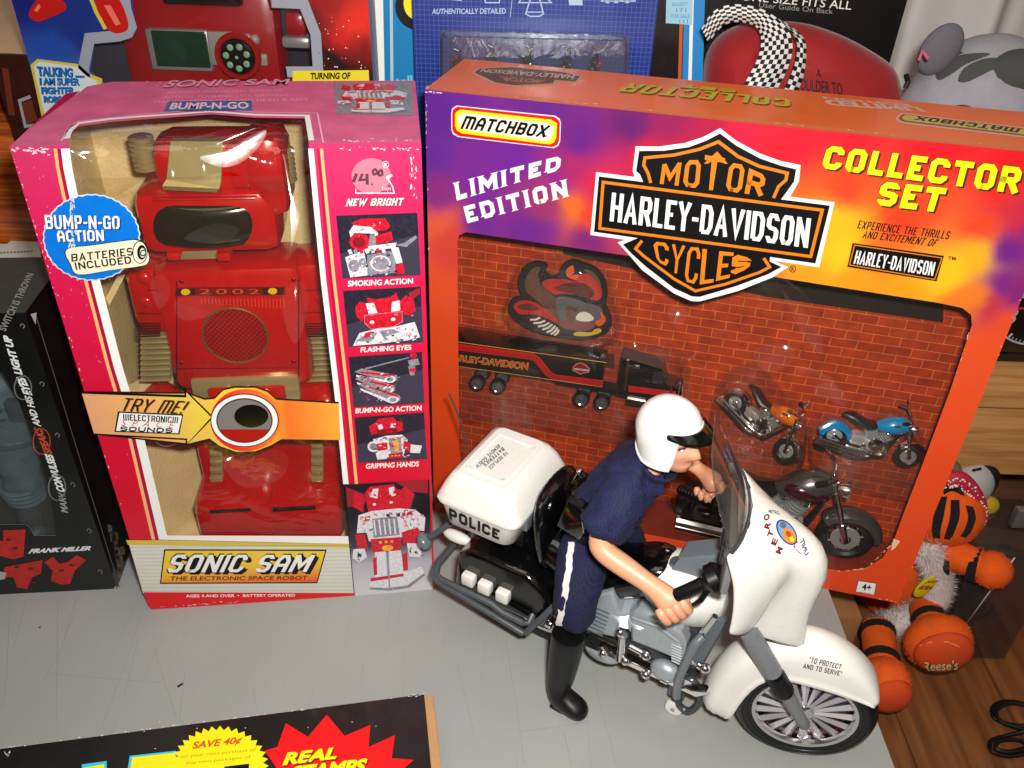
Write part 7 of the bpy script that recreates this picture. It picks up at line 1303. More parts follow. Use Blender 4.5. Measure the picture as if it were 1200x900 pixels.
# boxes at the left edge of the table
MF = Face((-3.56, 2.02, .02), (math.cos(.115), math.sin(.115), 0), (0, 0, 1))
def figure_box():
    F = MF; H_ = F.px(42, 366)[1]; W_ = 24.; D_ = 8.2; R_ = 0.
    t = thing('figure_box', 'black window box with red fragments and FRANK MILLER in white, left of the pink box', 'toy box', F.P(-W_/2, 0, -D_/2), .115)
    bk_ = M('black_card', (15, 16, 16), .3, coat=.2, var=(.8, .2)); P = lambda a, b, d: F.P(a, b, -d)
    hole = [F.px(*p) for p in ((-60, 616), (0, 614), (30, 614), (36, 618), (40, 627), (66, 627), (60, 590), (50, 545), (22, 470), (2, 436), (-60, 436))]
    mb = MB(); panel(mb, F, [(-W_, 0), (0, 0), (0, H_), (-W_, H_)], bk_, hole); mb.build('front_panel', t)
    mb = MB()
    for q in ([P(0, 0, 0), P(0, 0, D_), P(0, H_, D_), P(0, H_, 0)], [P(-W_, 0, 0), P(-W_, 0, D_), P(-W_, H_, D_), P(-W_, H_, 0)], [P(-W_, 0, D_), P(0, 0, D_), P(0, H_, D_), P(-W_, H_, D_)], [P(-W_, 0, 0), P(0, 0, 0), P(0, 0, D_), P(-W_, 0, D_)]): mb.poly(q, bk_)
    mb.build('carton', t)
    FT = Face(P(0, H_, 0), F.u, P(0, 0, 1)-P(0, 0, 0), (0, 0, 1)); mb = MB(); panel(mb, FT, [(-W_, 0), (0, 0), (0, D_), (-W_, D_)], M('dusty_black_card', (52, 54, 50), .42, var=(.3, .25))); mb.text(FT, 'SWITCH IS THROWN', [(7, 389), (40, 322), (32, 320), (-2, 386)], M('dusty_white', (140, 140, 136), .5), .03, .02); mb.build('top_panel', t)
    FR = Face(P(0, 0, 0), P(0, 0, 1)-P(0, 0, 0), (0, 0, 1)); mb = MB(); gy = M('ghost_print', (112, 112, 112), .4); dkb = M('grey_blot', (60, 60, 62), .4)
    wp = M('card_white_ink', (222, 224, 222), .4); ri = M('blood_red_ink', (178, 34, 28), .45, var=(1.6, .3)); rb = M('red_text_ink', (190, 70, 50), .4)
    def up(tx, x0, y0, x1, y1, wd, m, b_=.03): mb.text(F, tx, [(x0+wd/2, y0+1), (x1+wd/2, y1+1), (x1-wd/2, y1-1), (x0-wd/2, y0-1)], m, .03, b_)
    up('MARV', 76, 600, 72, 577, 8.5, M('card_grey_ink', (150, 150, 150), .4)); up('CONVULSES', 72, 576, 57, 532, 10, wp, .05); up('SPEAKS', 57, 531, 44, 501, 10, rb, .04); up('AND HIS', 44, 499, 33, 464, 9, wp); up('EYES', 33, 462, 24, 442, 11, wp, .05); up('LIGHT UP', 22, 438, 8, 393, 10, wp, .05)
    mb.line(F, [(67+10*math.cos(a), 571+15*math.sin(a)) for a in [k*.35 for k in range(18)]], .09, gy, .03, True); mb.line(F, [(27+10*math.cos(a), 454+14*math.sin(a)) for a in [k*.35 for k in range(18)]], .08, gy, .03, True); mb.line(F, [(49+10*math.cos(a), 517+15*math.sin(a)) for a in [k*.35 for k in range(18)]], .06, rb, .03, True)
    mb.text(F, 'FRANK MILLER', [(33, 648.5), (106, 644.5), (107, 639.5), (35, 643)], wp, .03, .05, .3)
    mb.pp(F, [(4, 621), (30, 620), (28, 652), (16, 655), (-4, 650), (-4, 632), (4, 634)], ri, .03); mb.pp(F, [(6, 664), (50, 656), (48, 672), (38, 676), (32, 690), (20, 688), (16, 676), (2, 676)], ri, .03); mb.pp(F, [(52, 659), (62, 652), (70, 660), (80, 658), (90, 650), (101, 656), (88, 668), (82, 684), (72, 685), (60, 680), (62, 668)], ri, .03); mb.pp(F, [(-4, 668), (8, 671), (6, 678), (-4, 680)], M('pale_splash', (170, 160, 156), .5), .045)
    for px in ((26, 382), (49, 450), (67, 510), (85, 568), (104, 622), (117, 670)): mb.line(F, sp2([(px[0]-2, px[1]), (px[0], px[1]-3), (px[0]+3, px[1]), (px[0], px[1]+3)], 3)[:9], .06, gy, .03)
    for px in ((10, 632), (18, 642), (20, 664), (36, 666), (72, 668), (84, 662), (40, 682)): mb.pell(F, px, 3.5, 1.6, M('dried_red', (96, 20, 18), .5), .045, 8)
    mb.line(F, [(40, 627), (66, 627)], .05, gy, .03); mb.line(F, [(0, 614), (30, 614), (36, 618), (40, 627)], .05, gy, .03)
    for k in range(15): q = k/15; x_ = 130+12*q+rnd.uniform(-5, 5); y_ = 618+50*q+rnd.uniform(-6, 6); mb.pp(FR, [(x_, y_), (x_+5, y_+rnd.uniform(-3, 3)), (x_+6, y_+8), (x_+1, y_+10)], (gy, dkb, M('sand_blot', (120, 104, 78), .4))[k % 3], .03)
    mb.line(F, [(42, 369), (140, 688)], .06, M('edge_sheen', (70, 72, 72), .4), .02); mb.pp(F, [(43, 366), (36, 368), (42, 380)], GREY, .03); mb.pp(F, [(133, 689), (137, 690), (136, 686)], GREY, .03)
    mb.build('printing', t)
    fl = M('window_gloom', (28, 32, 34), .5); mb = MB(); i = .3
    for q in ([P(-W_+i, i, 7), P(-i, i, 7), P(-i, H_-i, 7), P(-W_+i, H_-i, 7)], [P(-W_+i, 2.4, .1), P(-i, 2.4, .1), P(-i, 2.4, 7), P(-W_+i, 2.4, 7)]): mb.poly(q, fl)
    mb.build('tray', t)
    mb = MB(); panel(mb, F, [(a, b) for a, b in hole], clear('dull_film', (220, 226, 228), .08, (.2, .3), .03, 1.0), lift=-.04); mb.build('window_film', t)
    # grey figure standing inside (only trousers and boots are in view)
    g = M('figure_grey', (84, 98, 104), .5, bump=(3, .8), var=(.8, .25)); L = lambda x_, y_, d=3.2: F.P(*F.off(d).px(x_, y_), -d); z0 = P(0, 2.45, 3.2).z
    u = thing('boxed_figure', 'grey action figure in creased trousers inside the black window box', 'action figure', L(22, 618), .115)
    skin('trousers', u, [L(-8, 440), L(8, 470), L(22, 540), L(32, 585), L(-30, 470), L(-36, 540), L(-38, 590), L(-12, 420)], [(0, 1), (1, 2), (2, 3), (0, 4), (4, 5), (5, 6), (0, 7)], [2.6, 2.2, 1.7, 1.25, 2.0, 1.6, 1.2, 2.3], g, None, 2)
    ftx = bpy.data.textures.new('boxed_folds', 'CLOUDS'); ftx.noise_scale = .016; ftx.noise_depth = 3
    dm = u.children[0].modifiers.new('folds', 'DISPLACE'); dm.texture = ftx; dm.strength = .012; dm.texture_coords = 'LOCAL'
    mb = MB(); sb = M('figure_strap', (58, 68, 72), .5, bump=(4, .6)); mb.torus(L(2, 462), L(22, 540)-L(8, 470), 2.15, .22, sb, 24, 8, 2.2); mb.torus(L(15, 505), L(22, 540)-L(8, 470), 2.0, .16, sb, 24, 8, 2.0); mb.box(L(20, 480, 1.2), (1.3, .7, 1.7), sb, .15); mb.build('belt_straps', u)
    mb = MB()
    for k in range(4): p = L(24+k*2.4, 566+k*5); mb.torus(p, L(32, 585)-L(22, 540), 1.5-.07*k, .2, g, 20, 8)
    mb.build('trouser_creases', u); skin('boot', u, [L(30, 578), L(36, 606), L(38, 620), L(48, 628, 2.0)], [(0, 1), (1, 2), (2, 3)], [1.0, .95, .9, .7], M('figure_boot', (56, 66, 70), .5, bump=(4, .8)), None, 2)
figure_box()
def left_stack():
    z_ = 19.; p0, p1, p2 = atz(0, 330, z_), atz(52, 322, z_), atz(30, 247, z_); x1 = atz(46, 290, z_).x-.4
    t = thing('grey_case', 'dull grey and black case between the wooden cabinet and the black figure box', 'case', ((x1-20)/2-4, (p0.y+p2.y)/2, 0)); mb = MB()
    mb.box(((x1-30)/2, (p0.y+p2.y)/2+.3, z_/2), (x1+30, p2.y-p0.y, z_-.02), M('case_grey', (86, 84, 76), .4, var=(.3, .2)), .3); mb.build('body', t)
    mb = MB(); FT = Face((0, 0, z_), (1, 0, 0), (0, 1, 0)); mb.pp(FT, [(-20, 248), (31, 246), (36, 264), (-20, 268)], M('case_black', (16, 15, 15), .25), .03); mb.line(FT, [(0, 262), (34, 260)], .1, GREY, .05); mb.text(FT, 'AX', [(20, 264), (28, 263.5), (27, 259), (19, 259.5)], GREY, .05, .02); mb.build('lid_inlay', t)
    mb = MB(); F2 = Face((0, 0, z_+.9), (1, 0, 0), (0, 1, 0)); slab(mb, F2, [(-40, 284), (8, 286), (14, 281), (44, 279), (49, 303), (40, 308), (-40, 312)], .8, M('booklet_white', (212, 212, 206), .5, var=(.4, .04))); b = mb.build('booklet'); tag(b, 'white folded leaflet with a line of tiny print on the grey case', 'leaflet')
    mb = MB(); tk = M('tiny_print', (110, 110, 108), .6); 
    for x_ in range(0, 40, 4): mb.pp(F2, [(x_, 297.5-.05*x_), (x_+rnd.uniform(1.5, 3.2), 297.3-.05*x_), (x_+3, 295.6-.05*x_), (x_, 295.8-.05*x_)], tk, .02)
    mb.build('small_print', b)
left_stack()
# blue and red talking robot box
def talking_box():
    F = yface(22.5); t = thing('blue_robot_box', 'blue and red window box with a talking red robot toy, behind the pink box', 'toy box', F.X(230, 95).xy.to_3d())
    a0, _ = F.px(14, 0); al, bl = F.px(47, 122); a1, _ = F.px(435, 60); a0 = (a0+al)/2
    art = colattr('robot_box_art', .35, coat=.2); hole = [(126, 140), (124, 98), (106, 84), (111, 52), (138, 49), (152, 46), (161, 36), (158, 24), (148, -60), (300, -60), (318, 10), (350, 10), (366, 46), (369, 78), (342, 77), (337, 86), (338, 140)]
    habs = [F.px(*p) for p in hole]; mb = MB(); ly = mb.bm.loops.layers.float_color.new('Col')
    ctl = [((30, 10), (20, 30, 110)), ((60, 60), (30, 70, 160)), ((90, 30), (24, 44, 120)), ((50, 100), (70, 100, 160)), ((100, 90), (60, 90, 150)), ((60, 130), (60, 80, 140)), ((380, 10), (150, 20, 14)), ((420, 30), (220, 40, 20)), ((400, 45), (190, 30, 20)), ((425, 60), (120, 16, 12)), ((400, 75), (20, 8, 10)), ((385, 60), (40, 10, 12)), ((370, 20), (90, 14, 14)), ((430, 85), (20, 8, 8)), ((230, 120), (60, 20, 40)), ((20, -60), (16, 24, 90)), ((430, -60), (120, 16, 14))]
    cp = [(F.px(*p), c) for p, c in ctl]; bT = 47.
    tri = tessellate_polygon([[V((a, b, 0)) for a, b in [(a0, 0), (a1, 0), (a1, bT), (a0, bT)]], [V((a, b, 0)) for a, b in habs]]); pts = [(a0, 0), (a1, 0), (a1, bT), (a0, bT)]+habs
    for tr in tri: mb.f([mb.vert(F.P(*pts[i])) for i in tr], art)
    for _ in range(5): 
        es = [e_ for e_ in mb.bm.edges if e_.calc_length() > 1.6]
        if es: bmesh.ops.subdivide_edges(mb.bm, edges=es, cuts=1); bmesh.ops.triangulate(mb.bm, faces=[f_ for f_ in mb.bm.faces if len(f_.verts) > 3])
    for f_ in mb.bm.faces:
        for lp in f_.loops: lp[ly] = tie_colour(lp.vert.co.x, lp.vert.co.z, cp)
    mb.build('front_panel', t, sharp=0)
    mb = MB(); m = M('robot_box_side', (26, 40, 110), .4); P = lambda a, b, d: F.P(a, b, -d); D_ = 9
    for q in ([P(a0, 0, 0), P(a0, 0, D_), P(a0, bT, D_), P(a0, bT, 0)], [P(a1, 0, 0), P(a1, 0, D_), P(a1, bT, D_), P(a1, bT, 0)], [P(a0, 0, D_), P(a1, 0, D_), P(a1, bT, D_), P(a0, bT, D_)], [P(a0, bT, 0), P(a0, bT, D_), P(a1, bT, D_), P(a1, bT, 0)]): mb.poly(q, m)
    mb.build('carton', t)
    mb = MB(); bd = M('window_border_grey', (150, 152, 162), .35); mb.line(F, [(102, 100), (98, 80), (105, 45), (138, 42), (150, 38), (154, 30), (148, 10), (143, -30)], .8, bd, .03); mb.line(F, [(318, 2), (356, 4), (370, 40), (373, 84), (336, 84)], .8, bd, .03)
    rp = M('print_red_pod', (186, 26, 22), .3); hl = M('print_pod_light', (226, 110, 90), .3)
    mb.pp(F, sp2([(34, 18), (40, 4), (52, -6), (70, -2), (78, 10), (60, 20), (44, 25)], 4), rp, .03); mb.pp(F, [(40, 12), (46, 4), (48, 8), (44, 14)], hl, .045); mb.pp(F, sp2([(112, -4), (138, -2), (150, 24), (148, 36), (132, 38), (118, 22)], 4), rp, .045); mb.pp(F, [(122, 6), (130, 6), (142, 28), (136, 30)], hl, .06); mb.line(F, [(106, -4), (113, 14), (124, 34)], .3, M('ochre_line'), .05)
    mb.pp(F, [(36, 76), (44, 69), (92, 75), (104, 86), (120, 92), (116, 160), (54, 160)], M('ochre_line'), .03); mb.pp(F, [(40, 78), (46, 72), (90, 78), (102, 89), (114, 95), (112, 160), (58, 160)], M('speech_white', (206, 212, 216), .4), .045)
    bt = M('speech_blue', (20, 110, 180), .4); nv = M('navy_print')
    for tx, q in (('TALKING .....', [(45, 89), (99, 91), (99, 80), (43, 77)]), ('I AM SUPER', [(47, 99.5), (94, 100), (93, 91), (46, 90.5)]), ('FIGHTER', [(49, 110), (88, 110), (87, 101.5), (48, 101.5)]), ('ROBOT', [(52, 120), (80, 120), (79, 112), (51, 112)])):
        mb.text(F, tx, [(p[0]+.7, p[1]+.6) for p in q], nv, .06, .06, .05); mb.text(F, tx, q, bt, .075, .03, .05)
    mb.pp(F, [(343, 83), (432, 82), (433, 97), (343, 97)], M('strip_yellow', (226, 206, 40), .4), .04); mb.text(F, 'TURNING OF', [(364, 93), (411, 92.5), (411, 84.5), (364, 85)], BLACK, .055, .04, .1)
    for _ in range(26): mb.pell(F, (rnd.uniform(372, 430), rnd.uniform(20, 80)), *([rnd.uniform(.3, 1.0)]*2), WHITE, .03, 6)
    mb.build('printing', t)
    mb = MB(); dg = M('tray_dark', (42, 44, 56), .35); g = F.off(6.5); panel(mb, g, [(habs[0][0]-6, 0.3), (habs[-1][0]+3, .3), (habs[-1][0]+3, 46), (habs[0][0]-6, 46)], dg); mb.build('tray', t)
    mb = MB(); panel(mb, F, habs, clear('window_film'), lift=-.05); mb.build('window_film', t)
    # the red toy inside
    D_ = 2.2; T = inbox(F); L = lambda x_, y_, d=D_: F.off(d).px(x_, y_); u = thing('talking_robot', 'red robot toy with a green screen and round dial, in the blue window box', 'toy robot', F.P(*L(240, 60), -4).xy.to_3d()+V((0, 0, 2)))
    def bx(nm, x0, y0, x1, y1, d0, d1, m, bev=.3, par=u):
        a_, b_ = L(x0, y1, d0); c_, e_ = L(x1, y0, d0); mb = MB(T); mb.box(((a_+c_)/2, (b_+e_)/2, (d0+d1)/2), (c_-a_, e_-b_, d1-d0), m, bev); return mb.build(nm, par)
    RP = M('dull_red_plastic', (150, 16, 20), .25, coat=.3)
    bx('body', 160, -30, 318, 150, 2.4, 6.4, RP, 1.2); bx('head_visor', 190, -30, 278, 6, 1.8, 3, M('visor_dark', (16, 14, 16), .1, coat=.6), .3)
    sc = bx('screen_frame', 178, 36, 242, 82, 1.9, 3, M('screen_silver', (150, 150, 152), .3, metal=.4), .2); bx('screen', 184, 38, 240, 78, 1.8, 2.6, M('screen_green', (14, 52, 34), .1, coat=.6), .1, sc)
    bx('badge', 243, 38, 273, 76, 2.1, 3, M('badge_grey', (140, 132, 124), .4), .1); bx('side_plate', 297, 64, 312, 77, 2.1, 3, MATS['badge_grey'], .1)
    mb = MB(T); a_, b_ = L(278, 67, 1.6); mb.lathe([(1.75, .9), (1.85, .2), (1.7, 0), (1.45, .0), (1.4, .15)], (a_, b_, 1.6), (0, 0, 1), RP, 28); mb.lathe([(1.42, .2), (1.3, .02), (.9, -.12), (.02, -.16)], (a_, b_, 1.6), (0, 0, 1), M('dial_black', (12, 14, 12), .12, coat=.7), 28)
    dl = mb.build('dial', u); mb = MB(T)
    for k in range(7): q = 2*math.pi*k/7+.3; mb.ell((a_+.85*math.cos(q), b_+.85*math.sin(q), 1.48), (.26, .26, .06), M('dial_dot', (120, 160, 128), .4))
    mb.ell((a_, b_, 1.44), (.14, .14, .06), M('dial_dot')); mb.build('dial_button', dl)
    mb = MB(T); a_, b_ = L(298, 47, 2.1); mb.ell((a_, b_, 2.2), (.42, .42, .3), M('badge_grey')); mb.build('knob', u)
    bx('arm', 332, 8, 362, 58, 2.6, 6, M('arm_dark', (54, 54, 66), .3), .3); bx('forearm', 334, 14, 357, 44, 2.0, 4, RP, .5); bx('arm', 104, 52, 168, 140, 3.6, 6.2, M('arm_dark'), .5); bx('foot_pad', 330, 44, 362, 57, 1.9, 4, M('screen_silver'), .3)
talking_box()
def flat_boxes():
    # cyan box with white edge
    F = yface(25.5); t = thing('cyan_box', 'bright cyan box with a white edge and yellow disc, left of the blue card', 'box', F.X(462, 90).xy.to_3d()); mb = MB(); a0 = F.px(435.5, 60)[0]; a1 = F.px(520, 60)[0]
    mb.prism([F.P(a0, 0), F.P(a1, 0), F.P(a1, 47), F.P(a0, 47)], (0, 5, 0), M('cyan_card', (0, 122, 178), .4, coat=.1), .05); mb.build('carton', t)
    mb = MB(); mb.pp(F, [(435, -20), (448.5, -20), (451.5, 130), (437, 130)], M('bright_white', (240, 238, 226), .5), .02); mb.pp(F, [(456.5, -20), (460, -20), (461.5, 130), (458, 130)], M('pale_line', (176, 196, 200), .5), .02); mb.pell(F, (489, 7), 26, 28, BLACK, .02); mb.pell(F, (491, 4), 18, 20, YEL, .035)
    mb.text(F, 'toll', [(462, 104), (484, 103), (483, 88), (463, 89)], M('pale_cyan_text', (120, 190, 214), .4), .03, .03); mb.build('printing', t)
    # blue blister card
    F = yface(24.2); t = thing('blister_card', 'dark blue grid printed card reading AUTHENTICALLY DETAILED with a clear blister of tiny motorcycles', 'blister pack', F.X(625, 95).xy.to_3d())
    a0, a1 = F.px(484, 40)[0], F.px(767, 40)[0]; mb = MB(); bm_ = M('grid_blue', (16, 40, 122), .35, coat=.25, var=(.5, .12)); mb.prism([F.P(a0, 0), F.P(a1, 0), F.P(a1, 47), F.P(a0, 47)], (0, .35, 0), bm_); mb.build('card', t)
    mb = MB(); gl = M('grid_line', (62, 92, 170), .4); k = a0+.2
    while k < a1: mb.ab(F, [(k, 30), (k+.035, 30), (k+.035, 46.5), (k, 46.5)], gl, .012); k += .36
    k = 30
    while k < 46.5: mb.ab(F, [(a0+.1, k), (a1-.1, k), (a1-.1, k+.035), (a0+.1, k+.035)], gl, .018); k += .36
    pw = M('pale_blue_ink', (170, 186, 224), .4); mb.text(F, 'AUTHENTICALLY DETAILED', [(506, 16.5), (593, 16), (593, 9.5), (507, 10)], pw, .035, .02)
    mb.line(F, [(622, -2), (616, 16), (621, 19), (632, 19), (637, 16), (632, -2)], .1, pw, .03); mb.line(F, [(617, 14), (636, 14)], .08, pw, .03); mb.line(F, [(600, 0), (598, 20)], .05, pw, .03); mb.line(F, [(612, -3), (640, -3), (646, 3), (608, 3)], .08, pw, .03, True)
    mb.line(F, [(510, -3), (540, 0), (536, -8)], .1, pw, .03); mb.line(F, [(567, -4), (569, 3), (585, 3), (586, -4)], .09, pw, .03)
    for c in (712, 722, 735): mb.line(F, [(c+3.6*math.cos(a), -.5+3.6*math.sin(a)) for a in [q*.63 for q in range(10)]], .08, pw, .03, True)
    mb.pp(F, [(666, -3), (682, -3), (683, 6), (667, 6)], pw, .03); mb.line(F, [(700, -4), (745, -3), (744, 1), (704, 1)], .1, pw, .03); mb.build('printing', t)
    T = inbox(F); mb = MB(T); c = [F.px(*p) for p in ((522, 36), (730, 41), (734, 48), (733, 130), (518, 130), (518, 40))]; mx = sum(p[0] for p in c)/6; my = sum(p[1] for p in c)/6
    ring = lambda k, d: [(mx+(p[0]-mx)*k, my+(p[1]-my)*k, -d) for p in c]
    mb.loft([ring(1.03, .02), ring(1.0, .1), ring(.99, 1.5), ring(.96, 1.75)], clear('blister_clear', (222, 226, 234), .07, (.5, .3), .05, 1.4), True, False); mb.build('blister', t)
    tints = [(150, 40, 50), (120, 120, 130), (110, 110, 116), (40, 70, 150), (60, 56, 60)]
    kinds = ('pink red', 'pale chrome', 'dark chrome', 'bright blue', 'black and red'); spots = ((535, 70), (575, 66), (617, 66), (664, 67), (697, 69))
    for i, (px, tc_, kd) in enumerate(zip(spots, tints, kinds)):
        a, b = F.off(-.7).px(*px); base = F.P(a, b-1.2, .7); m = M('tiny_paint_'+'abcde'[i], tc_, .25, metal=.5); T2 = lambda p, a=a, b=b: F.P(a, b, .7)+V((p.x*.35+p.z*.6, p.x*.5-p.z*.3, p.y))*.95
        mb = MB(T2)
        for x_ in (-.75, .75): mb.torus((x_, -.6, 0), (0, 0, 1), .42, .13, M('tiny_tyre', (26, 24, 26), .5), 16, 8); mb.torus((x_, -.6, 0), (0, 0, 1), .25, .06, CHROME, 12, 6)
        mb.ell((.2, .15, 0), (.5, .28, .25), m); mb.ell((-.5, .05, 0), (.55, .16, .25), m); mb.box((0, -.4, 0), (.6, .5, .4), CHROME, .08); mb.tube([(.75, -.6, .15), (.45, .6, .2)], .06, CHROME, 6); mb.tube([(.35, .75, -.6), (.5, .6, 0), (.35, .75, .6)], .06, CHROME, 6); mb.ell((.75, .35, 0), (.18, .18, .18), CHROME)
        if i == 4: mb.ell((.9, -.5, .3), (.3, .3, .2), M('tiny_red', (180, 20, 24), .3))
        tag(mb.build('tiny_motorcycle'), 'tiny %s motorcycle, %s in the row of five under the clear blister' % (kd, ('first', 'second', 'third', 'fourth', 'last')[i]), 'toy motorcycle', 'tiny motorcycles in the blister')
    # striped box right of the card
    F = yface(26.5); t = thing('striped_box', 'dark box with orange, blue and white edge stripes beside the blue card', 'box', F.X(800, 95).xy.to_3d()); a0, a1 = F.px(760, 40)[0], F.px(826, 40)[0]; mb = MB(); mb.prism([F.P(a0, 0), F.P(a1, 0), F.P(a1, 48), F.P(a0, 48)], (0, 5, 0), M('box_brown_black', (20, 12, 10), .3, var=(.4, .3)), .05); mb.build('carton', t)
    mb = MB(); st = lambda x0, x1, m, lf=.02: mb.pp(F, [(x0+1.5, -20), (x1+1.5, -20), (x1-2.5, 130), (x0-2.5, 130)], m, lf)
    st(796, 800, M('stripe_orange', (190, 84, 30), .4)); st(801, 808, M('stripe_blue', (24, 130, 196), .4)); st(808, 812, WHITE); st(812, 825, M('stripe_blue')); mb.pp(F, [(781, -10), (812, -10), (811, 29), (780, 27)], M('price_card_blue', (150, 196, 214), .5), .05); pt = M('price_card_ink', (90, 140, 176), .5)
    for i, (tx, x0, x1, y_) in enumerate((('BOUNTY', 788, 806, 7), ('171', 792, 804, 14), ('FOR SALE', 786, 808, 21), ('111', 796, 806, 27))): mb.text(F, tx, [(x0, y_), (x1, y_), (x1, y_-4.5), (x0, y_-4.5)], pt, .065, .01)
    mb.build('printing', t)
flat_boxes()
def shoulder():
    F = yface(30.); t = thing('black_gift_box', 'black box with white lettering ONE SIZE FITS ALL standing behind the red cushion', 'box', F.X(930, 100).xy.to_3d()); a0, a1 = F.px(815, 30)[0], F.px(1046, 30)[0]; mb = MB(); mb.prism([F.P(a0, 0), F.P(a1, 0), F.P(a1+.8, 50), F.P(a0, 50)], (0, 4, 0), M('black_gift_card', (10, 9, 9), .35), .05); mb.build('carton', t)
    mb = MB(); mb.text(F, 'ONE SIZE FITS ALL', [(868, 0), (997, 11.5), (999, 1.5), (870, -9)], WHITE, .03, .0); mb.text(F, 'User Guide On Back', [(889, 8.5), (976, 16.5), (976, 10.5), (890, 2.5)], M('dusty_white'), .03, .0); mb.build('printing', t)
    F2 = yface(25.5); u = thing('red_cushion', 'red shoulder shaped cushion with a black and white checkered strap', 'cushion', F2.X(950, 105).xy.to_3d()); rc = M('red_fabric', (150, 14, 18), .75, bump=(10, .25), var=(.3, .12), sheen=.2)
    T = inbox(F2); L = lambda x_, y_, d=0: F2.off(d).px(x_, y_)
    def pillow(px, d0, d1, m, nm):
        c = [(p.x, p.y) for p in spline([L(*p) for p in px], 5, True)]; mx = sum(p[0] for p in c)/len(c); my = sum(p[1] for p in c)/len(c); mb = MB(T)
        rg = [[(mx+(p[0]-mx)*k, my+(p[1]-my)*k, d) for p in c] for k, d in ((.3, d0), (.62, d0+.12*(d1-d0)), (.86, d0+.3*(d1-d0)), (.97, d0+.5*(d1-d0)), (1, d0+.68*(d1-d0)), (.95, d0+.9*(d1-d0)), (.8, d1))]; mb.loft(rg, m); return mb.build(nm, u)
    pillow([(880, 48), (905, 32), (945, 31), (990, 45), (1030, 66), (1054, 85), (1061, 110), (1066, 160), (960, 190), (880, 170)], -2.2, 3.0, rc, 'body'); pillow([(826, 80), (840, 50), (868, 32), (888, 30), (896, 48), (890, 75), (872, 108), (830, 130)], -3.2, 2, rc, 'arm_flap')
    ck = M('checker_cloth', (20, 20, 20), .7); n = ck.node_tree.nodes; l_ = ck.node_tree.links; uvn = n.new('ShaderNodeUVMap'); ch = n.new('ShaderNodeTexChecker'); ch.inputs['Scale'].default_value = 10.; ch.inputs['Color1'].default_value = rgb((226, 224, 218)); ch.inputs['Color2'].default_value = rgb((18, 18, 20)); l_.new(uvn.outputs[0], ch.inputs[0]); l_.new(ch.outputs[0], n['Principled BSDF'].inputs[0])
    def strap(inner, outer, d, cells, nm):
        A = spline(inner, 6); B_ = spline(outer, 6); mb = MB(T); ln = 0; pv = None; N = 6
        for i in range(len(A)):
            row = []
            for k in range(N+1):
                q = A[i].lerp(B_[i], k/N); dd = d-.5*math.sin(math.pi*k/N)-.8*math.sin(math.pi*i/(len(A)-1)); row.append(V((*L(q.x, q.y, dd), dd)))
            vs_ = [mb.vert(p_) for p_ in row]
            if pv:
                st = (row[N//2]-pr_[N//2]).length
                for k in range(N): mb.f([pv[k], pv[k+1], vs_[k+1], vs_[k]], ck, True, [(cells*k/N, ln/.36), (cells*(k+1)/N, ln/.36), (cells*(k+1)/N, (ln+st)/.36), (cells*k/N, (ln+st)/.36)])
                ln += st
            pv = vs_; pr_ = row
        return mb.build(nm, u)
    strap([(830, 50), (848, 30), (868, 26), (886, 32), (892, 48), (885, 75), (856, 125)], [(822, 33), (838, 12), (865, 5), (900, 14), (926, 40), (925, 75), (897, 130)], -3.4, 8, 'strap'); strap([(908, 22), (929, 40), (934, 60), (926, 90), (908, 125)], [(915, 22), (940, 42), (945, 62), (940, 95), (922, 130)], -3.2, 3, 'strap_edge')
    mb = MB(); D = Decal(mb, [c for c in u.children if c.name.startswith('body')], .05); tk = M('cushion_ink', (40, 6, 8), .6); D.text('A', [(956, 90), (962, 91), (962, 81), (956, 80)], tk, 0, .02); D.text('SHOULDER TO', [(926, 104), (988, 112), (986, 97), (928, 90)], tk, 0, .02); D.text('CRY ON', [(938, 118), (976, 122), (976, 114), (938, 110)], tk, 0, .02); mb.build('lettering', u, sharp=0)
shoulder()
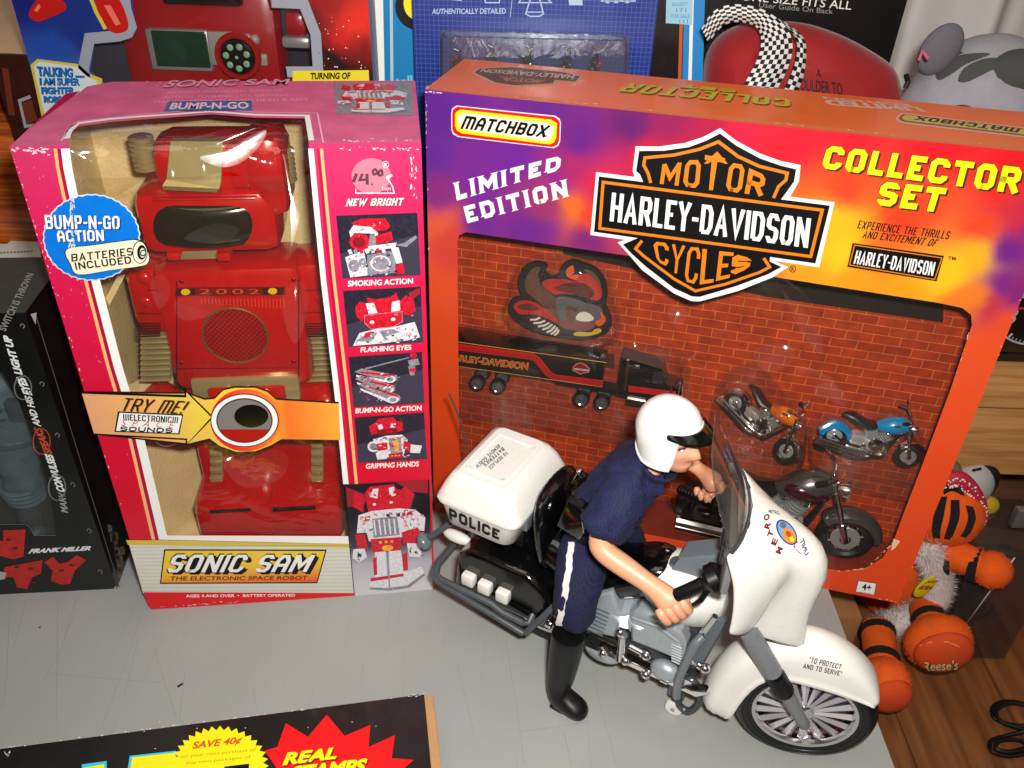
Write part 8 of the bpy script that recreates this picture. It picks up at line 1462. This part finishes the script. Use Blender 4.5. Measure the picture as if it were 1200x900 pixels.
def grey_plush():
    g = M('grey_plush', (154, 150, 156), .95, bump=(14, .8), var=(.6, .12)); dk = M('dark_grey_plush', (70, 70, 68), .95, bump=(14, .8), var=(.8, .15)); pk = M('pink_felt', (200, 90, 120), .9)
    A = lambda x_, y_, y=24.: aty(x_, y_, y); t = thing('grey_plush_toy', 'grey plush cat with dark grey stripes and ear, right of the red cushion', 'plush toy', V((A(1135, 150).x, 25, 0)))
    mb = MB(); c = A(1140, 152); mb.ell(c, (6.6, 5, 7.4), g, None, 32, 20); hd = mb.build('head', t); mb = MB(); mb.ell(c+V((1, 2, -22)), (8.0, 6.5, 17), g, None, 24, 14); mb.build('body', t)
    mb = MB(); mb.ell(A(1102, 58, 23), (1.5, .8, 2.0), M('ear_grey', (104, 100, 106), .95, bump=(14, .8)), Matrix.Rotation(.4, 3, 'Y'), 20, 12); e_ = mb.build('ear', t); mb = MB(); mb.tube([A(1077, 71, 19.6), A(1081, 60, 19.8), A(1088, 69, 19.2)], .13, pk, 8); mb.build('ear_lining', e_)
    mb = MB(); D = Decal(mb, [hd], .05)
    for px in ([(862, 235), (890, 205), (960, 185), (985, 188), (930, 210), (880, 242)], [(890, 270), (900, 240), (960, 200), (1030, 188), (1080, 192), (1000, 225), (940, 265), (905, 282)], [(968, 280), (990, 240), (1050, 210), (1110, 205), (1140, 222), (1080, 250), (1010, 285), (980, 290)]):
        q = sp2([(800+x_/3, y_/3) for x_, y_ in px], 4); c0 = (sum(a for a, b in q)/len(q), sum(b for a, b in q)/len(q))
        for k in range(len(q)):
            a, b = q[k], q[(k+1) % len(q)]
            for z in range(4): f0, f1 = z/4, (z+1)/4; m_ = lambda p_, f_: (c0[0]+(p_[0]-c0[0])*f_, c0[1]+(p_[1]-c0[1])*f_); D.strip([m_(a, f0), m_(a, f1)], [m_(b, f0), m_(b, f1)], dk)
    mb.build('stripe', hd, sharp=0)
    mb = MB(); mb.ell(A(1193, 88, 21.5), (2.6, 1.6, 1.9), dk, None, 20, 12); mb.build('paw', t); mb = MB(); mb.ell(A(1125, 137, 19.2), (1.3, .8, .9), GLOSSBLACK, None, 18, 10); mb.build('nose', t)
    mb = MB(); mb.tube([A(1062, 88, 21), A(1064, 96, 20.5), A(1061, 103, 20.5)], .2, BLACK, 8); mb.build('eye', t)
grey_plush()
def curtain():
    m = M('curtain_cloth', (206, 198, 192), .85, var=(.3, .05), bump=(6, .12)); mb = MB(); N = 90; pv = None; x0, x1 = aty(1040, 60, 42).x, 130
    for i in range(N+1):
        x_ = x0+(x1-x0)*i/N; y_ = 44+2.0*math.sin(x_*.32)+1.2*math.sin(x_*.75+1)+.5*math.sin(x_*1.7); c = [mb.vert((x_+.02*k*(k-6), y_+.06*k, -70+22*k)) for k in range(8)]
        if pv:
            for k in range(7): mb.f([pv[k], c[k], c[k+1], pv[k+1]], m, True)
        pv = c
    o = mb.build('curtain', None, 0, 1); o.modifiers.new('thick', 'SOLIDIFY').thickness = .25; tag(o, 'pale white hanging curtain in soft folds, top right behind the grey plush', 'curtain')
curtain()
def right_chest():
    Y = 19.; z1, zm, zb = aty(1170, 437, Y).z, aty(1170, 477, Y).z, aty(1170, 561, Y).z; x0 = 61.5; t = thing('pine_chest', 'pale pine chest with a drawer front, right of the collector box', 'chest', (84, Y+14, -72))
    mb = MB(); mb.box((84, Y+14, (z1+zm)/2), (45.6, 29, z1-zm-.3), WD2, .25); mb.build('top', t); mb = MB(); mb.box((84, Y+14.6, (zm+zb)/2), (45, 28, zm-zb), WD2, .2); mb.build('drawer_front', t)
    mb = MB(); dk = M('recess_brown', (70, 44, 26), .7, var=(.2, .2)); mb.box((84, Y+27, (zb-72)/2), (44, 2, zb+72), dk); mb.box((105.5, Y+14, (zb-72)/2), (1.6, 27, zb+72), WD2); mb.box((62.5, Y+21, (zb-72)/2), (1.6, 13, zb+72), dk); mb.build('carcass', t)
    # clock on the chest
    F = yface(Y+1.5); u = thing('clock', 'black round dial clock with white markings on the pine chest', 'clock', V((F.X(1215, 432).x, Y+4, z1))); c = F.X(1226, 360); 
    mb = MB(); r = (c-F.X(1163, 360)).length; mb.box(c+V((0, 2.4, -.2)), (2*r+.2, 4, 2*r+1.0), M('clock_case', (15, 14, 15), .25, coat=.4), .6); mb.box(V((c.x, c.y+2, (z1+c.z-r)/2)), (r, 3, max(.4, c.z-r-z1)), M('clock_case'), .05); mb.build('case', u)
    mb = MB(); G = yface(Y+1.5+.38); wl_ = M('clock_white', (170, 170, 170), .4); mb.torus(c+V((0, .3, 0)), (0, 1, 0), r*.86, .1, wl_, 64, 8)
    for k in range(60):
        q = 2*math.pi*k/60; l0 = .74 if k % 5 == 0 else .79; d = V((math.cos(q), 0, math.sin(q))); mb.tube([c+d*r*l0+V((0, .36, 0)), c+d*r*.83+V((0, .36, 0))], .09 if k % 5 == 0 else .04, wl_, 6)
    mb.tube([c+V((0, .2, 0)), c+V((-r*.62, .2, -r*.10))], .1, M('clock_red', (190, 24, 30), .4), 6); mb.tube([c+V((0, .25, 0)), c+V((-r*.7, .25, .34*r))], .14, wl_, 6); mb.build('dial', u)
    mb = MB()
    for k, s_ in enumerate(('8', '9', '10')):
        q = math.radians(205-28*k); p = c+V((math.cos(q)*r*.6, .3, math.sin(q)*r*.6)); e1 = V((.55*(1+.3*(k == 2)), 0, 0)); e2 = V((0, 0, .8)); qd = [V((p.x-e1.x, p.z-.8, 0)), V((p.x+e1.x, p.z-.8, 0)), V((p.x+e1.x, p.z+.8, 0)), V((p.x-e1.x, p.z+.8, 0))]; mb.textq(lambda a, b: V((a, p.y, b)), qd, s_, wl_, .02, 0, 1., V((0, -1, 0)))
    mb.build('numerals', u)
right_chest()
ZL = -18.
def low_bench():
    t = thing('wooden_bench', 'low brown plank bench below the table where the tiger plush sits', 'bench', (84, 8, -72)); m = wood('brown_board', (142, 86, 44), (104, 58, 26), (.8, .07, 1), .45); x_ = 57.6; mb = MB(); k = 0; wd = (9.5, 8.4, 3.2, 11, 7.5, 3.2, 10, 9)
    rot = Matrix.Rotation(math.radians(-14), 3, 'Z'); 
    for w_ in wd: mb = MB(); mb.box((x_+w_/2, 12, ZL-.9-(.35 if w_ < 4 else 0)), (w_-.12, 66, 1.8), m, .12); mb.build('plank', t); x_ += w_
    mb = MB(); mb.box((88, 12, -46), (58, 60, 50), M('bench_body', (60, 36, 20), .7)); mb.build('body', t)
low_bench()
def tiger():
    og = M('orange_fur', (238, 92, 4), .95, bump=(16, .9), var=(.9, .14)); bkf = M('black_fur', (16, 11, 10), .95, bump=(16, .9)); wt = M('white_fur', (226, 212, 206), .95, bump=(12, 1.0), var=(1.4, .12)); of = M('orange_felt', (208, 68, 14), .85, bump=(14, .6), var=(.7, .1))
    Y = 14.; A = lambda x_, y_, y=Y: aty(x_, y_, y); f1 = hit(1100, 790, V((0, 0, ZL)), V((0, 0, 1))); t = thing('tiger_plush', 'orange striped tiger plush with a white furry bib, sitting right of the table', 'plush toy', V((72, 14, ZL)))
    def hairs(mb, c, rad, n, m, ln=.35, w_=.045, sel=None):
        for _ in range(n):
            d = V((rnd.gauss(0, 1), rnd.gauss(0, 1), rnd.gauss(0, 1))).normalized()
            if sel and not sel(d): continue
            p = V((c[0]+rad[0]*d.x, c[1]+rad[1]*d.y, c[2]+rad[2]*d.z)); nn = V((d.x/rad[0], d.y/rad[1], d.z/rad[2])).normalized(); s_ = nn.cross(V((rnd.random(), rnd.random(), rnd.random()))).normalized(); tip = p+nn*ln*rnd.uniform(.5, 1.1)+s_*rnd.uniform(-.2, .2)
            mb.f([mb.bm.verts.new(p-s_*w_), mb.bm.verts.new(p+s_*w_), mb.bm.verts.new(tip)], m)
    # trunk and head
    mb = MB(); c = A(1058, 676, 18.0); mb.ell(c, (4.6, 3.4, 5.6), og, None, 24, 14); hairs(mb, c, (4.6, 3.4, 5.6), 2000, og, .25, .03); mb.build('trunk', t)
    mb = MB(); hd = A(1104, 596, 15); mb.ell(hd, (3.9, 3.6, 3.6), og, Matrix.Rotation(.5, 3, 'Y'), 26, 16); hairs(mb, hd, (3.85, 3.55, 3.55), 2200, og, .22, .03)
    head = mb.build('head', t)
    mb = MB(); D = Decal(mb, [head], .06)
    for A_, B_ in (([(1100, 582), (1094, 604), (1092, 622), (1094, 630)], [(1110, 582), (1106, 604), (1102, 622), (1102, 631)]), ([(1114, 586), (1113, 606), (1108, 624), (1106, 631)], [(1124, 586), (1124, 606), (1117, 626), (1113, 632)]), ([(1131, 592), (1134, 606), (1130, 620), (1125, 628)], [(1140, 594), (1143, 607), (1138, 622), (1131, 630)]), ([(1104, 572), (1114, 566), (1126, 570)], [(1106, 580), (1116, 576), (1130, 582)])):
        D.strip([(p.x, p.y) for p in spline(A_, 5)], [(p.x, p.y) for p in spline(B_, 5)], bkf)
    mb.build('stripe', head, sharp=0)
    mb = MB(); pts = [A(x_, y_, 13.2) for x_, y_ in ((1088, 632), (1100, 637), (1112, 637), (1122, 632))]; mb.tube(pts, [.6, .85, .85, .6], wt, 12); 
    for p in pts: hairs(mb, p, (.8, .8, .8), 160, wt, .5)
    mb.build('muzzle', head)
    mb = MB(); pts = spline([A(x_, y_, 14.0) for x_, y_ in ((1108, 562), (1122, 560), (1137, 572), (1146, 590), (1148, 606))], 4); mb.tube(pts, .75, M('pink_spotted_cloth', (186, 30, 56), .8, bump=(10, .3)), 10)
    for p in pts:
        for _ in range(7): mb.ell(p+V((rnd.uniform(-.5, .5), -.66, rnd.uniform(-.5, .5))), (.09, .06, .09), WHITE, None, 6, 4)
    mb.build('neckerchief', t)
    # bib of long white fur
    pts = spline([A(x_, y_, 12.4) for x_, y_ in ((1086, 640), (1094, 654), (1099, 676), (1097, 696), (1086, 712), (1070, 724), (1052, 730), (1036, 732))], 4); mb = MB(); mb.tube(pts, [1.1+.35*math.sin(i/len(pts)*3.14) for i in range(len(pts))], wt, 12)
    for p in pts: hairs(mb, p, (1.3, 1.2, 1.3), 320, wt, .7, .04)
    mb.build('bib', t)
    mb = MB(); p = A(1084, 688, 10.6); R_ = Matrix.Rotation(.3, 3, 'Y'); mb.ell(p, (.75, .12, 1.5), M('tag_yellow', (210, 190, 20), .5), R_, 20, 10); g = mb.build('tag', t); mb = MB(); F = Face(p+V((0, -.14, 0)), R_ @ V((1, 0, 0)), R_ @ V((0, 0, 1))); rt = M('tag_red', (150, 16, 20), .5); mb.textq(lambda a, b: F.P(a, b), [V((-.45, .5, 0)), V((.55, .8, 0)), V((.6, 1.3, 0)), V((-.35, 1.0, 0))], 'JUST', rt, .05, .1, 1., F.n); mb.textq(lambda a, b: F.P(a, b), [V((-.6, -.4, 0)), V((.5, -.1, 0)), V((.6, .5, 0)), V((-.5, .25, 0))], 'BORN', rt, .05, .1, 1., F.n); mb.build('lettering', g, sharp=0)
    def band(a, b, q, r, par, wd=.42):
        d = (b-a).normalized(); c = a.lerp(b, q); mb = MB(); mb.tube([c-d*wd, c-d*wd*.8, c+d*wd*.8, c+d*wd], [r*.96, r*1.06, r*1.06, r*.96], bkf, 18); 
        for z in (-.5, 0, .5):
            for k in range(90): an = rnd.random()*6.283; e1 = d.orthogonal().normalized(); e2 = d.cross(e1); n_ = e1*math.cos(an)+e2*math.sin(an); p_ = c+d*(z*wd*2+rnd.uniform(-.2, .2))+n_*r*1.03; tp_ = d*.03; mb.f([mb.bm.verts.new(p_-tp_), mb.bm.verts.new(p_+tp_), mb.bm.verts.new(p_+n_*.16+d*rnd.uniform(-.25, .25))], bkf)
        mb.build('black_stripe', par)
    # arm
    sh, pw = A(1100, 650, 13), A(1160, 667, 10.5); skin_pts = [sh, sh.lerp(pw, .5)+V((0, 0, .4)), pw, pw+(pw-sh).normalized()*.9]
    mb = MB(); d = pw-sh; mb.tube(spline([sh, sh.lerp(pw, .35)+V((0, 0, .5)), sh.lerp(pw, .75)+V((0, 0, .1)), pw, pw+d*.06], 4), [1.5]*5+[1.45]*5+[1.5]*3+[1.6, 1.55, 1.3, .8], og, 16); 
    mb.ell(pw+d*.04, (1.75, 1.7, 1.75), og, None, 20, 12)
    for q in (.1, .3, .5, .7): hairs(mb, sh+d*q+V((0, 0, .3)), (1.4, 1.4, 1.4), 260, og, .25, .03)
    hairs(mb, pw+d*.04, (1.72, 1.68, 1.72), 700, og, .22, .03)
    ar = mb.build('arm', t); mb = MB(); D = Decal(mb, [ar], .08); D.strip([(p.x, p.y) for p in spline([(1138, 650), (1137, 658), (1139, 666), (1142, 672)], 4)], [(p.x, p.y) for p in spline([(1147, 650), (1146, 658), (1148, 667), (1151, 673)], 4)], bkf); D.strip([(p.x, p.y) for p in spline([(1110, 646), (1116, 652), (1120, 660)], 4)], [(p.x, p.y) for p in spline([(1118, 645), (1123, 651), (1127, 659)], 4)], bkf); mb.bm.clear(); band(sh, pw, .70, 1.52, ar); band(sh, pw, .22, 1.55, ar, .3)
    # legs with big feet
    def leg(hip, foot, fr, nm, soles):
        mb = MB(); d = foot-hip; mb.tube([hip, hip+d*.35, hip+d*.7, hip+d*.95], [1.5, 1.6, 1.5, 1.4], og, 16); mb.ell(foot, fr, og, None, 24, 14); hairs(mb, foot, fr, 1600, og, .2, .03)
        for q in (.2, .45, .7): hairs(mb, hip+d*q, (1.5, 1.5, 1.5), 300, og, .2, .03)
        return mb.build(nm, t)
    ft = A(1099, 752, 7.2); ft.z = max(ft.z, ZL+3.0); l1 = leg(A(1084, 712, 12), ft, (3.05, 2.1, 3.0), 'leg', True)
    mb = MB(); so = ft+V((0, -1.25, .1)); mb.ell(so, (2.7, 1.15, 2.55), of, None, 24, 12); s1 = mb.build('sole', l1); mb = MB(); D = Decal(mb, [s1], .05); th = M('cream_thread', (222, 196, 130), .7); bth = M('brown_thread_dark', (60, 26, 14), .7)
    for m, dx, lf, b_ in ((bth, .7, 0, .06), (th, 0, .02, .02)): D.text("Reese's", [(1082+dx, 786+dx), (1122+dx, 784+dx), (1123+dx, 773+dx), (1083+dx, 775+dx)], m, lf, b_)
    D.strip([(1078, 756), (1090, 752), (1110, 751), (1124, 757)], [(1078, 757.5), (1090, 753.5), (1110, 752.5), (1124, 758.5)], M('felt_seam', (236, 120, 60), .7)); mb.build('lettering', s1, sharp=0)
    mb = MB(); D = Decal(mb, [l1], .08); D.strip([(1066, 724), (1066, 735), (1070, 745)], [(1073, 720), (1074, 732), (1077, 742)], bkf); mb.bm.clear(); band(A(1084, 712, 12), ft, .42, 1.6, l1)
    f2 = A(1036, 800, 4.6); f2.z = max(f2.z, ZL+2.4); l2 = leg(A(1028, 735, 11), f2, (2.3, 2.3, 2.5), 'leg', False); mb = MB(); mb.ell(f2+V((.1, -1.3, 0)), (2.0, 1.2, 2.1), of, None, 22, 12); mb.build('sole', l2); mb = MB(); D = Decal(mb, [l2], .08); D.strip([(1017, 778), (1028, 771), (1040, 773)], [(1019, 784), (1029, 777), (1043, 780)], bkf); mb.bm.clear(); band(A(1028, 735, 11), f2, .60, 1.58, l2); band(A(1028, 735, 11), f2, .1, 1.55, l2)
tiger()
def right_clutter():
    A = aty; t = None
    u = thing('penguin_plush', 'glossy white and black round plush behind the tiger head', 'plush toy', V((A(1144, 570, 22).x, 22, ZL))); c = A(1132, 568, 20); mb = MB(); R_ = Matrix.Rotation(.35, 3, 'Y'); mb.ell(c, (2.4, 2.3, 3.0), M('plush_white', (170, 168, 162), .5), R_, 26, 16); mb.build('belly', u); mb = MB(); mb.ell(c+V((.6, .6, .1)), (2.45, 2.3, 3.2), M('plush_black', (14, 13, 13), .6), R_, 26, 16); mb.build('back', u); mb = MB(); mb.ell(c+V((-3.5, -.4, .6)), (2.6, 2.6, 3.2), M('plush_grey', (110, 106, 98), .6), None, 20, 12); mb.build('wing', u); mb = MB(); mb.tube([A(1140, 551, 17.9), A(1150, 549, 17.9)], .12, BLACK, 6); mb.build('seam', u)
    mb = MB(); mb.ell(A(1152, 592, 19), (1.6, 1.0, 1.2), M('foot_yellow', (190, 160, 30), .7)); mb.build('foot', u)
    mb = MB(); bm_ = M('body_cloth', (60, 52, 44), .8); mb.ell(V((c.x, 21, (c.z+ZL)/2-2.4)), (3.4, 2.8, (c.z-ZL)/2-1), bm_, None, 16, 10); mb.build('body', u)
    def cardbox(nm, lb, cat, px0, px1, y, dz, m, d=5, rz=0):
        a, b = A(*px0, y), A(*px1, y); z0 = ZL if dz is None else dz; w_ = abs(b.x-a.x); mb = MB(); R_ = Matrix.Rotation(rz, 3, 'Z'); mb.box(((a.x+b.x)/2, y+d/2, (max(a.z, b.z)+z0)/2), (w_, d, max(a.z, b.z)-z0), m, .08, R_); return tag(mb.build(nm), lb, cat)
    cardbox('cardboard_box', 'plain brown cardboard box behind the white front mudguard', 'box', (940, 722), (1007, 735), 11.0, None, M('brown_carton', (158, 108, 60), .75, var=(.3, .1)), 4)
    cardbox('cardboard_box', 'cardboard box between the two tiger feet', 'box', (1046, 742), (1072, 750), 12.5, None, M('brown_carton'), 4)
    cardbox('cardboard_box', 'tall dull brown cardboard box under the chest behind the penguin plush', 'box', (1128, 576), (1260, 576), 30.0, None, M('dull_carton', (104, 66, 36), .75, var=(.2, .15)), 5, .06)
    bb = cardbox('black_carton', 'matt black carton leaning right of the tiger foot', 'box', (1112, 668), (1146, 672), 15., None, M('matt_black_card', (20, 14, 12), .5), 4); bb.data.transform(Matrix.Rotation(0, 4, 'Z'))
    # clear plastic box
    a, b = A(1150, 650, 12.5), A(1245, 650, 12.5); z0 = ZL; u = thing('clear_box', 'clear plastic display box with a painted highlight near one edge, right of the tiger arm', 'display box', V(((a.x+b.x)/2, 16, ZL))); mb = MB(); cl_ = clear('display_plastic', (214, 206, 196), .05, (.1, .05), .03, 1.3); mb.box(((a.x+b.x)/2, 16.5, (a.z+z0)/2+.2), (b.x-a.x, 8, a.z-z0), cl_, .12); mb.build('cover', u)
    mb = MB(); mb.box(((a.x+b.x)/2, 16.5, z0+1.6), (b.x-a.x-.3, 7.6, 3.1), M('base_maroon', (58, 26, 14), .4), .15); mb.build('base', u); mb = MB(); mb.tube([V((a.x+1.5, 12.6, z0+3.4)), V((a.x+3.2, 12.45, a.z-.2))], .07, M('painted_highlight', (196, 196, 190), .2), 6); mb.build('edge_highlight', u)  # thin pale tube stands in for a highlight on the clear plastic
    mb = MB(); p = A(1197, 606, 14.5); mb.box(p, (1.6, .8, 2.2), M('steel_latch', (160, 164, 166), .3, metal=.8), .1); mb.build('latch', u)
    # black cable coil
    mb = MB(); P = lambda x_, y_, z_=ZL+.35: V(atz(x_, y_, z_)); cb = M('black_cable', (12, 11, 11), .4); pts = [P(1230, 838), P(1204, 826), P(1180, 822), P(1164, 828), P(1166, 842), P(1190, 850), P(1215, 848, ZL+.7), P(1214, 832, ZL+.9), P(1186, 824, ZL+1.0), P(1168, 832, ZL+1.0), P(1174, 846, ZL+1.0), P(1200, 856, ZL+.9), P(1180, 862), P(1162, 868), P(1162, 880), P(1182, 886), P(1206, 880), P(1196, 868, ZL+.8), P(1172, 868, ZL+.9), P(1168, 878, ZL+.9), P(1190, 880, ZL+.9), P(1232, 866)]; _unused = [P(1230, 852), P(1200, 845), P(1172, 836), P(1161, 828), P(1168, 821), P(1190, 826), P(1215, 842, ZL+.9), P(1200, 856, ZL+.9), P(1178, 850), P(1166, 836, ZL+1.0), P(1180, 824, ZL+1.0), P(1206, 826), P(1225, 838), P(1204, 858), P(1178, 862), P(1162, 872), P(1166, 884), P(1186, 882), P(1204, 868), P(1230, 862)]; mb.tube(spline(pts, 6), .2, cb, 10); tag(mb.build('cable'), 'coil of black cable lying on the plank bench, lower right', 'cable')
    a, b = atz(1096, 897, ZL), atz(1240, 880, ZL); mb = MB(); mb.box(((a.x+b.x)/2+.5, a.y-3.6, ZL+.2), (b.x-a.x, 6.8, .4), M('black_tray', (12, 11, 13), .3, coat=.2), .15, Matrix.Rotation(.06, 3, 'Z')); tag(mb.build('black_tray'), 'black flat box cut off at the bottom right corner', 'box')
right_clutter()
# ---------------------------------------------------------------- black box with bursts, front left
def sale_box():
    z_ = 4.2; F = Face((0, 0, z_), (1, 0, 0), (0, 1, 0)); a, b, c = atz(-60, 885, z_), atz(497, 813, z_), atz(507, 915, z_); u_ = (b-a).normalized(); v_ = V((-u_.y, u_.x, 0)); Wd = 34.; Dp = 16.
    t = thing('sale_box', 'black box in the front left corner with yellow SAVE 40c burst and red REAL burst', 'box', b-u_*Wd/2-v_*Dp/2-V((0, 0, z_)), math.atan2(u_.y, u_.x)); F = Face(b, u_, v_, (0, 0, 1)); bc = M('black_box_card', (17, 16, 17), .3, coat=.25, var=(.6, .2))
    w_ = (c-b); w_.z = 0; sk = w_.dot(u_)/max(.1, -w_.dot(v_)); P = lambda a_, d_, z: b+u_*(a_+sk*d_)-v_*d_-V((0, 0, z))
    mb = MB(); mb.prism([P(-Wd, 0, 0), P(0, 0, 0), P(0, Dp, 0), P(-Wd, Dp, 0)], (0, 0, -z_+.02), bc, .06); mb.build('sleeve', t); mb = MB(); mb.prism([P(-Wd+.5, .12, .12), P(.62, .12, .12), P(.62, Dp-.1, .12), P(-Wd+.5, Dp-.1, .12)], (0, 0, -z_+.16), CARD, .05); mb.build('inner_tray', t)
    mb = MB(); by = M('burst_yellow', (240, 224, 16), .35); br = M('burst_red', (224, 14, 20), .35); cy_ = M('burst_cyan', (60, 190, 206), .4); pr_ = M('burst_orange_ink', (206, 70, 20), .4); ol = M('olive_ink', (150, 140, 20), .4)
    mb.pp(F, [(150, 900), (152, 886), (206, 880), (216, 940), (150, 940)], cy_, .02); mb.pp(F, [(153, 902), (155, 888), (205, 882.5), (214, 940), (154, 940)], by, .032); mb.pp(F, [(96, 896), (125, 892), (126, 930), (96, 930)], cy_, .02); mb.pp(F, [(99, 900), (122, 896), (123, 930), (99, 930)], by, .032)
    mb.pell(F, (258, 898), 57, 47, by, .045, 0, 0, .11, 36)
    mb.text(F, 'SAVE 40¢', [(225, 880.5), (283, 873.5), (285, 863.5), (226, 870)], pr_, .06, .03, .2); mb.text(F, 'on your next purchase of', [(212, 890), (300, 882), (300, 877), (212, 885)], ol, .06, .0); mb.text(F, 'any two packages of', [(218, 897.5), (294, 890), (294, 885.5), (218, 893)], ol, .06, .0); mb.pp(F, [(263, 899), (292, 895.5), (292, 905), (263, 905)], BLACK, .06)
    star = [(383, 838), (404, 863), (434, 850), (432, 876), (463, 862), (459, 889), (485, 891), (468, 906), (500, 925), (300, 925), (324, 900), (310, 880), (325, 876), (335, 848), (361, 864)]; mb.pp(F, star, br, .05)
    for dx, m, lf in ((1.5, M('burst_shadow', (120, 10, 10), .4), .065), (0, by, .08)): mb.text(F, 'REAL', [(331+dx, 898+dx), (394+dx, 890+dx), (397+dx, 876+dx), (334+dx, 883+dx)], m, lf, .05, .15); mb.text(F, 'STAMPS', [(340+dx, 917+dx), (428+dx, 907+dx), (431+dx, 889+dx), (342+dx, 899+dx)], m, lf, .05, .15)
    wn = M('worn_card_fleck'); scuffs(mb, F, [(3, 877), (200, 851), (497, 814)], 40, wn, .8, 1.5, .03); scuffs(mb, F, [(478, 816), (497, 814)], 16, wn, 1.5, 1.8, .03); scuffs(mb, F, [(5, 880), (9, 886), (12, 880)], 10, wn, 1.2, 2.2, .03)
    for _ in range(14): mb.pell(F, (rnd.uniform(100, 490), rnd.uniform(845, 890)), .7, .5, wn, .03, 6)
    mb.build('printing', t)
sale_box()
finish()
